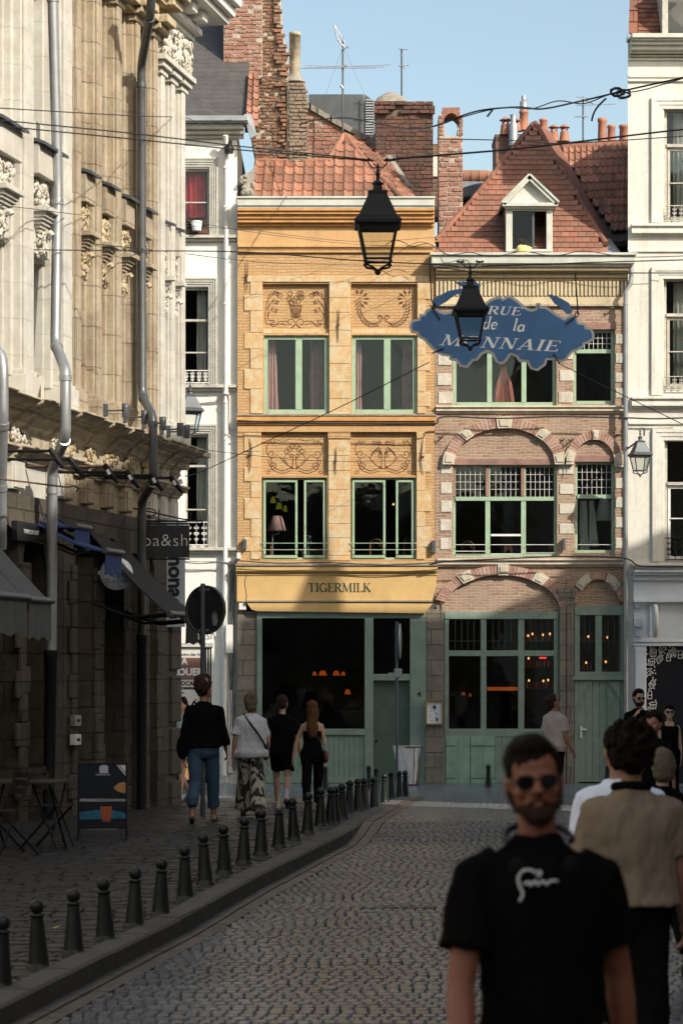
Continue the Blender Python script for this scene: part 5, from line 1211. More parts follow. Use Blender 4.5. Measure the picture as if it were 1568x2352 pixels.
SG = bpy.data.objects.new('projecting_sign', me); sc.collection.objects.link(SG); SG.location = ORG[H4]; me.materials.append(M['white']); tag(SG, 'blank round white sign seen edge-on over the pale blue shopfront', 'sign')
m = MB(); fb(m, 1455, 1388, 1465, 1396, .15, 0, Y4); fb(m, 1458, 1448, 1468, 1462, .12, 0, Y4); fb(m, 1490, 1392, 1498, 1460, .1, 0, Y4); m.build('junction_box', M['shop_wall'], H4, bev=.005)
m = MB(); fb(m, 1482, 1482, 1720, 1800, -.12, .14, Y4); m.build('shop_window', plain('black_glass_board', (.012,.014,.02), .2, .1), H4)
m = MB(); rr = random.Random(21); ys = YF
def dl(pts, r=.9):
    P = [Vector((fx(a,Y4),Y4+.105-rr.uniform(0,.004),fz(b,Y4))) for a, b in pts]
    for a, b in zip(P, P[1:]):
        d = b-a
        if d.length < 1e-5: continue
        q = Vector((-d.z,0,d.x)).normalized()*r/107; m.quad(a-q, b-q, b+q, a+q)
for k, (x, y) in enumerate([(1500,1500),(1523,1494),(1545,1496),(1562,1502),(1496,1520),(1490,1548),(1498,1570),(1492,1595),(1500,1620),(1490,1640),(1515,1512),(1535,1508)]):
    if k % 4 == 0:
        dl([(x-7,y-6),(x+8,y-8),(x+6,y+8),(x-6,y+8),(x-7,y-6)]); dl([(x-6,y-1),(x+7,y-2)]); dl(arc(x,y+3,3,3,0,360,8),.6)
    elif k % 4 == 1: dl(arc(x,y,9,12,150,300,10)); dl(arc(x+3,y+3,8,10,150,300,10)); dl([(x-6,y+8),(x+8,y-6)])
    elif k % 4 == 2: dl([(x-3,y+13),(x-8,y+2),(x+2,y-10),(x+8,y+2),(x-3,y+13)]); [dl([(x-4,y+q*3),(x+5,y+q*3-2)],.5) for q in range(3)]
    else: dl([(x-4,y+10),(x-4,y-3),(x-1,y-8),(x+4,y-8),(x+5,y-3),(x+5,y+10),(x-4,y+10)]); dl([(x-4,y+2),(x+5,y+2)])
for q in range(60):
    x = rr.uniform(1484,1508) if q % 2 else rr.uniform(1484,1568); y = rr.uniform(1486,1650) if q % 2 else rr.uniform(1486,1512); dl(arc(x,y,1.2,1.2,0,360,6), .8)
m.build('chalk_drawing', M['chalk'], H4)
ft('', 'x', M['chalk'], H4, 0, 0, 50, .1) if False else None
# ================================================================ row of carved houses along the left side
C0 = Vector((-2.60, 36.75, 0)); DU = Vector((-.215, -.9766, 0)).normalized(); DN = Vector((.9766, -.215, 0)).normalized()
TH = math.atan2(DU.y, DU.x)
def U(px, w=0.):
    k = (px-CX)/F; c = C0+DN*w; return (k*c.y-c.x)/(DU.x-k*DU.y)
def LZ(px, py, w=0.):
    p = C0+DN*w+DU*U(px, w); return CZ-(py-HY)*p.y/F
def LP(px, py, w=0.): return Vector((U(px, w), w, LZ(px, py, w)))     # local (u, out, z)
def LW(v): return C0+DU*v[0]+DN*v[1]+Vector((0, 0, v[2]))            # local -> world
gz0 = -.35
def lthing(name, lab, cat, grp=None): return thing(name, tuple(C0), lab, cat, grp, rz=TH, local=True)
def pil(m, u0, u1, z0, z1, w=.2, fil=.05):
    m.box((u0, -.02, z0), (u1, w, z1)); m.box((u0+fil, w, z0), (u1-fil, w+.04, z1)); m.box((u0-.07, -.02, z0), (u1+.07, w*.5, z1))
def carve(m, u0, u1, z0, z1, w0, n, r, seed):
    rr = random.Random(seed)
    for q in range(n):
        c = (rr.uniform(u0, u1), w0+rr.uniform(0, .05), rr.uniform(z0, z1)); s = r*rr.uniform(.6, 1.3)
        if q % 3 == 0: m.tube([(c[0]+s*1.3*(1-t/9)*math.cos(t*.9), c[1]+.02+t*.004, c[2]+s*1.3*(1-t/9)*math.sin(t*.9)) for t in range(8)], s*.28, 5)
        else: m.ell(c, (s, s*.8, s*1.15), 7, 5)
def console(m, c, u, z, h, wd, seed, w=.2):
    # bell shaped corbel, abacus and carved head with volute
    m.box((u-wd/2-.06, w-.1, z), (u+wd/2+.06, w+.24, z+.07)); m.box((u-wd/2-.02, w-.1, z-.06), (u+wd/2+.02, w+.18, z))
    P = [(u-wd/2, .22), (u+wd/2, .22)]
    for k in range(5):
        t = k/5; m.box((u-wd/2*(1-t*.6), w-.1, z-.06-h*.28*(k+1)/5), (u+wd/2*(1-t*.6), w+.15*(1-t), z-.06-h*.28*k/5))
    carve(c, u-wd/2, u+wd/2, z+.1, z+h*.5, w+.02, 60, .042, seed)
    c.tube([(u+.0, w+.1+.08*(1-t/10)*math.cos(t*.8), z-h*.35+.1*(1-t/10)*math.sin(t*.8)-t*.02) for t in range(11)], .035, 6)
    carve(c, u-wd*.25, u+wd*.25, z-h*.7, z-h*.3, w+.02, 22, .038, seed+50)
def facade(lab, ua, ub, npil, stonem, carvem, ztop, seed, pw=.3, z2=(5.62,7.35), extra=()):
    t = lthing('house', lab, 'house', 'carved stone houses along the left side')
    us = [ua+.02+(ub-ua-.04-pw)*i/(npil-1) for i in range(npil)]
    bays = [(us[i]+pw+.12, us[i+1]-.12) for i in range(npil-1)]
    # upper wall with window openings
    m = MB(); X = sorted({ua, ub} | {v for b in bays for v in b}); Zs = sorted({4.15, 5.75, 7.2, 9.0, 10.7, ztop})
    for i in range(len(X)-1):
        for j in range(len(Zs)-1):
            mid = (X[i]+X[i+1])/2
            if any(b[0] < mid < b[1] for b in bays) and (Zs[j], Zs[j+1]) in ((5.75, 7.2), (9.0, 10.7)): continue
            m.box((X[i], -.35, Zs[j]), (X[i+1], -.002*((i+j) % 2), Zs[j+1]))
    m.build('wall', stonem, t)
    m = MB()
    for u in us: pil(m, u, u+pw, 5.6, ztop-.6 if ztop < 13 else ztop)
    for u in us: m.box((u-.05, 0, 5.3), (u+pw+.05, .3, 5.62)); m.box((u-.02, 0, 5.62), (u+pw+.02, .26, 5.68))
    m.build('pilaster', stonem, t, bev=.012)
    # hood sills, spandrels and consoles in each bay
    m = MB(); c = MB(); s = MB()
    for i, b in enumerate(bays):
        wd = b[1]-b[0]
        s.add([(b[0]-.05,.0,8.72),(b[1]+.05,.0,8.72),(b[1]+.05,.34,8.60),(b[0]-.05,.34,8.60),(b[0]-.05,.0,8.67),(b[1]+.05,.0,8.67),(b[1]+.05,.34,8.56),(b[0]-.05,.34,8.56)], [(0,3,2,1),(4,5,6,7),(0,1,5,4),(1,2,6,5),(2,3,7,6),(3,0,4,7)])
        m.box((b[0]-.03, 0, 8.2), (b[1]+.03, .26, 8.58)); m.box((b[0], 0, 7.25), (b[1], .1, 8.2))
        console(m, c, (b[0]+b[1])/2, 7.75, .75, min(.5, wd*.7), seed+i, .1); carve(c, b[0]+.05, b[1]-.05, 7.9, 8.18, .12, 44, .04, seed+i+20)
    m.build('spandrel', stonem, t, bev=.01); c.build('carved_ornament', carvem, t); s.build('sill', M['zinc_d'], t)
    # windows
    f = MB(); g = MB()
    for b in bays:
        for z0, z1 in ((5.75,7.2),(9.0,10.7)):
            f.box((b[0], -.24, z0), (b[0]+.06, -.18, z1)); f.box((b[1]-.06, -.24, z0), (b[1], -.18, z1)); f.box((b[0]+.06, -.24, z1-.06), (b[1]-.06, -.18, z1)); f.box((b[0]+.06, -.24, z0), (b[1]-.06, -.18, z0+.06)); f.box(((b[0]+b[1])/2-.03, -.25, z0+.06), ((b[0]+b[1])/2+.03, -.17, z1-.06))
            g.box((b[0], -.22, z0), (b[1], -.215, z1))
    fo = f.build('window_frame', M['white'], t); g.build('pane', M['glass'], fo)
    # cornice, frieze and lower moulding, broken forward over the pilasters
    m = MB()
    prA = [(-.02,4.97),(.07,4.97),(.08,5.0),(.13,5.02),(.14,5.05),(.17,5.09),(.23,5.12),(.25,5.135),(.26,5.17),(.30,5.175),(.33,5.2),(.40,5.215),(.45,5.24),(.46,5.27),(.5,5.275),(.5,5.3),(-.02,5.33)]
    prB = [(-.02,4.56),(.06,4.56),(.07,4.6),(.10,4.61),(.12,4.65),(.17,4.67),(.18,4.7),(.22,4.705),(.22,4.74),(-.02,4.76)]
    def ex(pr, a, b, o=0., dz=0.):
        n = len(pr); pts = [(w+(o if w > 0 else 0), z+dz) for w, z in pr]
        m.add([(a, w, z) for w, z in pts]+[(b, w, z) for w, z in pts], [tuple(range(n)), tuple(range(2*n-1, n-1, -1))]+[(i, i+n, (i+1)%n+n, (i+1)%n) for i in range(n)])
    for pr in (prA, prB):
        ex(pr, ua, ub)
        for u in us: ex(pr, u-.06, u+pw+.06, .06, .004)
    m.box((ua, -.02, 4.75), (ub, .06, 5.02))
    m.build('cornice', M['ledge_stone'] if carvem != M['stone_carve_w'] or True else stonem, t, bev=.015)
    c = MB()
    for u in us: carve(c, u-.05, u+pw+.05, 4.78, 4.96, .07, 40, .035, seed+int(u*10))
    c.build('frieze_carving', carvem, t)
    m = MB()
    for u in us: m.box((u-.02, 0, 4.2), (u+pw+.02, .1, 4.56)); m.box((u+.02, .1, 4.22), (u+pw-.02, .12, 4.5))
    m.build('frieze_block', stonem, t, bev=.01)
    # top capitals
    m = MB(); c = MB()
    zt = 10.75 if ztop < 13 else 11.2
    for u in us:
        for k in range(3): m.box((u-.04-.05*k, 0, zt+.09*k), (u+pw+.04+.05*k, .26+.05*k, zt+.085+.09*k))
        carve(c, u-.02, u+pw+.02, zt+.32, zt+.75, .26, 70, .05, seed+7+int(u*7)); m.box((u+.03, 0, zt+.27), (u+pw-.03, .24, zt+.8))
    m.build('capital', stonem, t, bev=.01); c.build('capital_carving', carvem, t)
    for k, (a, b) in enumerate(((4.15, ztop),)):
        m = MB(); m.box((ua+.05, -7, gz0-.3), (ua+.25, -.36, ztop)); m.box((ub-.25, -7, gz0-.3), (ub-.05, -.36, ztop)); m.box((ua+.25, -7, gz0-.3), (ub-.25, -6.8, ztop)); m.box((ua+.05,-7,ztop-.1),(ub-.05,-.0,ztop-.01)); m.build('rear_wall', M['stone_low'], t)
    return t, us, bays
M['stone_carve_w'] = M['stone_cream']
def lower(t, ua, ub, ops, mat, seed, zt=4.15, pz=.08):
    """ground floor arcade: ops = list of (u0,u1,spring z) arched openings"""
    m = MB(); u = ua; ops = sorted(ops)
    for (a, b, zs) in ops:
        if a > u: m.box((u, -.55, gz0-.3), (a, pz, zt))
        r = (b-a)/2; c = (a+b)/2; n = 10; pts = [(c+r*math.cos(math.pi*k/n), zs+r*math.sin(math.pi*k/n)) for k in range(n+1)]
        for k in range(n):
            p, q = pts[k], pts[k+1]; vs = [(q[0],-.55,q[1]),(p[0],-.55,p[1]),(p[0],-.55,zt),(q[0],-.55,zt),(q[0],pz,q[1]),(p[0],pz,p[1]),(p[0],pz,zt),(q[0],pz,zt)]
            m.add(vs, [(0,1,2,3),(4,7,6,5),(0,4,5,1)])
        u = b
    if u < ub: m.box((u, -.55, gz0-.3), (ub, pz, zt))
    m.build('ground_floor_wall', mat, t)
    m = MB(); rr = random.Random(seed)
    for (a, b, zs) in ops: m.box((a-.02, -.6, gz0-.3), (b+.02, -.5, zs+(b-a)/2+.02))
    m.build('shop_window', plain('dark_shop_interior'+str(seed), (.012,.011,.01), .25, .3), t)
    m = MB(); u = ua+.05
    for (a, b, zs) in ops:   # rusticated edge stones
        for side, x in ((-1, a), (1, b)):
            z = -.3; k = 0
            while z < zs-.1:
                h = rr.uniform(.26, .36); wd = .2 if k % 2 else .32; lo, hi = (x-wd, x) if side < 0 else (x, x+wd)
                if lo > ua and hi < ub: m.box((lo, pz, z), (hi, pz+.035+rr.uniform(0,.02), min(z+h-.012, zs)))
                z += h; k += 1
    m.build('edge_stone', mat, t, bev=.012)
LA, usA, bA = facade('smooth white stone house end nearest the yellow house, with carved capitals under a white cornice', .0, U(333), 3, M['stone_white'], M['stone_cream'], 12.4, 11, pw=.28)
LB, usB, bB = facade('weathered tan stone house with many vertical mouldings between the two drainpipes', U(333)+.03, U(133), 5, M['stone_tan'], M['stone_carve_tan'], 14.5, 31, pw=.3)
LC, usC, bC = facade('cream stone house with large carved consoles at the left edge', U(133)+.03, 13.2, 6, M['stone_white'], M['stone_cream'], 14.5, 61, pw=.42)
uA, uB, uC = 0, U(333)+.03, U(133)+.03
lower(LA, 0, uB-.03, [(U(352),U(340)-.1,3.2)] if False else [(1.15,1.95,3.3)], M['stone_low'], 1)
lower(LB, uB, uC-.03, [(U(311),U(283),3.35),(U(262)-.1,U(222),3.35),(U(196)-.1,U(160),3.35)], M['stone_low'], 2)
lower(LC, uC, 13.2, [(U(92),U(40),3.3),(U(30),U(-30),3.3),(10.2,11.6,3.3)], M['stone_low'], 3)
# top cornice of the white end house with soffit, and plinth blocks
m = MB()
for z0, z1, o in ((11.62,11.7,.3),(11.7,11.8,.42),(11.95,12.05,.75),(12.05,12.2,.85),(12.2,12.4,.95)): m.box((-.25 if o < .5 else -.6, -.3, z0), (uB-.05, o, z1))
for k in range(4): m.box((.1+k*.55, 0, 11.8), (.35+k*.55, .6, 11.95))
m.build('top_cornice', M['white'], LA, bev=.015)
m = MB(); m.tube([(0,.9,12.42),(2.2,.9,12.42)], .09, 8); m.build('gutter', M['zinc_d'], LA)
m = MB()   # entablature stepping on the tan house near the top
for k, (z0, z1, o) in enumerate(((11.3,11.38,.25),(11.38,11.5,.36),(11.62,11.75,.46),(11.75,11.85,.58))):
    m.box((uB, 0, z0), (uC-.05, o, z1))
    for u in usB: m.box((u-.08, 0, z0+.005), (u+.38, o+.12, z1+.005))
m.build('upper_cornice', M['stone_carve_tan'], LB, bev=.015)
# corner return of the end house
m = MB()
for z0, z1, o in ((4.58,4.66,.1),(4.66,4.75,.2),(5.02,5.14,.22),(5.14,5.2,.34),(5.22,5.30,.48)): m.box((-o, -4, z0), (.0, o, z1))
m.box((-.08,-4,gz0-.3),(0,.06,4.1)); m.build('corner_cornice', M['ledge_stone'], LA, bev=.015)
m = MB()
for z in (0.1, .9, 1.7, 2.5): m.box((-.1,-.3,gz0-.2+z), (.42,.13,gz0+z+.5))
m.build('corner_block', M['stone_low'], LA, bev=.02)
# far extension of the left row, behind and beside the camera
for i, (a, b) in enumerate(((13.25,19.5),(19.55,27),(27.05,36),(36.05,46))):
    t = lthing('house', ['plain stone terrace house just left of the frame','second terrace house left of the frame','third terrace house left beside the camera','fourth terrace house left behind the camera'][i], 'house', 'carved stone houses along the left side')
    m = MB(); n = 3; X = [a]; 
    for k in range(n): w_ = (b-a)/n; X += [a+w_*k+w_*.3, a+w_*k+w_*.7]
    X.append(b); Zs = [-.4, .4, 3.2, 4.6, 5.7, 7.4, 9.0, 10.8, 14]
    for p in range(len(X)-1):
        for q in range(len(Zs)-1):
            if p % 2 == 1 and q in (1, 4, 6): continue
            m.box((X[p], -.3, Zs[q]), (X[p+1], 0, Zs[q+1]))
    m.box((a,-7,13.8),(b,-.3,14)); m.build('wall', M['stone_white'], t); m = MB(); m.box((a+.1,-.32,-.2),(b-.1,-.25,13.5)); m.build('pane', plain('dark_pane%d' % i, (.02,.02,.022), .15), t)
# iron boxes of spotlights under the consoles
SB = [usB[0]+.1, usB[1]+.1, usB[2]+.1, usB[3]+.1, usA[2]+.1]
sp_lab = ['right most of the four on the tan house','second from the right on the tan house','third from the right on the tan house','left most of the four on the tan house','on the white end house beside the dark pipe']
for i, u in enumerate(SB):
    t = lthing('wall_spotlight', 'small spotlight on a stub arm, '+sp_lab[i], 'spotlight', 'spotlights standing on the cornice')
    z = 5.47; m = MB(); m.box((u,.3,z-.07),(u+.1,.34,z+.09)); m.tube([(u+.05,.34,z),(u+.05,.56,z)], .013, 6); m.build('arm', M['zinc_d'], t)
    m = MB(); m.lathe([(.045,-.08),(.05,.03),(.05,.09),(.04,.09)], (u+.05,.6,z), 10); m.box((u+.01,.56,z-.04),(u+.09,.64,z-.1)); m.build('lamp_head', M['zinc_d'], t)
# carrying arms with long spotlights over the shopfronts
AR = [(185,1077),(268,1098),(335,1138),(388,1140),(118,1035),(105,1062)]
for i, (x, y) in enumerate([(158,1055),(115,1036),(240,1072),(290,1085),(345,1092),(392,1098)]):
    t = lthing('arm_spotlight', ['black spotlight on a long arm beside the grey drainpipe','black spotlight on a long arm left of the grey drainpipe','pale fronted arm spotlight, left one over the tan shops','arm spotlight second over the tan shops','arm spotlight close to the dark drainpipe','arm spotlight nearest the white corner'][i], 'spotlight', 'spotlights on long arms')
    w_ = 1.05; e = LP(x, y, w_); m = MB(); m.tube([(e.x, 0, e.z+.02), (e.x, w_, e.z)], .02, 6); m.build('arm', M['rust'] if i in (2,) else M['iron'], t)
    m = MB(); m.tube([e+Vector((0,0,.03)), e+Vector((-.04,.07,-.09)), e+Vector((-.08,.15,-.2))], [.034,.04,.02], 8); m.build('lamp_head', M['iron'], t)
    m = MB(); m.obox(Matrix.Translation(e+Vector((.045,.07,-.07))) @ Matrix.Rotation(.5,4,'X'), (.004,.02,.035)); m.build('label_plate', M['white'] if i > 1 else M['iron'], t)
# drainpipes
def pipe(name, pts, r, mat, lab, w=.3, low=None):
    t = lthing(name, lab, 'drainpipe', 'drainpipes on the left houses'); P = [LP(*p) if len(p) == 3 else LP(p[0], p[1], w) for p in pts]
    Q = []
    for i, p in enumerate(P):
        if 0 < i < len(P)-1:
            a, b = P[i-1], P[i+1]; da = min(.12, (p-a).length*.4); db = min(.12, (b-p).length*.4)
            Q += [p+(a-p).normalized()*da, p+((a-p).normalized()*da+(b-p).normalized()*db)*.25, p+(b-p).normalized()*db]
        else: Q.append(p)
    m = MB(); m.tube(Q, r, 14); m.build('pipe', mat, t)
    m = MB()
    for i in range(len(P)-1):
        d = P[i+1]-P[i]; L = d.length
        if L < .7: continue
        for k in range(max(1, int(L/2.2))):
            c = P[i]+d*((k+.12)/max(1, int(L/2.2))); dd = d.normalized(); m.tube([c-dd*.035, c+dd*.035], r*1.17, 14)
    m.build('collar', mat, t)
    if low:
        m = MB(); a, b = LP(*low[0]), LP(*low[1]); m.tube([a+Vector((0,0,.12)), a+Vector((0,0,.02)), a, b], [r*1.35, r*1.35, r*1.15, r*1.15], 12); m.build('cast_foot', M['iron'], t)
pipe('drainpipe', [(120,-60,.3),(133,420,.3),(128,790,.3),(151,850,.75),(151,1005,.75),(121,1075,.35),(118,1515,.32)], .068, M['zinc'], 'long grey zinc drainpipe kinked over the cornice at the left', low=((118,1515,.32),(112,1905,.32)))
pipe('drainpipe', [(352,-60,.9),(346,30,.8),(325,150,.35),(327,910,.35),(351,955,.75),(353,1105,.75),(326,1150,.35),(326,1478,.3)], .062, plain('dark_grey_pipe', (.11,.115,.12), .4, .2, 3, Metallic=.4), 'dark grey drainpipe between the tan and the white stone fronts', low=((326,1478,.3),(326,1862,.3)))
pipe('drainpipe', [(-30,790,.5),(3,810,.7),(8,850,.75),(8,960,.75),(4,1100,.6),(4,1260,.5)], .062, M['zinc'], 'grey drainpipe elbow at the very left edge')
# meters on the low wall
for i, (x, y) in enumerate([(171,1655),(171,1699)]):
    t = lthing('wall_box', ['small grey switch box, upper one on the dark stone pier','small pale meter box, lower one on the dark stone pier'][i], 'wall box'); c = LP(x, y, .14); m = MB(); m.box(c+Vector((-.12,-.02,-.07)), c+Vector((.12,.06,.07))); m.build('box', M['zinc'] if i == 0 else M['white'], t, bev=.008)
    m = MB(); m.box(c+Vector((-.06,.06,-.02)), c+Vector((.06,.066,.02))); m.build('plate', M['iron'], t)
# ================================================================ awnings on the left row
def awning(far, near, ylow, w, rise, vh, mat, lab, w0=.15, rod=True, ends=True, name='awning'):
    t = lthing(name, lab, 'awning', None); a = LP(far, ylow, w); u1 = U(near, w); zl = a.z; u0 = a.x
    m = MB(); n = 8
    for k in range(n):     # slightly sagging cloth
        f0, f1 = k/n, (k+1)/n; s0, s1 = -.05*math.sin(math.pi*f0), -.05*math.sin(math.pi*f1)
        A = (u0, w0+(w-w0)*f0, zl+rise*(1-f0)+s0); B = (u0, w0+(w-w0)*f1, zl+rise*(1-f1)+s1)
        m.slab([A, B, (u1, B[1], B[2]), (u1, A[1], A[2])], (0, 0, -.025))
    m.build('canopy', mat, t)
    if vh:
        m = MB(); K = 12; vs = []
        for j in (0, 1):
            for i in range(K+1): vs.append((u0+(u1-u0)*i/K, w+.03+(.014*math.sin(i*1.9) if j else 0), zl-.02-vh*j*(1+.06*math.sin(i*1.1))))
        m.add(vs, [(i, i+1, i+K+2, i+K+1) for i in range(K)], True); vs2 = [(v[0], v[1]-.008, v[2]) for v in vs]; m.add(vs2, [(i+1, i, i+K+1, i+K+2) for i in range(K)], True)
        m.build('valance', mat, t)
    m = MB(); m.tube([(u0-.03, w+.03, zl), (u1+.03, w+.03, zl)], .04, 10); m.build('front_bar', M['iron'] if not ends else plain('bar_'+name+str(far), (.08,.08,.085), .35, .1), t)
    m = MB()
    for u in (u0+.08, u1-.08): m.tube([(u, w0, zl+.15), (u, (w+w0)/2, zl-.04), (u, w, zl)], .02, 6)
    m.build('arm', M['iron'], t)
    return t, u0, u1, zl
M['grey_cloth'] = plain('grey_awning_cloth', (.09,.095,.10), .85, .15, 4, .002, 80); M['black_cloth'] = plain('black_awning_cloth', (.022,.02,.018), .85, .2, 4)
M['blue_cloth'] = plain('blue_awning_cloth', (.03,.055,.17), .8, .12, 4)
awning(113, 62, 1380, 1.3, 1.30, .42, M['grey_cloth'], 'grey sloping awning with pale valance, right one at the left edge')
awning(57, -10, 1372, 1.3, 1.25, .4, M['grey_cloth'], 'grey sloping awning cut by the left edge of the photo')
t, u0, u1, zl = awning(464, 424, 1427, 1.28, 1.12, .3, M['black_cloth'], 'black awning reaching toward the round road sign, right one', w0=.1)
text('ba&sh', 'lettering', M['chalk'], t, Matrix.Translation(((u0+u1)/2-.2, 1.36, zl-.2)) @ Matrix.Rotation(R(90),4,'Z') @ Matrix.Rotation(R(60),4,'Z') @ FRONT, .2, .002)
awning(419, 385, 1412, 1.2, 1.12, 0, M['black_cloth'], 'black awning left one of the pair under the black hanging sign', w0=.1)
t, u0, u1, zl = awning(275, 238, 1270, 1.02, .36, .28, M['blue_cloth'], 'blue awning with hanging blue flap above the round white sign')
0 and text('CÉLADON', 'lettering', M['chalk'], t, Matrix.Translation(((u0+u1)/2, 1.1, zl-.22)) @ Matrix.Rotation(R(-100),4,'Z') @ Matrix.Rotation(R(180),4,'Z') @ Matrix.Rotation(R(180),4,'Z') @ FRONT, .001, .0002)
awning(201, 168, 1213, .55, .12, .27, M['blue_cloth'], 'small blue awning flap in the dark arch left of the round white sign')
# hanging signs on the left row
YS = 34.5
t = thing('hanging_sign', W(380, 1243, YS), 'black rectangular hanging shop sign reading ba&sh', 'sign')
m = MB(); m.box(W(327,1280,YS), W(435,1207,YS)+Vector((0,.05,0))); m.build('board', M['black'], t, bev=.004)
text('ba&sh', 'lettering', M['chalk'], t, Matrix.Translation(W(381,1242,YS)-Vector((0,.004,0))) @ FRONT, .255, .001, -.004, sp=1.08)
m = MB()
for y in (1197, 1203, 1284): m.tube([W(318,y,YS+.03), W(452 if y < 1280 else 436,y,YS+.03)], .012, 6)
for x in (342, 365, 408, 428): m.tube([W(x,1170 if x == 365 else 1195,YS+.03), W(x,1208,YS+.03)], .01, 6)
m.tube([W(x,y,YS+.03) for x,y in spl([(452,1198),(463,1196),(463,1204)],5)], .012, 6)
m.tube([W(a,b,YS+.03) for a,b in spl([(290,1165),(330,1172),(400,1188),(433,1193),(438,1180),(433,1176)],6)], .011, 6); m.tube([W(a,b,YS+.03) for a,b in spl([(318,1172),(340,1168),(358,1174),(352,1184),(330,1186)],6)], .009, 6)
m.build('iron_bracket', M['iron'], t)
YC = 32.8
t = thing('hanging_sign', W(268, 1318, YC), 'round white hanging sign with thin swirl, reading CÉLADON', 'sign')
m = MB(); m.lathe([(.001,-.02),(.222,-.02),(.225,-.01),(.225,.02),(.001,.02)], (0,0,0), 40); me = m.mesh('disc'); me.transform(Matrix.Translation(W(268,1318,YC)-ORG[t]) @ Matrix.Rotation(R(90),4,'X'))
o = bpy.data.objects.new('disc', me); sc.collection.objects.link(o); o.parent = t; me.materials.append(plain('pale_blue_white', (.86,.88,.9), .5, .05))
text('CÉLADON', 'lettering', M['black'], t, Matrix.Translation(W(268,1335,YC)-Vector((0,.024,0))) @ FRONT, .082, .001, -.001, sp=1.15)
m = MB()
for k in range(2): m.tube([W(268+(20-k)*math.cos(a)+k*2, 1306+(21-k)*math.sin(a), YC)-Vector((0,.024+.002*k,0)) for a in [q*.22+k for q in range(24)]], .0022, 4)
m.build('swirl', M['iron'], t)
m = MB(); m.box(W(205,1311,YC+.02), W(233,1320,YC+.02)+Vector((0,.03,0))); m.box(W(203,1297,YC), W(207,1340,YC)+Vector((0,.06,0))); m.build('bracket', M['white'], t)
YL = 36.2
t = thing('banner_sign', W(403, 1355, YL), 'upright pale blue banner sign with black rotated letters lemonade', 'sign')
m = MB(); m.box(W(382,1440,YL), W(425,1195,YL)+Vector((0,.06,0))); m.build('board', plain('pale_blue_board', (.42,.49,.56), .5, .06), t, bev=.004)
text('lemonade', 'lettering', M['black'], t, Matrix.Translation(W(403,1325,YL)-Vector((0,.004,0))) @ FRONT @ Matrix.Rotation(R(-90),4,'Z'), .32, .001, .012)
t = lthing('shop_name_plate', 'dark fascia plate with pale lettering under a blind arch at the far left', 'sign'); c = LP(62, 1222, .14); m = MB(); m.box(c+Vector((-.6,-.05,-.12)), c+Vector((.4,.02,.12))); m.build('plate', M['black'], t)
text('TERRES DE CAFÉ', 'lettering', M['chalk'], t, Matrix.Translation(c+Vector((-.1,.025,0))) @ Matrix.Rotation(R(180),4,'Z') @ FRONT, .075, .001)
# ================================================================ lanterns
M['lglass'] = glass('lantern_glass', (.85,.87,.85))
def lantern(loc, H, lab, grp, rz=0, glassy=True, hang=True, mat=None):
    mat = mat or M['iron']
    t = thing('street_lantern', loc, lab, 'lantern', grp, rz, local=True)      # origin: foot of the lantern frame
    k = H/250.
    def sq(m, prof, n=4, rot=R(45)):
        m.loft([[(r*k*1.414*math.cos(rot+i*math.pi/2), r*k*1.414*math.sin(rot+i*math.pi/2), z*k) for i in range(n)] for r, z in prof])
    # z measured up from the bottom (0..250)
    m = MB(); q = MB(); q.v = []
    sq(q, [(44,103),(53,106),(54,114),(48,121),(44,124),(22,176),(23,184),(20,186)])
    q.s = [False]*len(q.s); m.add(q.v, q.f); m.lathe([(20*k,186*k),(12*k,190*k),(10*k,200*k),(14*k,204*k),(5*k,212*k),(4*k,222*k),(7*k,226*k),(4*k,231*k),(2*k,250*k)], n=12); m.build('hood', mat, t, bev=.004)
    m = MB()
    for a in range(4):
        c, s_ = math.cos(R(45+a*90))*1.414, math.sin(R(45+a*90))*1.414; c2, s2 = math.cos(R(135+a*90))*1.414, math.sin(R(135+a*90))*1.414
        m.tube([(43*k*c,43*k*s_,105*k), (28*k*c,28*k*s_,28*k)], .0135*H, 5); m.tube([(28*k*c,28*k*s_,28*k), (28*k*c2,28*k*s2,28*k)], .012*H, 5); m.tube([(43*k*c,43*k*s_,103*k), (43*k*c2,43*k*s2,103*k)], .014*H, 5)
        m.tube(spl([(28*k*c,28*k*s_,28*k), (26*k*c,26*k*s_,16*k), (10*k*c,10*k*s_,10*k), (2*k*c,2*k*s_,2*k)], 4), .011*H, 5); m.ell((29*k*c,29*k*s_,22*k), (.018*H,)*3, 7, 5)
    m.ell((0,0,1*k), (.03*H,.03*H,.03*H), 8, 6); m.build('frame', mat, t)
    if glassy:
        m = MB()
        for a in range(4):
            c, s_ = math.cos(R(45+a*90))*1.414, math.sin(R(45+a*90))*1.414; c2, s2 = math.cos(R(135+a*90))*1.414, math.sin(R(135+a*90))*1.414
            m.quad((42*k*c,42*k*s_,103*k), (27*k*c,27*k*s_,29*k), (27*k*c2,27*k*s2,29*k), (42*k*c2,42*k*s2,103*k))
        m.build('pane', M['lglass'], t)
    if hang:
        m = MB()
        for s_ in (-1, 1):
            m.tube([(x*k*s_, 0, z*k) for x, z in spl([(0,246),(8,240),(20,250),(22,262),(16,258)],6)], .007*H, 5)
            m.ell((s_*28*k,0,258*k), (.02*H,.015*H,.015*H), 6, 4); m.ell((s_*36*k,0,259*k), (.018*H,.015*H,.015*H), 6, 4); m.tube([(s_*18*k,0,258*k),(s_*42*k,0,260*k)], .005*H, 4)
        m.build('hanger', mat, t)
    return t
s1 = 24/F
lantern(W(867,626,24), 250*s1, 'larger black hanging street lantern before the ochre facade', 'hanging lanterns', .0)
lantern(W(1079,801,31), 193*31/F, 'smaller black hanging street lantern overlapping the blue street name sign', 'hanging lanterns', .0)
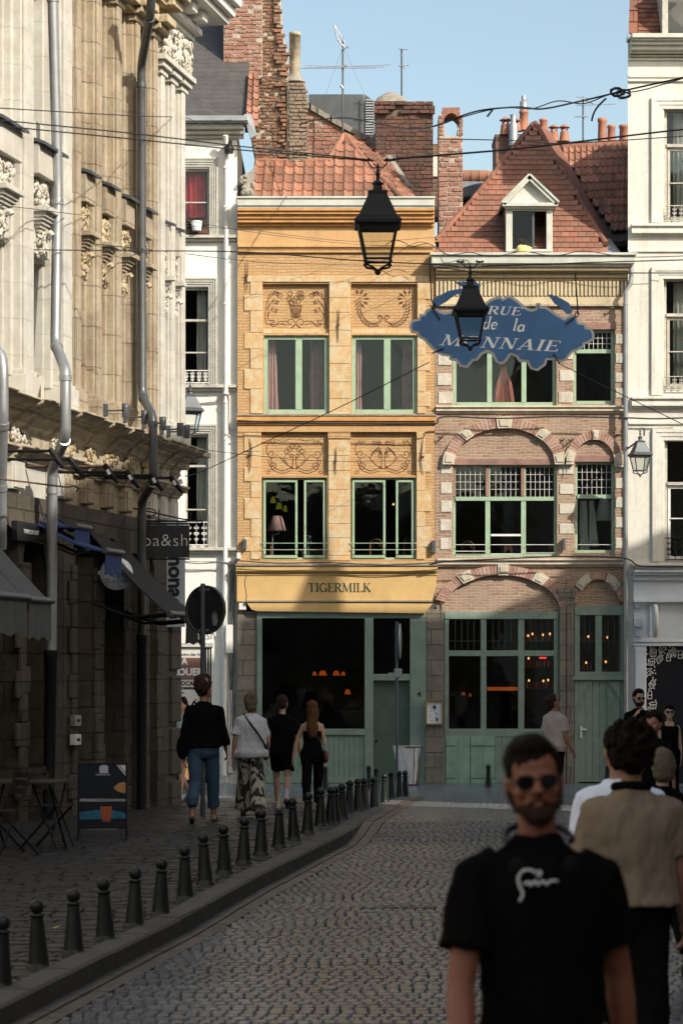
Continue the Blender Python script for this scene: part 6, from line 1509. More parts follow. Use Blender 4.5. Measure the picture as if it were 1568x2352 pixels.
t = lantern(W(1469,1093,50.4), 108*50.4/F, 'grey wall lantern on a bracket at the white corner house', 'wall lanterns', .2, hang=False, mat=M['zinc_d'])
m = MB(); T0 = Vector(t.location); inv = Matrix.Rotation(-.2,4,'Z')
def tl(p): return inv @ (Vector(p)-T0)
m.tube([tl(W(1469,992,50.4)), tl(W(1469,984,50.4)), tl(W(1478,984,50.6)), tl(W(1478,1000,51.2))], .02, 6); m.tube([tl(W(1440,1030,51.2)), tl(W(1468,1010,50.4))], .018, 6); m.build('bracket', M['zinc_d'], t)
lantern(W(437,1000,37.9), 125*37.9/F, 'grey wall lantern behind the corner of the white carved house', 'wall lanterns', .3, hang=False, mat=M['zinc_d'])
# ================================================================ street name sign
YN = 33.5
OUT = [(939,749),(944,735),(961,732),(963,722),(973,721),(976,713),(991,706),(1000,706),(1010,713),(1021,717),(1040,713),(1056,700),(1070,692),(1090,700),(1107,700),(1124,687),(1143,680),(1150,681),(1154,686),(1160,681),(1170,678),(1189,689),(1208,706),(1219,710),(1229,708),(1230,696),(1241,696),(1241,704),(1255,704),(1276,719),(1295,731),(1306,723),(1320,723),(1329,740),(1343,742),(1346,752),(1358,753),(1365,769),(1363,780),(1352,788),(1341,790),(1341,797),(1314,810),(1299,828),(1285,833),(1276,826),(1256,827),(1253,838),(1234,852),(1217,847),(1210,831),(1192,831),(1185,820),(1173,814),(1162,831),(1151,837),(1139,833),(1130,814),(1118,808),(1105,816),(1096,828),(1086,829),(1073,845),(1056,842),(1046,828),(1031,826),(1031,818),(1014,816),(995,805),(972,780),(959,773),(957,765),(944,763)]
def inset(poly, d):
    n = len(poly); out = []
    A = sum(poly[i][0]*poly[(i+1)%n][1]-poly[(i+1)%n][0]*poly[i][1] for i in range(n))
    s = 1 if A > 0 else -1
    for i in range(n):
        a, b, c = Vector(poly[i-1]), Vector(poly[i]), Vector(poly[(i+1)%n]); e = (b-a).normalized(); f = (c-b).normalized()
        nn = Vector((-e.y, e.x))+Vector((-f.y, f.x)); nn = nn.normalized() if nn.length > .01 else Vector((-e.y, e.x)); out.append(tuple(b+nn*d*s))
    return out
t = thing('street_name_sign', W(1150,765,YN), 'blue scroll-edged overhead sign reading RUE de la MONNAIE', 'street sign')
def sp(p, Y=YN): q = W(p[0], p[1], Y); return (q.x, q.z)
m = MB(); m.prism([sp(p) for p in OUT], YN, YN+.05); m.build('border', plain('grey_sign_rim', (.5,.5,.49), .5, .15, 3), t)
m = MB(); m.prism([sp(p) for p in inset(OUT, 6.5)], YN-.012, YN-.001); m.build('board', plain('worn_blue_paint', (.055,.155,.33), .55, .22, 1.5, .002, 8), t)
for P in ([(995,706),(993,687),(1029,668),(1063,662),(1080,640),(1102,655),(1101,668),(1086,664),(1063,673),(1044,677),(1025,692),(1008,702)], [(1046,648),(1067,647),(1086,644),(1103,655),(1100,667),(1085,660),(1066,659),(1055,656)], [(1259,677),(1265,676),(1287,685),(1306,696),(1314,712),(1310,721),(1299,719),(1287,706),(1272,696)]):
    m = MB(); m.prism([sp(p) for p in P], YN-.005+random.uniform(0,.01), YN+.03); m.build('ribbon', bpy.data.materials['worn_blue_paint'], t)
def placer(px, py, rot):
    o = W(px, py, YN-.013); c, s_ = math.cos(R(rot)), math.sin(R(rot))
    return lambda a, b, e: (o.x+a*c-b*s_, YN-.014+e, o.z+a*s_+b*c)
m = MB(); k = YN/F
for word, cx, cy, px_w, px_h, rot, sh in (('RUE',1156,723,78,19,-2.5,.22), ('de',1124,756,36,30,-2.5,.22), ('la',1190,761,32,30,-2.5,.22), ('MONNAIE',1144,800,272,25,-3.2,.25)):
    h = px_h*k; L_ = wordlen(word, h); fxs = px_w*k/L_
    pl = placer(cx, cy, rot); strokes(m, word, 0, 0, h, YN-.014, sh, .06, 0, place=lambda a, b, e, pl=pl, f=fxs, L_=L_: pl((a-L_/2)*f, b, e))
m.build('lettering', plain('sign_letter_grey', (.88,.89,.87), .5, .08), t)
m = MB()
for P in ([(1000,706),(990,690),(987,612)], [(1326,723),(1325,700),(1320,626)], [(992,812),(1018,800)], [(1284,836),(1270,812)], [(987,700),(1010,735)], [(1320,728),(1298,745)]): m.tube([W(a,b,YN-.03) for a,b in P], .01, 5)
for c in ((997,703),(1324,722)): m.tube([W(c[0]+4*math.cos(a), c[1]+6*math.sin(a), YN-.03) for a in [q*.7 for q in range(9)]], .008, 4, True)
m.build('hanging_wire', M['iron'], t)
# ================================================================ overhead cables
def cable(pts, r, lab, mat='cable', k=8):
    m = MB(); P = spl([tuple(W(*p)) for p in pts], k); m.tube(P, r*.78, 5); m.build('overhead_cable', M[mat], None, lab, 'cable', 'overhead cables')
cable([(-20,247,24),(324,267,31),(425,270,40),(470,287,50),(520,276,51),(565,277,51.2)], .008, 'thin wire from the top left along the slate roof gutter')
cable([(-20,274,24),(300,306,24),(560,337,24),(858,368,24)], .009, 'upper of two taut wires running from the left edge to the large lantern')
cable([(-20,287,24),(300,319,24),(560,345,24),(858,370,24)], .009, 'lower of two taut wires running from the left edge to the large lantern')
cable([(882,369,24),(941,362,24.5),(1041,354,25),(1221,338,26),(1497,305,28),(1620,292,29)], .014, 'thick wire from the large lantern to the right edge')
cable([(1003,319,40),(1190,323,40),(1300,329,40),(1568,313,40),(1620,310,40)], .012, 'wire just below the thick one at the right')
cable([(688,286,53),(724,276,52),(796,271,50),(876,286,46),(944,296,42),(1003,288,38),(1065,264,37),(1113,252,36),(1189,246,36),(1245,250,36),(1325,234,36),(1393,218,36),(1433,208,36),(1568,178,36),(1640,160,36)], .018, 'thick sagging cable from the round flue up to the top right')
cable([(993,290,38),(1100,258,37),(1165,247,36),(1220,250,36),(1280,232,36),(1340,238,36),(1400,217,36),(1470,208,36),(1568,180,36)], .012, 'wavy wire wound round the thick sagging cable')
cable([(1391,226,36),(1372,245,36),(1362,262,36),(1358,278,36)], .02, 'short cable end hanging from the knot at the right')
cable([(1130,252,36.5),(1118,268,36.5)], .022, 'stubby cable end hanging left of the roof apex')
m = MB(); rr = random.Random(4)
for q in range(7): c = W(1423+rr.uniform(-10,12), 214+rr.uniform(-5,5), 36); m.tube([c+Vector((.1*math.cos(a)*rr.uniform(.7,1.3), .03*math.sin(a*2), .06*math.sin(a))) for a in [i*.7 for i in range(9)]], .012, 5, True)
m.build('cable_knot', M['cable'], None, 'tangled black knot on the thick sagging cable near the white corner house', 'cable')
cable([(-20,573,30),(300,576,31),(564,579,31),(800,597,31),(987,607,31),(1052,612,31)], .01, 'long wire at mid height from the left edge to the smaller lantern')
cable([(1106,611,31),(1261,607,31),(1350,603,31),(1568,597,31),(1620,595,31)], .01, 'wire from the smaller lantern to the right edge')
cable([(215,560,32),(330,572,34),(420,582,40),(620,603,48),(985,612,51)], .008, 'faint wire from the tan house across the ochre facade')
cable([(1106,627,33.4),(1320,627,33.4),(1620,627,33.4)], .011, 'straight wire that the blue sign hangs from')
cable([(987,612,33.4),(1106,627,33.4)], .009, 'short wire end between lantern and blue sign')
cable([(425,1094,38),(470,1080,37),(620,1010,35.5),(780,935,34.5),(985,832,33.5)], .009, 'stay wire rising from the left corner to the blue sign')
cable([(1284,836,33.5),(1400,893,33),(1568,975,32),(1640,1010,31)], .008, 'stay wire falling from the blue sign to the right edge')
cable([(425,1027,38),(545,1042,42),(700,1057,47),(830,1060,50),(975,1058,51.2)], .007, 'thin wire crossing the lower painted panels')
cable([(335,488,35),(560,530,48),(800,560,51),(1000,566,51.3)], .006, 'thin wire under the orange cornice')
cable([(550,524,50),(800,554,50.5),(1000,545,51)], .006, 'thinnest wire sagging under the orange cornice')
cable([(1000,566,51.2),(1030,585,50.9),(1080,580,50.9),(1130,590,50.8),(1200,578,50.8),(1270,588,50.8),(1340,577,50.8),(1440,590,50.8),(1568,588,50.8)], .012, 'wavy cable lying along the gutter of the brick house')
cable([(545,966,51.1),(700,972,51.1),(860,973,51.1),(990,975,51.1),(1006,962,51.1),(1030,957,51.1),(1150,961,51.1),(1280,957,51.1),(1440,960,51.1),(1500,962,51.1),(1568,960,51.1)], .022, 'thick cable bundle under the middle ledges of ochre and brick houses')
cable([(985,1297,51.0),(1040,1288,51.0),(1150,1284,51.0),(1290,1278,51.0),(1430,1282,51.0),(1470,1300,50.9),(1568,1302,50.9)], .02, 'thick cable bundle along the lower ledge of the brick house')
cable([(545,1288,51.0),(640,1293,51.0),(760,1292,51.0),(880,1298,51.0),(1000,1292,51.0)], .014, 'cable lying on the ledge above the lettered ochre board')
cable([(1245,350,52),(1245,350,52)], .001, 'x') if False else None
cable([(-20,1098,27),(60,1107,27.5),(150,1118,28),(170,1116,28.4),(180,1122,28.5),(175,1130,28.5)], .014, 'hooked iron rod crossing the pipe at the far left', 'rust')
cable([(-20,470,27),(60,478,29),(200,495,32),(420,518,45),(560,527,50)], .006, 'faint wire crossing the carved consoles at the left')
cable([(886,562,51),(905,552,50.9),(925,556,50.9),(945,566,50.9),(965,562,50.8),(985,560,50.8),(1003,572,50.8)], .012, 'curling cable end on the ochre wall under the cornice')
cable([(838,596,51),(870,602,50.9),(900,590,50.9),(930,570,50.9),(962,556,50.9),(990,562,50.9)], .009, 'looping thin cable behind the large lantern')
cable([(567,1316,51),(562,1340,50.95),(566,1370,50.95),(560,1395,50.95)], .012, 'short cable dropping at the left of the lettered board')
# small wall boxes on the front
for i, (x, y, w_, h_) in enumerate([(562,1251,9,24),(995,1256,9,28),(1293,1250,7,26)]):
    m = MB(); fb(m, x-w_/2, y-h_/2, x+w_/2, y+h_/2, .12, 0); m.build('wall_light', M['zinc_d'], None, ['grey box light at the lower left corner of the ochre house','grey box light between the ochre and the brick houses','dark box light on the pier between the brick house windows'][i], 'wall light', 'box lights on the facades', bev=.01)
m = MB(); fb(m, 549, 1383, 566, 1401, .12, 0); m.build('junction_box', M['white'], None, 'white junction box left of the ochre lower board', 'junction box', bev=.01)
t = thing('menu_case', (fx(996),YF-.15,fz(1637)), 'gold framed lit menu case on the stone pier between the shopfronts', 'menu case')
m = MB(); fb(m, 975,1607,1017,1611,.2,-.12); fb(m, 975,1661,1017,1665,.2,-.12); fb(m, 975,1611,979,1661,.2,-.12); fb(m, 1013,1611,1017,1661,.2,-.12); m.build('frame', plain('dull_gold', (.3,.2,.07), .4, .2, Metallic=.7), t)
m = MB(); fb(m, 979,1611,1013,1661,.15,-.12); m.build('menu_sheet', plain('menu_white', (.75,.77,.8), .6, .03), t)
m = MB(); rr = random.Random(6)
for q in range(20): x = rr.uniform(982,1000); y = 1616+q*2.2; fb(m, x, y, x+rr.uniform(4,10), y+.6, .154, -.15)
fb(m, 994,1620,1000,1628,.156,-.15); fb(m, 1000,1648,1004,1656,.156,-.15); m.build('lettering', M['black'], t)
# ================================================================ pavement furniture
b = G(466, 1874); t = thing('road_sign', tuple(b), 'dark back of a round road sign with a pale sticker on a grey pole', 'road sign')
m = MB(); zt = CZ-(1343-HY)*b.y/F; m.tube([b-Vector((0,0,.1)), Vector((b.x, b.y, zt))], .034, 12); m.ell((b.x,b.y,zt), (.036,.036,.02), 10, 5); m.build('pole', M['zinc_d'], t)
c = W(472, 1401, b.y+.07); Mr = Matrix.Translation(c) @ Matrix.Rotation(R(-34),4,'Z') @ Matrix.Rotation(R(90),4,'X')
def trmesh(mb, name, mat, par, Mx):
    me = mb.mesh(name); me.transform(Matrix.Translation(-ORG[par]) @ Mx); o = bpy.data.objects.new(name, me); sc.collection.objects.link(o); o.parent = par; me.materials.append(mat); ORG[o] = ORG[par]; return o
m = MB(); m.lathe([(.3,-.004),(.3,.012),(.315,.025),(.328,.02),(.328,-.02),(.001,-.02)], (0,0,0), 48); m.lathe([(.001,-.003),(.302,-.003)], (0,0,0), 48); trmesh(m, 'disc', plain('dark_sign_back', (.05,.055,.05), .5, .25, 4), t, Mr)
m = MB(); 
for z in (.27, -.27): m.box((-.08, z-.015, .02), (.08, z+.015, .04))
trmesh(m, 'clamp', M['zinc'], t, Mr)
m = MB(); P = [(-.03,-.12),(-.05,.0),(-.035,.06),(-.028,.005),(-.015,.09),(-.005,.01),(.01,.085),(.014,0),(.03,.05),(.035,-.02),(.05,-.05),(.03,-.12)]; m.add([(x+.16,y-.09,.004) for x,y in P], [tuple(range(len(P)-1,-1,-1))]); m.add([(x+.16,y-.09,.003) for x,y in P], [tuple(range(len(P)))]); trmesh(m, 'sticker', plain('dull_sticker', (.22,.25,.26), .6), t, Mr)
b = G(911, 1806); t = thing('sign_pole', tuple(b), 'thin grey sign pole seen edge-on before the dark green door', 'road sign')
m = MB(); m.tube([b-Vector((0,0,.1)), W(911,1428,b.y)], .03, 10); m.build('pole', M['zinc_d'], t)
m = MB(); m.lathe([(.3,-.01),(.31,0),(.3,.012),(.001,.012)], (0,0,0), 32); trmesh(m, 'disc', M['zinc'], t, Matrix.Translation(W(918,1473,b.y)) @ Matrix.Rotation(R(84),4,'Z') @ Matrix.Rotation(R(90),4,'X') @ Matrix.Scale(1.2,4,(0,1,0)))
m = MB(); m.box(W(905,1556,b.y-.05), W(923,1536,b.y-.05)+Vector((0,.08,0))); m.build('small_plate', M['zinc'], t, bev=.01); m = MB(); m.box(W(892,1552,b.y), W(905,1545,b.y)+Vector((0,.03,0))); m.build('bracket', M['zinc'], t)
b = G(940, 1805); t = thing('litter_bin', tuple(b), 'wire ring bin holding a hanging clear plastic bag by the stone pier', 'bin'); s = b.y/F
m = MB(); r = 30*s; zt = 90*s
for z, q in ((zt, 1), (0, .72)): m.tube([b+Vector((r*q*math.cos(a), r*q*.8*math.sin(a), z)) for a in [i*math.pi/10 for i in range(20)]], .014, 5, True)
for i in range(7): a = -1.2+i*.45; m.tube([b+Vector((r*math.cos(a),r*.8*math.sin(a),zt)), b+Vector((r*.72*math.cos(a),r*.6*math.sin(a),0))], .008, 5)
m.build('wire_ring', plain('dark_red_iron', (.09,.03,.03), .6, .2), t)
m = MB(); rings = []
for z, q in ((zt+.02,1.03),(zt*.9,.98),(zt*.7,.93),(zt*.45,.85),(zt*.2,.74),(zt*.05,.6)): rings.append([b+Vector((r*q*math.cos(a)*(1+.05*math.sin(a*6+z*9))-.05, r*.8*q*math.sin(a)*(1+.08*math.sin(a*5+z*7)), z)) for a in [i*math.pi/14 for i in range(28)]])
m.loft(rings, cap=False); bg_ = NT('clear_plastic'); tr = bg_.n('BsdfTransparent'); df = bg_.n('BsdfDiffuse'); df.inputs[0].default_value = (.75,.75,.75,1); mx = bg_.n('MixShader')
bg_.l(bg_.ramp(bg_.noise(6,4,.6,sc3=(2,2,.6)), .3, .8, (.45,)*3, (.85,)*3), mx.inputs[0]); bg_.l(tr.outputs[0], mx.inputs[1]); bg_.l(df.outputs[0], mx.inputs[2]); bg_.l(mx.outputs[0], bg_.t.nodes['Material Output'].inputs[0])
m.build('plastic_bag', bg_.m, t)
# A-board
b = G(236, 1928); s = b.y/F; t = thing('menu_board', tuple(b), 'black standing advertising board with iced drink picture on the dark pavement', 'advertising board', rz=R(3), local=True)
w_, h_ = 57*s, 176*s
m = MB(); fr = .02
m.box((-w_,-.02,.1),(-w_+fr,.02,h_)); m.box((w_-fr,-.02,.1),(w_,.02,h_)); m.box((-w_+fr,-.02,h_-fr),(w_-fr,.02,h_)); m.box((-w_+fr,-.02,.12),(w_-fr,.02,.12+fr))
m.build('frame', M['iron'], t, bev=.003)
for sx in (-1, 1):
    m = MB(); m.tube([(sx*(w_-.01),0,.12),(sx*(w_-.01),0,.02)], .014, 6); m.tube([(sx*(w_-.01),-.16,.01),(sx*(w_-.01),.16,.01)], .018, 6); m.build('foot', M['iron'], t)
m = MB(); m.box((-w_+fr,-.008,.14),(w_-fr,.008,h_-fr)); pn = m.build('poster', plain('navy_black_poster', (.008,.012,.018), .3, .1), t)
def ap(px, py): return ((px-236)*s, (1928-py)*s)
def apoly(P, mat, nm, e=.011):
    m = MB(); m.prism([ap(*p) for p in P], -e, -.0085); return m.build(nm, mat, pn)
apoly([(183,1865),(245,1858),(290,1868),(290,1880),(183,1882)], plain('teal_stripe', (.02,.12,.2), .4, .3, 20), 'poster_stripe')
apoly([(265,1753),(290,1753),(290,1784)], M['chalk'], 'poster_corner')
apoly([(229,1761),(234,1757),(245,1757),(249,1761),(249,1776),(229,1776)], plain('pale_lilac', (.4,.42,.5), .5), 'poster_emblem')
apoly([(262,1808),(274,1798),(290,1796),(290,1822),(276,1820),(264,1814)], plain('copper_pot', (.4,.22,.08), .4, .2), 'pot_picture')
apoly([(231,1852),(258,1852),(254,1887),(236,1887)], plain('iced_drink', (.35,.08,.03), .3, .6, 60), 'glass_picture', .012)
for sx, y, z_, tx, rt in ((0,1838,.045,'PPRRREEEEESSSSSHHHHH',0),(0,1779.5,.022,'TERRES DE CAFÉ',0),(0,1904,.026,'SUR PLACE / À EMPORTER',0)): 
    q = ap(237,y); text(tx, 'lettering', M['chalk'], t, Matrix.Translation((q[0],-.013,q[1])) @ FRONT, z_, .001)
q = ap(280,1766); text('TERRASSE', 'lettering', M['black'], t, Matrix.Translation((q[0],-.013,q[1])) @ FRONT @ Matrix.Rotation(R(-50),4,'Z'), .03, .001)
M['wood_d'] = plain('dark_stained_wood', (.03,.02,.014), .6, .2)
# cafe table and folding chairs in the dark corner at the left
b = G(62, 1952); t = thing('cafe_table', tuple(b), 'small square wooden terrace table in the dark corner at the left', 'table', rz=R(-12), local=True)
m = MB(); m.box((-.42,-.32,.70),(.42,.32,.73)); m.build('table_top', M['wood_d'], t, bev=.005)
for sx in (-1, 1):
    m = MB()
    for q in (-1, 1): m.tube([(sx*.34, q*.27, .7), (sx*.34, -q*.27, .0)], .014, 6)
    m.build('leg', M['iron'], t)
def fchair(px, py, rz, lab):
    b = G(px, py); t = thing('folding_chair', tuple(b), lab, 'chair', 'slatted folding chairs at the terrace table', rz=rz, local=True)
    for sx in (-1, 1):
        m = MB(); m.tube([(sx*.2,-.2,0),(sx*.2,.16,.86)], .013, 6); m.tube([(sx*.185,.24,0),(sx*.185,-.2,.46)], .013, 6); m.build('leg', M['iron'], t)
    m = MB()
    for q in range(6): m.box((-.19,-.2+q*.07,.44),(.19,-.145+q*.07,.455))
    m.build('seat', M['wood_d'], t)
    m = MB()
    for q in range(3): m.box((-.2,.07+q*.035,.62+q*.08),(.2,.085+q*.035,.68+q*.08))
    m.build('backrest', M['wood_d'], t)
fchair(112, 1948, R(70), 'folding slatted chair right of the terrace table'); fchair(24, 1962, R(-60), 'folding slatted chair left of the terrace table')
# ================================================================ the right side of the street (outside the frame) that keeps the lane in shade
def plainhouse(x0, x1, y0, y1, zt, lab, mat):
    t = thing('house', (x0, (y0+y1)/2, -.4), lab, 'house', 'houses on the right side of the lane'); m = MB(); n = max(2, int((y1-y0)/2.4)); Ys = [y0]
    for k in range(n): w_ = (y1-y0)/n; Ys += [y0+w_*(k+.28), y0+w_*(k+.72)]
    Ys.append(y1); Zs = [-.8]; z = .6
    while z+2.2 < zt: Zs += [z, z+1.9]; z += 3.2
    Zs.append(zt)
    for p in range(len(Ys)-1):
        for q in range(len(Zs)-1):
            if p % 2 == 1 and q % 2 == 1: continue
            m.box((x0, Ys[p], Zs[q]), (x0+.3, Ys[p+1], Zs[q+1]))
    m.box((x0+.3, y0, -.8), (x1, y0+.3, zt)); m.box((x0+.3, y1-.3, -.8), (x1, y1, zt)); m.box((x1-.3, y0+.3, -.8), (x1, y1-.3, zt)); m.box((x0+.3, y0+.3, zt-.3), (x1-.3, y1-.3, zt)); m.build('wall', mat, t)
    m = MB(); m.box((x0+.2, y0+.1, -.5), (x0+.25, y1-.1, zt-.4)); m.build('pane', bpy.data.materials['dark_pane0'], t)
plainhouse(7.6, 16, -12, -1, 15.2, 'tall plain house right behind the camera', M['cream']); plainhouse(7.6, 16, -.98, 9, 15.9, 'tall brick house right beside the camera', M['brickA'])
plainhouse(7.6, 16, 9.02, 20, 15.3, 'tall rendered house on the right out of view', M['greystone']); t = thing('house', (7.6, 25, -.4), 'tall brick corner house out of view at the right, end cut to pass sunlight', 'house', 'houses on the right side of the lane')
m = MB(); fp = [(7.6,20.02),(16,20.02),(15.4,21.4),(7.6,29.5)]; m.add([(a, b, -.8) for a, b in fp]+[(a, b, 15.7) for a, b in fp], [(3,2,1,0),(4,5,6,7)]+[(i, (i+1)%4, (i+1)%4+4, i+4) for i in range(4)]); m.build('wall', M['brickA'], t)  # far end cut parallel to the sun so a strip of pavement stays lit
t = thing('house', (7.6, 38, -.4), 'unseen corner house at the right, roofline and body shaped to shade the shopfronts', 'house', 'houses on the right side of the lane')
YB2 = 38.5; tt = 51.4-YB2
SKY = [(-5.3,2.4),(-2.3,2.45),(-2.2,3.12),(-1.2,3.15),(-.45,4.95),(-.3,4.95),(-.12,3.12),(2.9,3.12),(3.2,3.24),(3.6,3.46),(4.25,3.71),(4.78,4.2),(4.95,4.62),(6.13,4.6),(6.73,4.9),(7.33,5.27),(9,6.3)]  # skyline shaped from the wanted shadow edge; body sheared toward the sun
top = [(u+tt, v+tt) for u, v in SKY]
poly = [(top[0][0], -.8)]+top+[(top[-1][0], -.8)]
m = MB(); n = len(poly); D_ = 4.
m.add([(x, YB2, z) for x, z in poly]+[(x+D_, YB2-D_, z) for x, z in poly], [tuple(range(n-1,-1,-1)), tuple(range(n, 2*n))]+[(i, (i+1)%n, (i+1)%n+n, i+n) for i in range(n)])
m.build('wall', M['brickA'], t)
t = thing('house', (6, 35, -.4), 'narrow shade block added out of view beyond the gap at the right', 'house', 'houses on the right side of the lane')
m = MB(); m.add([(5.6,34,-.8),(12.3,34,-.8),(12.3,34,14.6),(5.6,34,13.8)]+[(9.1,30.5,-.8),(15.8,30.5,-.8),(15.8,30.5,14.6),(9.1,30.5,13.8)], [(0,1,2,3),(7,6,5,4),(0,4,5,1),(1,5,6,2),(2,6,7,3),(3,7,4,0)]); m.build('wall', M['cream'], t)  # unseen block added to shade the ground beside the sunlit gap
t = thing('house', (0, -20, 0), 'unseen house added far behind the camera to darken window reflections', 'house', 'houses on the right side of the lane'); m = MB(); m.box((-30,-26,-1),(30,-20,11)); m.build('wall', M['stone_low'], t)  # added out of view so the front windows reflect something dark
# ================================================================ people
def remesh(mb, vox, name, mat, par, smooth=4, amp=0., fs=6., stretch=(1,1,1), fine=0.):
    me = mb.mesh(name); o = bpy.data.objects.new('tmp', me); sc.collection.objects.link(o)
    r = o.modifiers.new('r', 'REMESH'); r.mode = 'VOXEL'; r.voxel_size = vox; r.use_smooth_shade = True
    if smooth: s = o.modifiers.new('s', 'SMOOTH'); s.factor = .5; s.iterations = smooth
    dg = bpy.context.evaluated_depsgraph_get(); m2 = bpy.data.meshes.new_from_object(o.evaluated_get(dg)); bpy.data.objects.remove(o)
    if amp:
        n = len(m2.vertices); co = np.empty(n*3, 'f'); no = np.empty(n*3, 'f'); m2.vertices.foreach_get('co', co); m2.vertex_normals.foreach_get('vector', no)
        co = co.reshape(-1, 3); no = no.reshape(-1, 3)
        for i in range(n):
            v = Vector((float(co[i,0])*stretch[0], float(co[i,1])*stretch[1], float(co[i,2])*stretch[2]))*fs
            d = mn.fractal(v, .8, 2., 4)*amp
            co[i] += no[i]*d
        m2.vertices.foreach_set('co', co.ravel()); m2.update()
    m2.name = name; m2.materials.clear(); m2.materials.append(mat)
    o = bpy.data.objects.new(name, m2); sc.collection.objects.link(o)
    if par: o.parent = par; ORG[o] = ORG[par]
    return o
def skin(name, c):
    t = NT(name); col = t.mix(t.ramp(t.noise(9), .3, .7), mul(c, .85), mul(c, 1.12)); return t.fin(col, .55, None, Subsurface_Weight=.12, Subsurface_Scale=.01)
M['skin'] = skin('skin_tan', (.33,.16,.10)); M['skin_l'] = skin('skin_light', (.52,.32,.22)); M['skin_r'] = skin('skin_red_darkened', (.25,.085,.045))  # last one reddish, darkened to stand in for the under-lit foreground
def cloth(name, c, var=.2): 
    t = NT(name); col = t.mix(t.ramp(t.noise(5), .3, .7), mul(c, 1-var), mul(c, 1+var)); nr = t.bump(t.noise(7, 4, .5, sc3=(1.6,1.6,.5)), .02, .6); nr = t.bump(t.noise(160, 2, .5), .001, .5, nr); return t.fin(col, .95, nr, Specular_IOR_Level=.03)
def hairmat(name, c):
    t = NT(name); col = t.mix(t.noise(60, 3, .6, sc3=(1,1,.15)), mul(c, .4), mul(c, 1.7)); return t.fin(col, .75, t.bump(t.noise(90, 3, .6, sc3=(1,1,.12)), .006), Specular_IOR_Level=.1)
M['c_black'] = cloth('black_cotton', (.006,.0055,.005)); M['c_white'] = cloth('white_linen', (.55,.56,.57), .05); M['c_jean'] = cloth('blue_denim', (.05,.085,.13)); M['c_jean_l'] = cloth('pale_denim', (.2,.3,.42))
M['c_taupe'] = cloth('taupe_shirt', (.24,.18,.13), .08); M['c_beige'] = cloth('beige_pink_tee', (.45,.37,.33), .06); M['c_white2'] = cloth('bright_white_tee', (.8,.85,.95), .04); M['c_pale'] = cloth('pale_blue_top', (.42,.52,.6), .08); M['c_tan'] = cloth('tan_chino', (.4,.3,.16), .1)
t = NT('leaf_print_cloth'); n_ = t.noise(4.6, 2, .5, dist=2.2, sc3=(1.5,1.5,.6)); t.fin(t.mix(t.ramp(n_, .47, .5), (.025,.022,.018), (.42,.38,.3)), .9, t.bump(t.noise(8), .015)); M['c_print'] = t.m
M['h_dark'] = hairmat('dark_brown_hair', (.010,.006,.004)); M['h_grey'] = hairmat('grey_blond_hair', (.12,.095,.065)); M['h_brown'] = hairmat('brown_hair', (.035,.02,.012)); M['h_red'] = hairmat('long_auburn_hair', (.085,.042,.02)); M['stub'] = hairmat('short_brown_beard', (.04,.019,.012)); M['shoe'] = plain('dark_shoe', (.02,.018,.016), .5); M['sock'] = plain('white_sock', (.65,.65,.65), .9); M['leather'] = plain('dark_red_leather', (.09,.015,.012), .5, .2)
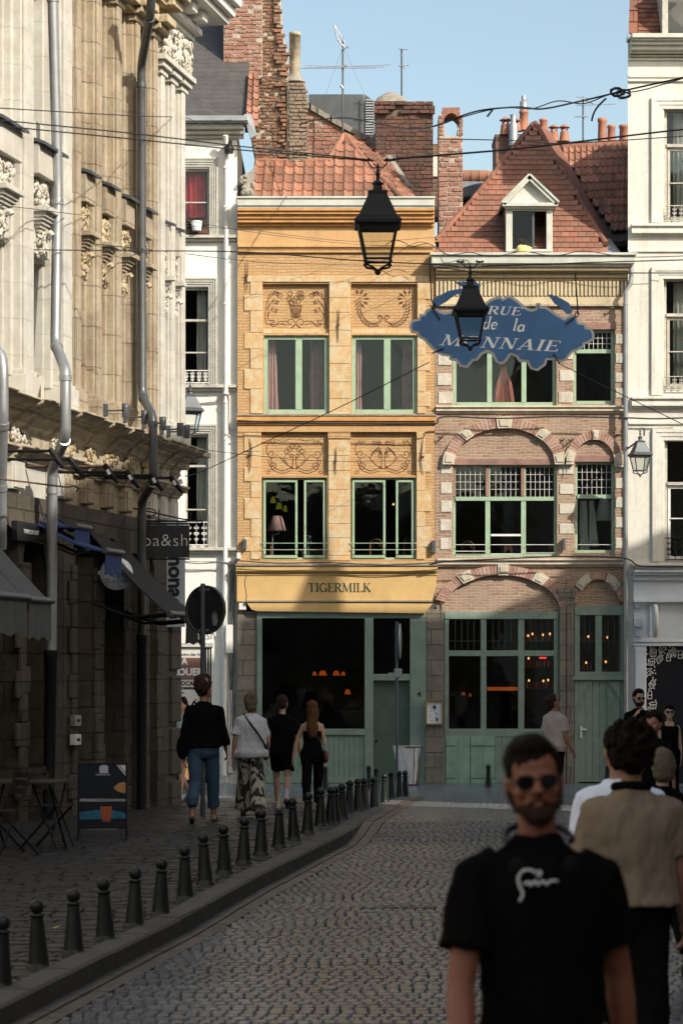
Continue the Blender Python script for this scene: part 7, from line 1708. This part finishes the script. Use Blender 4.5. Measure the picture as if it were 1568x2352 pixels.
def person(px, py, Hm, label, rz=0, head=(0,0,0), legs=((18,8),(-16,22)), arms=((-8,7,14),(10,7,18)), sx=1., sh=1., top='tee', topm=None, hem=.86, slv=.55, bot='trousers', botm=None, skinm=None, hair='short', hairm=None, shoes=None, vox=.011, at=None, female=False, socks=False, fem_top=False, lean=0, face=True, seed=1, flare=0., glasses=False, beard=False, bag=None, roll=False, armpos=None, group=None, hs=1.06):
    loc = at if at is not None else G(px, py); k = Hm/1.75
    t = thing('person', tuple(loc), label, 'person', group, rz=rz, local=True); skinm = skinm or M['skin']
    J = {}; shw = (.165 if female else .185)*sh; hipw = .092
    def rot(a): return Vector((0, math.sin(R(a)), -math.cos(R(a))))
    P = {}
    for i, s in ((0, -1), (1, 1)):
        hp, kb = legs[i]; hip = Vector((s*hipw, 0, .9)); knee = hip+rot(hp)*.42+Vector((s*.004,0,0)); ank = knee+rot(hp-kb)*.41
        P[i] = [hip, knee, ank, hp-kb]
    low = min(P[i][2].z for i in (0, 1))-.075; dz = -low
    for i in (0, 1):
        for q in range(3): P[i][q].z += dz
    A = {}
    for i, s in ((0, -1), (1, 1)):
        shd = Vector((s*shw*.92, -.005, 1.365+dz)); pt, ab, eb = arms[i]
        if armpos and i in armpos: el, wr = [Vector(v)+Vector((0,0,dz)) for v in armpos[i]]
        else:
            el = shd+Vector((s*math.sin(R(ab)), math.sin(R(pt)), -math.cos(R(ab))*math.cos(R(pt)))).normalized()*.285
            wr = el+Vector((s*math.sin(R(ab*.5)), math.sin(R(pt+eb)), -math.cos(R(pt+eb)))).normalized()*.25
        A[i] = [shd, el, wr]
    tors = [(.80,.14,.085,-.01),(.86,.168,.105,-.015),(.93,.172,.112,-.015),(1.0,.152,.10,-.005),(1.08,.138,.092,.0),(1.18,.148,.098,.0),(1.28,.165,.108,.0),(1.355,.176,.103,-.003),(1.39,.163,.09,-.006),(1.42,.132,.075,-.01),(1.45,.09,.064,-.01),(1.485,.056,.054,-.01)]
    if female: tors = [(z, w*(1.06 if z < 1 else .90), d, y) for z, w, d, y in tors]
    def ring(z, hw, hd, yc, inf=0., n=24): return [(sx*(hw*(sh if z > 1.2 else 1)+inf)*math.cos(a), yc+(hd*sx+inf)*math.sin(a), z+dz) for a in [i*2*math.pi/n for i in range(n)]]
    K = Matrix.Scale(k, 4)
    def fin(mb): mb.v = [tuple(Vector(v)*k) for v in mb.v]; return mb
    lm = Matrix.Rotation(R(-lean), 4, 'X')
    def limb(m, pts, rs, n=12):
        m.tube(pts, rs, n)
        for p, r in zip(pts, rs): m.ell(p, (r*.99,)*3, 10, 7)
    # body
    b = MB(); b.loft([ring(*r, -.004 if top in ('cami', 'tank') else -.016) for r in tors]); limb(b, [(0,-.012,1.44+dz), (0,.0,1.50+dz), (0,.006,1.56+dz)], [.056,.050,.049])
    HM = Matrix.Translation((0,.0,1.535+dz)) @ Matrix.Rotation(R(head[1]), 4, 'Z') @ Matrix.Rotation(R(-head[0]), 4, 'X') @ Matrix.Rotation(R(head[2]), 4, 'Y') @ Matrix.Translation((0,0,-.02)) @ Matrix.Scale(hs, 4)
    def hp_(p): return HM @ Vector(p)
    hr = [(.0,.022,.078,.03),(.012,.038,.09,.0),(.04,.054,.093,-.04),(.07,.065,.09,-.075),(.1,.071,.088,-.09),(.13,.075,.088,-.098),(.16,.076,.09,-.1),(.19,.071,.08,-.095),(.215,.056,.055,-.075),(.232,.03,.02,-.04)]
    b.loft([[hp_((hw*math.cos(a), (yf+yb)/2+(yf-yb)/2*math.sin(a), z)) for a in [i*math.pi/12 for i in range(24)]] for z, hw, yf, yb in hr])
    b.tube([hp_((0,.086,.135)), hp_((0,.098,.105)), hp_((0,.108,.086)), hp_((0,.09,.078))], [.008,.011,.0145,.01], 8)
    for s in (-1, 1): b.ell(hp_((s*.012,.1,.084)), (.009,.009,.008), 7, 5); b.ell(hp_((s*.076,-.005,.108)), (.009,.02,.031), 8, 6); b.ell(hp_((s*.03,.082,.132)), (.026,.012,.008), 8, 5); b.ell(hp_((s*.042,.066,.085)), (.022,.018,.018), 8, 6)
    b.ell(hp_((0,.088,.050)), (.021,.0095,.0045), 8, 5); b.ell(hp_((0,.088,.042)), (.018,.0095,.0045), 8, 5); b.ell(hp_((0,.082,.015)), (.02,.014,.014), 8, 5)
    for i, s in ((0, -1), (1, 1)):
        sd, el, wr = A[i]; mid = (el+wr)/2; g_ = .9 if female else 1.
        limb(b, [sd, sd.lerp(el, .4), el, el.lerp(wr, .3), wr], [.040*g_, .043*g_, .037*g_, .039*g_, .025])
        d = (wr-el).normalized(); fw = Vector((0,1,0)) if abs(d.y) < .8 else Vector((0,0,1)); fw = (fw-d*fw.dot(d)).normalized(); inn = d.cross(fw).normalized(); inn = inn if inn.x*s < 0 else -inn
        pc = wr+d*.045
        for q in (-.018, .0, .018): b.tube([wr+fw*q*.6, pc+fw*q, wr+d*.088+fw*q*1.2], [.014,.015,.012], 7)
        for q, (off, ln) in enumerate(((.026,.072),(.0095,.08),(-.008,.075),(-.025,.06))):
            f0 = wr+d*.085+fw*off; f1 = f0+d*ln*.45+inn*.008; f2 = f1+d*ln*.3+inn*.018; f3 = f2+d*ln*.2+inn*.022; b.tube([f0,f1,f2,f3], [.0092,.0085,.008,.0065], 7)
        b.tube([wr+d*.02+fw*.02, wr+d*.05+fw*.042+inn*.008, wr+d*.085+fw*.05+inn*.014], [.012,.0105,.0085], 7)
        hip, kn, an, fa = P[i]; cf = kn.lerp(an, .3)+Vector((0,-.012,0))
        limb(b, [hip, hip.lerp(kn, .5), kn, cf, kn.lerp(an, .7), an], [.088*g_, .072*g_, .052*g_, .055*g_, .04*g_, .034])
        ft = math.radians(max(-38, min(12, fa))); fd = Vector((s*.12, math.cos(ft), -math.sin(-ft) if fa < 0 else math.sin(ft)*.3)).normalized()
        if fa < 0: fd = Vector((s*.1, math.cos(ft), math.sin(ft)*1.)).normalized()
        P[i].append(fd); limb(b, [an+Vector((0,-.03,-.035)), an+fd*.07+Vector((0,0,-.04)), an+fd*.15+Vector((0,0,-.05))], [.036,.034,.022])
    remesh(fin(b), vox*.8 if vox < .01 else vox*.85, 'body', skinm, t, 2)
    # trousers, shorts
    if bot:
        c = MB(); c.loft([ring(r[0], r[1], r[2], r[3], .012) for r in tors[:5]])
        for i, s in ((0, -1), (1, 1)):
            hip, kn, an, fa, fd = P[i]
            if bot == 'shorts': e = hip.lerp(kn, .72); limb(c, [hip+Vector((0,0,.02)), hip.lerp(kn, .4)], [.098,.095]); c.tube([hip.lerp(kn,.3), e], [.098,.100], 16)
            elif bot == 'mini': e = hip.lerp(kn, .42); c.tube([hip+Vector((0,0,.04)), e], [.098,.1], 16)
            else:
                e = an+Vector((0,0,.03 if not roll else .1)); limb(c, [hip+Vector((0,0,.02)), hip.lerp(kn, .5), kn], [.1,.09,.079+flare*.4]); c.tube([kn, kn.lerp(an,.4), e], [.079+flare*.4, .072+flare*.7, .062+flare], 16)
                if roll: c.tube([e+Vector((0,0,.10)), e], [.072,.072], 16)
        remesh(fin(c), vox, {'shorts':'shorts','mini':'shorts'}.get(bot, 'trousers'), botm or M['c_black'], t, 3, .014, 5, (1.3,1.3,.6))
    # top
    c = MB(); loose = {'tee':.026,'loose':.036,'cami':.012,'tank':.014}[top]; zs = [r for r in tors if r[0] >= hem-.03]
    rr_ = [(hem,)+tuple(np.interp(hem, [r[0] for r in tors], [r[q] for r in tors]) for q in (1,2,3))]+[r for r in tors if r[0] > hem+.02 and (r[0] < 1.46)]
    if top in ('cami', 'tank'): rr_ = [r for r in rr_ if r[0] < (1.3 if top == 'cami' else 1.42)]
    def inf(z): return loose*(1.25 if z < 1.2 else (1. if z < 1.3 else (.75 if z < 1.4 else .4)))
    c.loft([ring(r[0], max(r[1], .158 if loose > .02 else 0) if r[0] < 1.3 else r[1], r[2], r[3], inf(r[0])) for r in rr_])
    if top in ('tee', 'loose'):
        c.loft([ring(1.385,.172,.09,-.01,.012), ring(1.41,.15,.082,-.01,.012), ring(1.435,.118,.072,-.01,.01), ring(1.465,.074,.062,-.01,.009), ring(1.485,.06,.058,-.01,.008)])
        for i in (0, 1):
            sd, el, wr = A[i]; L1 = [sd, sd.lerp(el, .45), el.lerp(sd, max(0, 1-slv/.55*.8)) if slv <= .55 else el]; r0 = .054+loose*.3; s = -1 if i == 0 else 1; inn_ = Vector((s*.105*sh, -.008, 1.405+dz)); L0_ = sd+Vector((0,0,.004))
            if slv > .55: L1.append(el.lerp(wr, (slv-.55)/.45)); c.tube([inn_, L0_, sd.lerp(el, .2)]+L1[1:], [r0*.85, r0*.95, r0, r0+.004, r0, r0+.004], 14); c.ell(L1[2], (r0*.98,)*3, 10, 7)
            else: c.tube([inn_, L0_, sd.lerp(el, .2)]+L1[1:], [r0*.85, r0*.95, r0, r0+.006, r0+.012], 14)
            c.ell(sd+Vector((0,0,.0)), (r0*.9, r0*.93, r0*.9), 12, 8)
    tp = remesh(fin(c), vox, {'cami':'camisole','tank':'tank_top'}.get(top, 'shirt'), topm or M['c_black'], t, 3, (.02 if top == 'loose' else .015) if loose > .02 else .005, 5, (1.2,1.2,.55))
    if top in ('cami', 'tank'):
        m = MB()
        for s in (-1, 1): wdt = .011 if top == 'tank' else .004; m.tube([Vector(p)*k for p in ((s*.09,.112,1.28+dz),(s*.1,.07,1.42+dz),(s*.098,-.03,1.44+dz),(s*.09,-.11,1.28+dz))], wdt*k*1.5, 6)
        m.build('strap', topm or M['c_black'], tp)
    # hair
    h = MB(); rr2 = random.Random(seed)
    h.ell(hp_((0,-.016,.166)), (.086,.102,.09), 20, 12, HM.to_3x3()); h.ell(hp_((0,-.045,.12)), (.078,.066,.085), 16, 10, HM.to_3x3()); h.ell(hp_((0,.04,.212)), (.062,.045,.03), 14, 8)
    amp = .009
    if hair == 'curly':
        for q in range(300):
            a = rr2.uniform(0, 2*math.pi); z = rr2.uniform(.06, .26); f = math.sin(a)
            if f > .25 and z < .18: continue
            h.ell(hp_((.098*math.cos(a)*math.sqrt(max(.15, 1-((z-.15)/.13)**2)), -.012+.108*f*math.sqrt(max(.15, 1-((z-.15)/.13)**2)), z+.01)), (rr2.uniform(.010,.021),)*3, 6, 4)
        amp = .02
    elif hair == 'bob': h.ell(hp_((0,-.03,.125)), (.1,.095,.115), 18, 12); h.ell(hp_((0,-.04,.05)), (.085,.07,.06), 14, 9); amp = .014
    elif hair == 'tuft': h.ell(hp_((.0,-.02,.19)), (.085,.1,.07), 14, 9); h.ell(hp_((.05,-.01,.17)), (.055,.06,.055), 10, 7); h.ell(hp_((0,-.05,.08)), (.07,.05,.07), 10, 7); amp = .03
    elif hair == 'long':
        h.loft([[hp_((hw*math.cos(a), yc+hd*math.sin(a), z)) for a in [i*math.pi/9 for i in range(18)]] for z, hw, hd, yc in ((.2,.07,.08,-.02),(.12,.09,.075,-.04),(.03,.092,.05,-.07),(-.06,.088,.04,-.09),(-.16,.085,.035,-.10),(-.26,.07,.03,-.11),(-.32,.04,.02,-.11))]); amp = .012
    elif hair == 'bun': h.ell(hp_((0,-.09,.2)), (.045,.045,.045), 10, 8)
    remesh(fin(h), vox*.8, 'hair', hairm or M['h_dark'], t, 2, amp, 14 if hair != 'curly' else 20, (1,1,.5) if hair != 'curly' else (1,1,1))
    if beard:
        h = MB(); h.loft([[hp_(((hw+.0045)*math.cos(a), (yf+.003)/2+(yf+.003)/2*math.sin(a), z)) for a in [i*math.pi/12 for i in range(24)]] for z, hw, yf in ((-.009,.02,.078),(.0,.028,.09),(.012,.040,.0965),(.03,.05,.096),(.046,.0555,.0925),(.053,.057,.0905))])
        h.tube([hp_((-.032,.086,.03)), hp_((-.026,.094,.056)), hp_((0,.102,.064)), hp_((.026,.094,.056)), hp_((.032,.086,.03))], .0042, 6)
        for s in (-1, 1): h.tube([hp_((s*.058,.05,.03)), hp_((s*.07,.02,.06)), hp_((s*.0745,.0,.115))], .008, 6)
        remesh(fin(h), vox*.6, 'beard', M['stub'], t, 2)
    if glasses:
        m = MB(); q0 = glasses if isinstance(glasses, tuple) else (.112, .098, 0)
        for s in (-1, 1):
            cc = hp_((s*.033, q0[1], q0[0])); Q = HM.to_3x3().to_4x4() @ Matrix.Rotation(R(-s*10), 4, 'Z') @ Matrix.Rotation(R(90-q0[2]), 4, 'X')
            m2 = MB(); m2.lathe([(.001,-.002),(.021,-.002),(.0222,0),(.021,.002),(.001,.002)], (0,0,0), 18, 1.08, .92); m2.v = [(math.copysign(abs(v[0]/.024)**.8*.0245, v[0]), math.copysign(abs(v[1]/.024)**.85*.023, v[1])+abs(v[0])*.08, v[2]) for v in m2.v]; m.add([(Matrix.Translation(cc) @ Q) @ Vector(v) for v in m2.v], m2.f)
            m.tube([hp_((s*.058,q0[1]-.008,q0[0]+.006)), hp_((s*.076,q0[1]-.05,q0[0]+.006)), hp_((s*.08,q0[1]-.1,q0[0]))], .0025, 5)
        m.tube([hp_((-.012,q0[1]+.004,q0[0]+.008)), hp_((.012,q0[1]+.004,q0[0]+.008))], .0025, 5); fin(m).build('sunglasses', M['lens'], t)
    # shoes
    for i in (0, 1):
        an, fd = P[i][2], P[i][4]; m = MB(); e = MB()
        limb(m, [an+Vector((0,-.035,-.045)), an+fd*.05+Vector((0,0,-.042)), an+fd*.17+Vector((0,0,-.055))], [.042,.042,.032]); 
        if shoes != 'sandal': remesh(fin(m), vox, 'shoe', shoes or M['shoe'], t, 3)
        else: m = MB(); limb(m, [an+Vector((0,-.04,-.062)), an+fd*.17+Vector((0,0,-.066))], [.03,.026]); m.tube([an+fd*.03+Vector((-.04,0,-.04)), an+fd*.05+Vector((0,0,.0)), an+fd*.03+Vector((.04,0,-.04))], .014, 6); remesh(fin(m), vox, 'sandal', M['shoe'], t, 1)
        if socks: m = MB(); m.tube([an+Vector((0,0,.14)), an], [.045,.038], 12); m.ell(an, (.038,)*3, 8, 6); fin(m).build('sock', M['sock'], t)
    return t, A, dz, k, hp_
M['lens'] = plain('dark_lens', (.005,.005,.006), .2, .1, Specular_IOR_Level=.25)
def strapbag(t, k, dz, pts, r, bagc=None, bagr=None, mat=None, name='shoulder_bag'):
    m = MB(); m.tube(spl([Vector(p)*k+Vector((0,0,dz*k)) for p in pts], 5), r*k, 6)
    o = m.build('bag_strap', mat or M['c_black'], None, None); 
    tt_ = thing(name, tuple(t.location), None, 'bag', None, rz=t.rotation_euler.z, local=True); o.parent = tt_
    if bagc: m = MB(); m.ell(Vector(bagc)*k+Vector((0,0,dz*k)), tuple(v*k for v in bagr), 16, 10); m.build('bag_body', mat or M['leather'], tt_)
    return tt_
# --- group walking away on the left pavement
t, A, dz, k, hp_ = person(468, 1889, 1.80, 'person in loose black jumper and rolled up blue jeans walking away, leftmost of the group', rz=R(-4), head=(0,-35,0), legs=((-14,20),(16,4)), arms=((-10,8,14),(12,10,24)), sx=1.04, sh=1.04, hs=1.14, top='loose', hem=.93, slv=.8, botm=M['c_jean'], skinm=M['skin'], hair='tuft', hairm=M['h_brown'], shoes='sandal', roll=True, seed=3)
b_ = strapbag(t, k, dz, [(-.1,.1,1.42),(-.12,-.04,1.47),(-.2,-.12,1.2),(-.24,-.1,1.0)], .012, (-.25,-.04,.93), (.075,.15,.15), M['c_black']); b_['label'] = 'black shoulder bag hanging at the left hip of the person in the black jumper'
t, A, dz, k, hp_ = person(576, 1878, 1.63, 'person with grey bobbed hair in white blouse and flared leaf print trousers, walking away', rz=R(2), legs=((16,4),(-14,16)), arms=((-12,12,10),(14,11,34)), sx=1.1, sh=1.08, top='loose', topm=M['c_white'], hem=.86, slv=.5, botm=M['c_print'], skinm=M['skin'], hair='bob', hairm=M['h_grey'], female=True, flare=.06, seed=4)
b_ = strapbag(t, k, dz, [(-.10,-.03,1.475),(-.02,-.145,1.36),(.1,-.172,1.2),(.205,-.1,1.02),(.21,.05,.95)], .013, (.19,.14,.9), (.05,.09,.08), M['c_black'], 'cross_body_bag'); b_['label'] = 'black cross body strap over the back of the white blouse'
t, A, dz, k, hp_ = person(648, 1856, 1.66, 'person in black t-shirt and black shorts with white socks, holding the hand of a companion', rz=R(-3), legs=((18,4),(-18,26)), arms=((-14,8,8),(0,16,4)), sx=1.05, topm=M['c_black'], hem=.82, slv=.5, bot='shorts', hair='short', hairm=M['h_brown'], skinm=M['skin_l'], socks=True, seed=5)
t, A, dz, k, hp_ = person(717, 1858, 1.56, 'person with long auburn hair in black strappy top, rightmost of the walking group', rz=R(3), legs=((-14,16),(14,4)), arms=((0,22,4),(4,8,105)), top='cami', topm=M['c_black'], hem=.98, skinm=M['skin_l'], hair='long', hairm=M['h_red'], female=True, seed=6)
b_ = strapbag(t, k, dz, [(-.08,-.02,1.45),(0,-.13,1.3),(.12,-.14,1.12),(.2,-.06,.96)], .006, (.215,-.02,.86), (.05,.11,.11), M['leather']); b_['label'] = 'dark red round bag on the right hip of the long-haired person'
person(0, 0, 1.66, 'person in pale blue top and denim shorts half hidden behind the stone corner', rz=R(150), at=Vector(((417-CX)*37.6/F, 37.6, GZ(37.6))), topm=M['c_pale'], hem=.88, slv=.4, bot='mini', botm=M['c_jean_l'], skinm=M['skin_l'], hair='long', hairm=M['h_dark'], female=True, seed=7)
b_ = MB(); p_ = G(430, 1836); b_.box((p_.x-.12, p_.y+1.0, p_.z+.28), (p_.x+.1, p_.y+1.1, p_.z+.62)); b_.build('paper_bag', plain('brown_paper', (.4,.24,.1), .8), None, 'brown paper bag carried between the stone corner and the jeans', 'bag')
# --- right of the street
Yb = 37.
person(0, 0, 1.69, 'person in beige t-shirt and glasses looking down, before the arched green door', rz=R(-48), head=(-22,-20,0), at=Vector(((1274-CX)*Yb/F, Yb, GZ(Yb))), sx=1.1, sh=1.1, topm=M['c_beige'], hem=.84, slv=.5, botm=M['c_black'], hair='short', hairm=M['h_brown'], skinm=M['skin'], legs=((8,2),(-8,8)), arms=((0,8,20),(0,10,30)), seed=8, glasses=True)
Yp = 36.7
t, A, dz, k, hp_ = person(0, 0, 1.74, 'bearded person in black shirt and sunglasses talking on a phone at the pale blue shopfront', rz=R(195), at=Vector(((1466-CX)*Yp/F, Yp, GZ(Yp))), topm=M['c_black'], sx=1.1, botm=M['c_black'], hair='short', beard=True, glasses=True, skinm=M['skin_l'], armpos={1: [(.27,.14,1.16), (.13,.17,1.37)]}, legs=((2,2),(-2,2)), seed=9)
m = MB(); c_ = Vector((.105,.12,1.56+dz))*k; m.obox(Matrix.Translation(c_) @ Matrix.Rotation(R(25),4,'Y'), (.006,.035,.07)); o = m.build('mobile_phone', M['iron'], None, 'dark mobile phone at the ear of the bearded person', 'phone'); o.location = t.location; o.rotation_euler = t.rotation_euler
Yt = 36.2
person(0, 0, 1.52, 'person in black tank top and round sunglasses at the right edge', rz=R(178), at=Vector(((1536-CX)*Yt/F, Yt, GZ(Yt))), top='tank', topm=M['c_black'], hem=.9, botm=M['c_black'], hair='bun', skinm=M['skin_l'], female=True, glasses=True, legs=((10,4),(-8,8)), seed=10)
Yg = 23.
person(0, 0, 1.62, 'person in dark top with sunglasses pushed up on dark hair, at the right', rz=R(150), at=Vector(((1500-CX)*Yg/F, Yg, GZ(Yg)-.1)), topm=M['c_black'], botm=M['c_black'], hair='short', skinm=M['skin'], female=True, glasses=(.19,.075,35), seed=11)
Yl = 17.
person(0, 0, 1.58, 'person with grey blond hair and dark clothes behind the white shirt', rz=R(8), at=Vector(((1520-CX)*Yl/F, Yl, GZ(Yl)-.13)), topm=M['c_black'], botm=M['c_black'], hair='bob', hairm=M['h_grey'], skinm=M['skin_l'], female=True, seed=12)
Yw = 13.9
person(0, 0, 1.80, 'person in bright white t-shirt mostly hidden behind the curly haired person', rz=R(4), at=Vector(((1420-CX)*Yw/F, Yw, GZ(Yw)-.13)), sx=1.12, sh=1.2, topm=M['c_white2'], botm=M['c_black'], hair='short', skinm=M['skin'], seed=13)
Yc_ = 12.
t, A, dz, k, hp_ = person(0, 0, 1.84, 'person with thick curly dark hair in a taupe shirt with dark collar, walking away', rz=R(-6), at=Vector(((1448-CX)*Yc_/F, Yc_, GZ(Yc_)-.13)), sx=1.1, sh=1.1, top='loose', topm=M['c_taupe'], hem=.93, slv=.5, botm=M['c_black'], hair='curly', skinm=M['skin'], arms=((-6,9,10),(4,9,14)), vox=.009, seed=14)
m = MB(); m.tube([Vector((.078*math.cos(a), -.012+.068*math.sin(a), 1.487+dz+.012*math.sin(a)*-1))*k for a in [i*math.pi/10 for i in range(20)]], [.022]*20, 7, True); m.build('collar', M['c_black'], t)
# --- the man in front
Yf = 7.1
t, A, dz, k, hp_ = person(0, 0, 1.965, 'bearded person in black t-shirt and dark sunglasses, out of focus in the foreground', rz=R(183), head=(-4,-5,3), at=Vector(((1272-CX)*Yf/F, Yf, GZ(Yf)-.13)), sx=.87, sh=.99, topm=M['c_black'], hem=.88, slv=.45, botm=M['c_tan'], skinm=M['skin_r'], hair='short', beard=True, glasses=True, vox=.0075, arms=((-16,11,14),(16,12,30)), legs=((20,4),(-18,26)), seed=15, hs=.93)
t.rotation_euler = (0, R(1.8), R(186))
# logo, written stroke under the chest
m = MB(); cx_, cz_ = -.04, 1.36
L = spl([(-.075,-.055,0),(-.06,-.03,0),(-.07,.0,0),(-.072,.03,0),(-.05,.055,0),(-.02,.055,0),(-.005,.045,0),(.01,.05,0),(.015,.04,0),(-.0,.03,0)], 6)
L2 = spl([(-.055,.005,0),(-.035,.012,0),(-.03,.0,0),(-.01,.015,0),(.0,.0,0),(.02,.014,0),(.035,.0,0),(.05,.012,0),(.08,.012,0)], 6)
def chest(x, z): return Vector((-(x+cx_), .125-abs(x)*.2-z*.25, cz_+z+dz))*k
for q in (L, L2): m.tube([chest(p.x*.68+.015, p.y*.7) for p in q], .0035*k, 6)
m.build('printed_logo', M['chalk'], [c for c in t.children if c.name.startswith('shirt')][0] if any(c.name.startswith('shirt') for c in t.children) else t)
m = MB(); w0 = A[0][2]*k; m.tube([w0+Vector((.034*k*math.cos(a), .034*k*math.sin(a), .02)) for a in [i*math.pi/8 for i in range(16)]], .009, 6, True); m.build('wrist_watch', M['zinc'], None, 'pale watch on the wrist of the person in the foreground', 'watch')
o = [x for x in bpy.data.objects if x.name == 'wrist_watch'][0]; o.location = t.location; o.rotation_euler = t.rotation_euler
# headphones round the neck
hpn = thing('headphones', tuple(t.location), 'dark headphones hanging round the neck of the person in the foreground', 'headphones', rz=t.rotation_euler.z, local=True); hpn.rotation_euler = t.rotation_euler
m = MB(); m.tube([Vector((.088*math.cos(a), .01+.09*math.sin(a), 1.475+dz-.03*math.sin(a)))*k for a in [R(x) for x in range(-200, 21, 20)]], .011, 7); m.build('headband', M['iron'], hpn)
for s in (-1, 1):
    m = MB(); m.ell(Vector((s*.07,.088,1.405+dz))*k, (.026,.010,.028), 14, 9); m.build('ear_cup', plain('grey_ear_cup', (.008,.008,.008), .8, .1, Specular_IOR_Level=.15) if s < 0 else bpy.data.materials['grey_ear_cup'], hpn)
# ================================================================ every separate piece a part of its own
def split_parts(names, eps=.02, cap=100):
    for o in [x for x in bpy.data.objects if x.type == 'MESH' and x.parent and x.name.split('.')[0] in names]:
        me = o.data; n = len(me.vertices)
        if not n: continue
        par = list(range(n))
        def find(a):
            while par[a] != a: par[a] = par[par[a]]; a = par[a]
            return a
        for e in me.edges:
            a, b = find(e.vertices[0]), find(e.vertices[1])
            if a != b: par[a] = b
        comp = {}
        for i in range(n): comp.setdefault(find(i), []).append(i)
        co = np.empty(n*3, 'f'); me.vertices.foreach_get('co', co); co = co.reshape(-1, 3)
        keys = list(comp); bb = [(co[comp[k]].min(0)-eps/2, co[comp[k]].max(0)+eps/2) for k in keys]; m = len(keys)
        if m < 2 or m > 900: continue
        lo = np.array([b[0] for b in bb]); hi = np.array([b[1] for b in bb]); cp = list(range(m))
        def f2(a):
            while cp[a] != a: cp[a] = cp[cp[a]]; a = cp[a]
            return a
        for i in range(m):
            ov = np.where(np.all((lo[i] <= hi) & (hi[i] >= lo), axis=1))[0]
            for j in ov:
                a, b = f2(i), f2(int(j))
                if a != b: cp[a] = b
        cl = {}
        for i in range(m): cl.setdefault(f2(i), []).append(i)
        if len(cl) < 2 or len(cl) > cap: continue
        vcl = {}
        for c, ms in cl.items():
            for q in ms:
                for v in comp[keys[q]]: vcl[v] = c
        polys = [tuple(p.vertices) for p in me.polygons]; sm = [p.use_smooth for p in me.polygons]; first = True
        base = o.name.split('.')[0]; olds = [x for x in bpy.data.objects if x.parent == o]
        for c in cl:
            ps = [(p, s_) for p, s_ in zip(polys, sm) if vcl[p[0]] == c]
            ids = sorted({v for p, _ in ps for v in p}); mp = {v: i for i, v in enumerate(ids)}
            m2 = bpy.data.meshes.new(base); m2.from_pydata(co[ids].tolist(), [], [tuple(mp[v] for v in p) for p, _ in ps]); m2.polygons.foreach_set('use_smooth', [s_ for _, s_ in ps]); m2.update()
            for mt in me.materials: m2.materials.append(mt)
            if first: new0 = m2; first = False
            else:
                d = o.copy(); d.data = m2; d.name = base; sc.collection.objects.link(d)
        o.data = new0
split_parts({'stone_block','edge_stone','stone_pier','spandrel','pilaster','capital','capital_carving','frieze_carving','frieze_block','carved_ornament','sill','keystone','white_stone_block','iron_hook','window_rail','window_surround','string_course','brick_arch','lintel_beam','painted_scrollwork_','cable_bundle','floor','door_bracket','hinge','pane','old_wall','leaded_bars','window_frame','plaster_band','chalk_drawing','arch_pier','side_wall','rear_wall','shop_window','handle','hanging_wire','clamp','plank_panel','lead_flashing','collar','dormer_cheek','cap','notice_plate','junction_box','cable_duct','shutter_frame','iron_bracket','strap','broken_stone','shelf_board','ribbon','arm','louvre_','upper_cornice','seat_','corner_block','graffiti_','flower_','wall'})
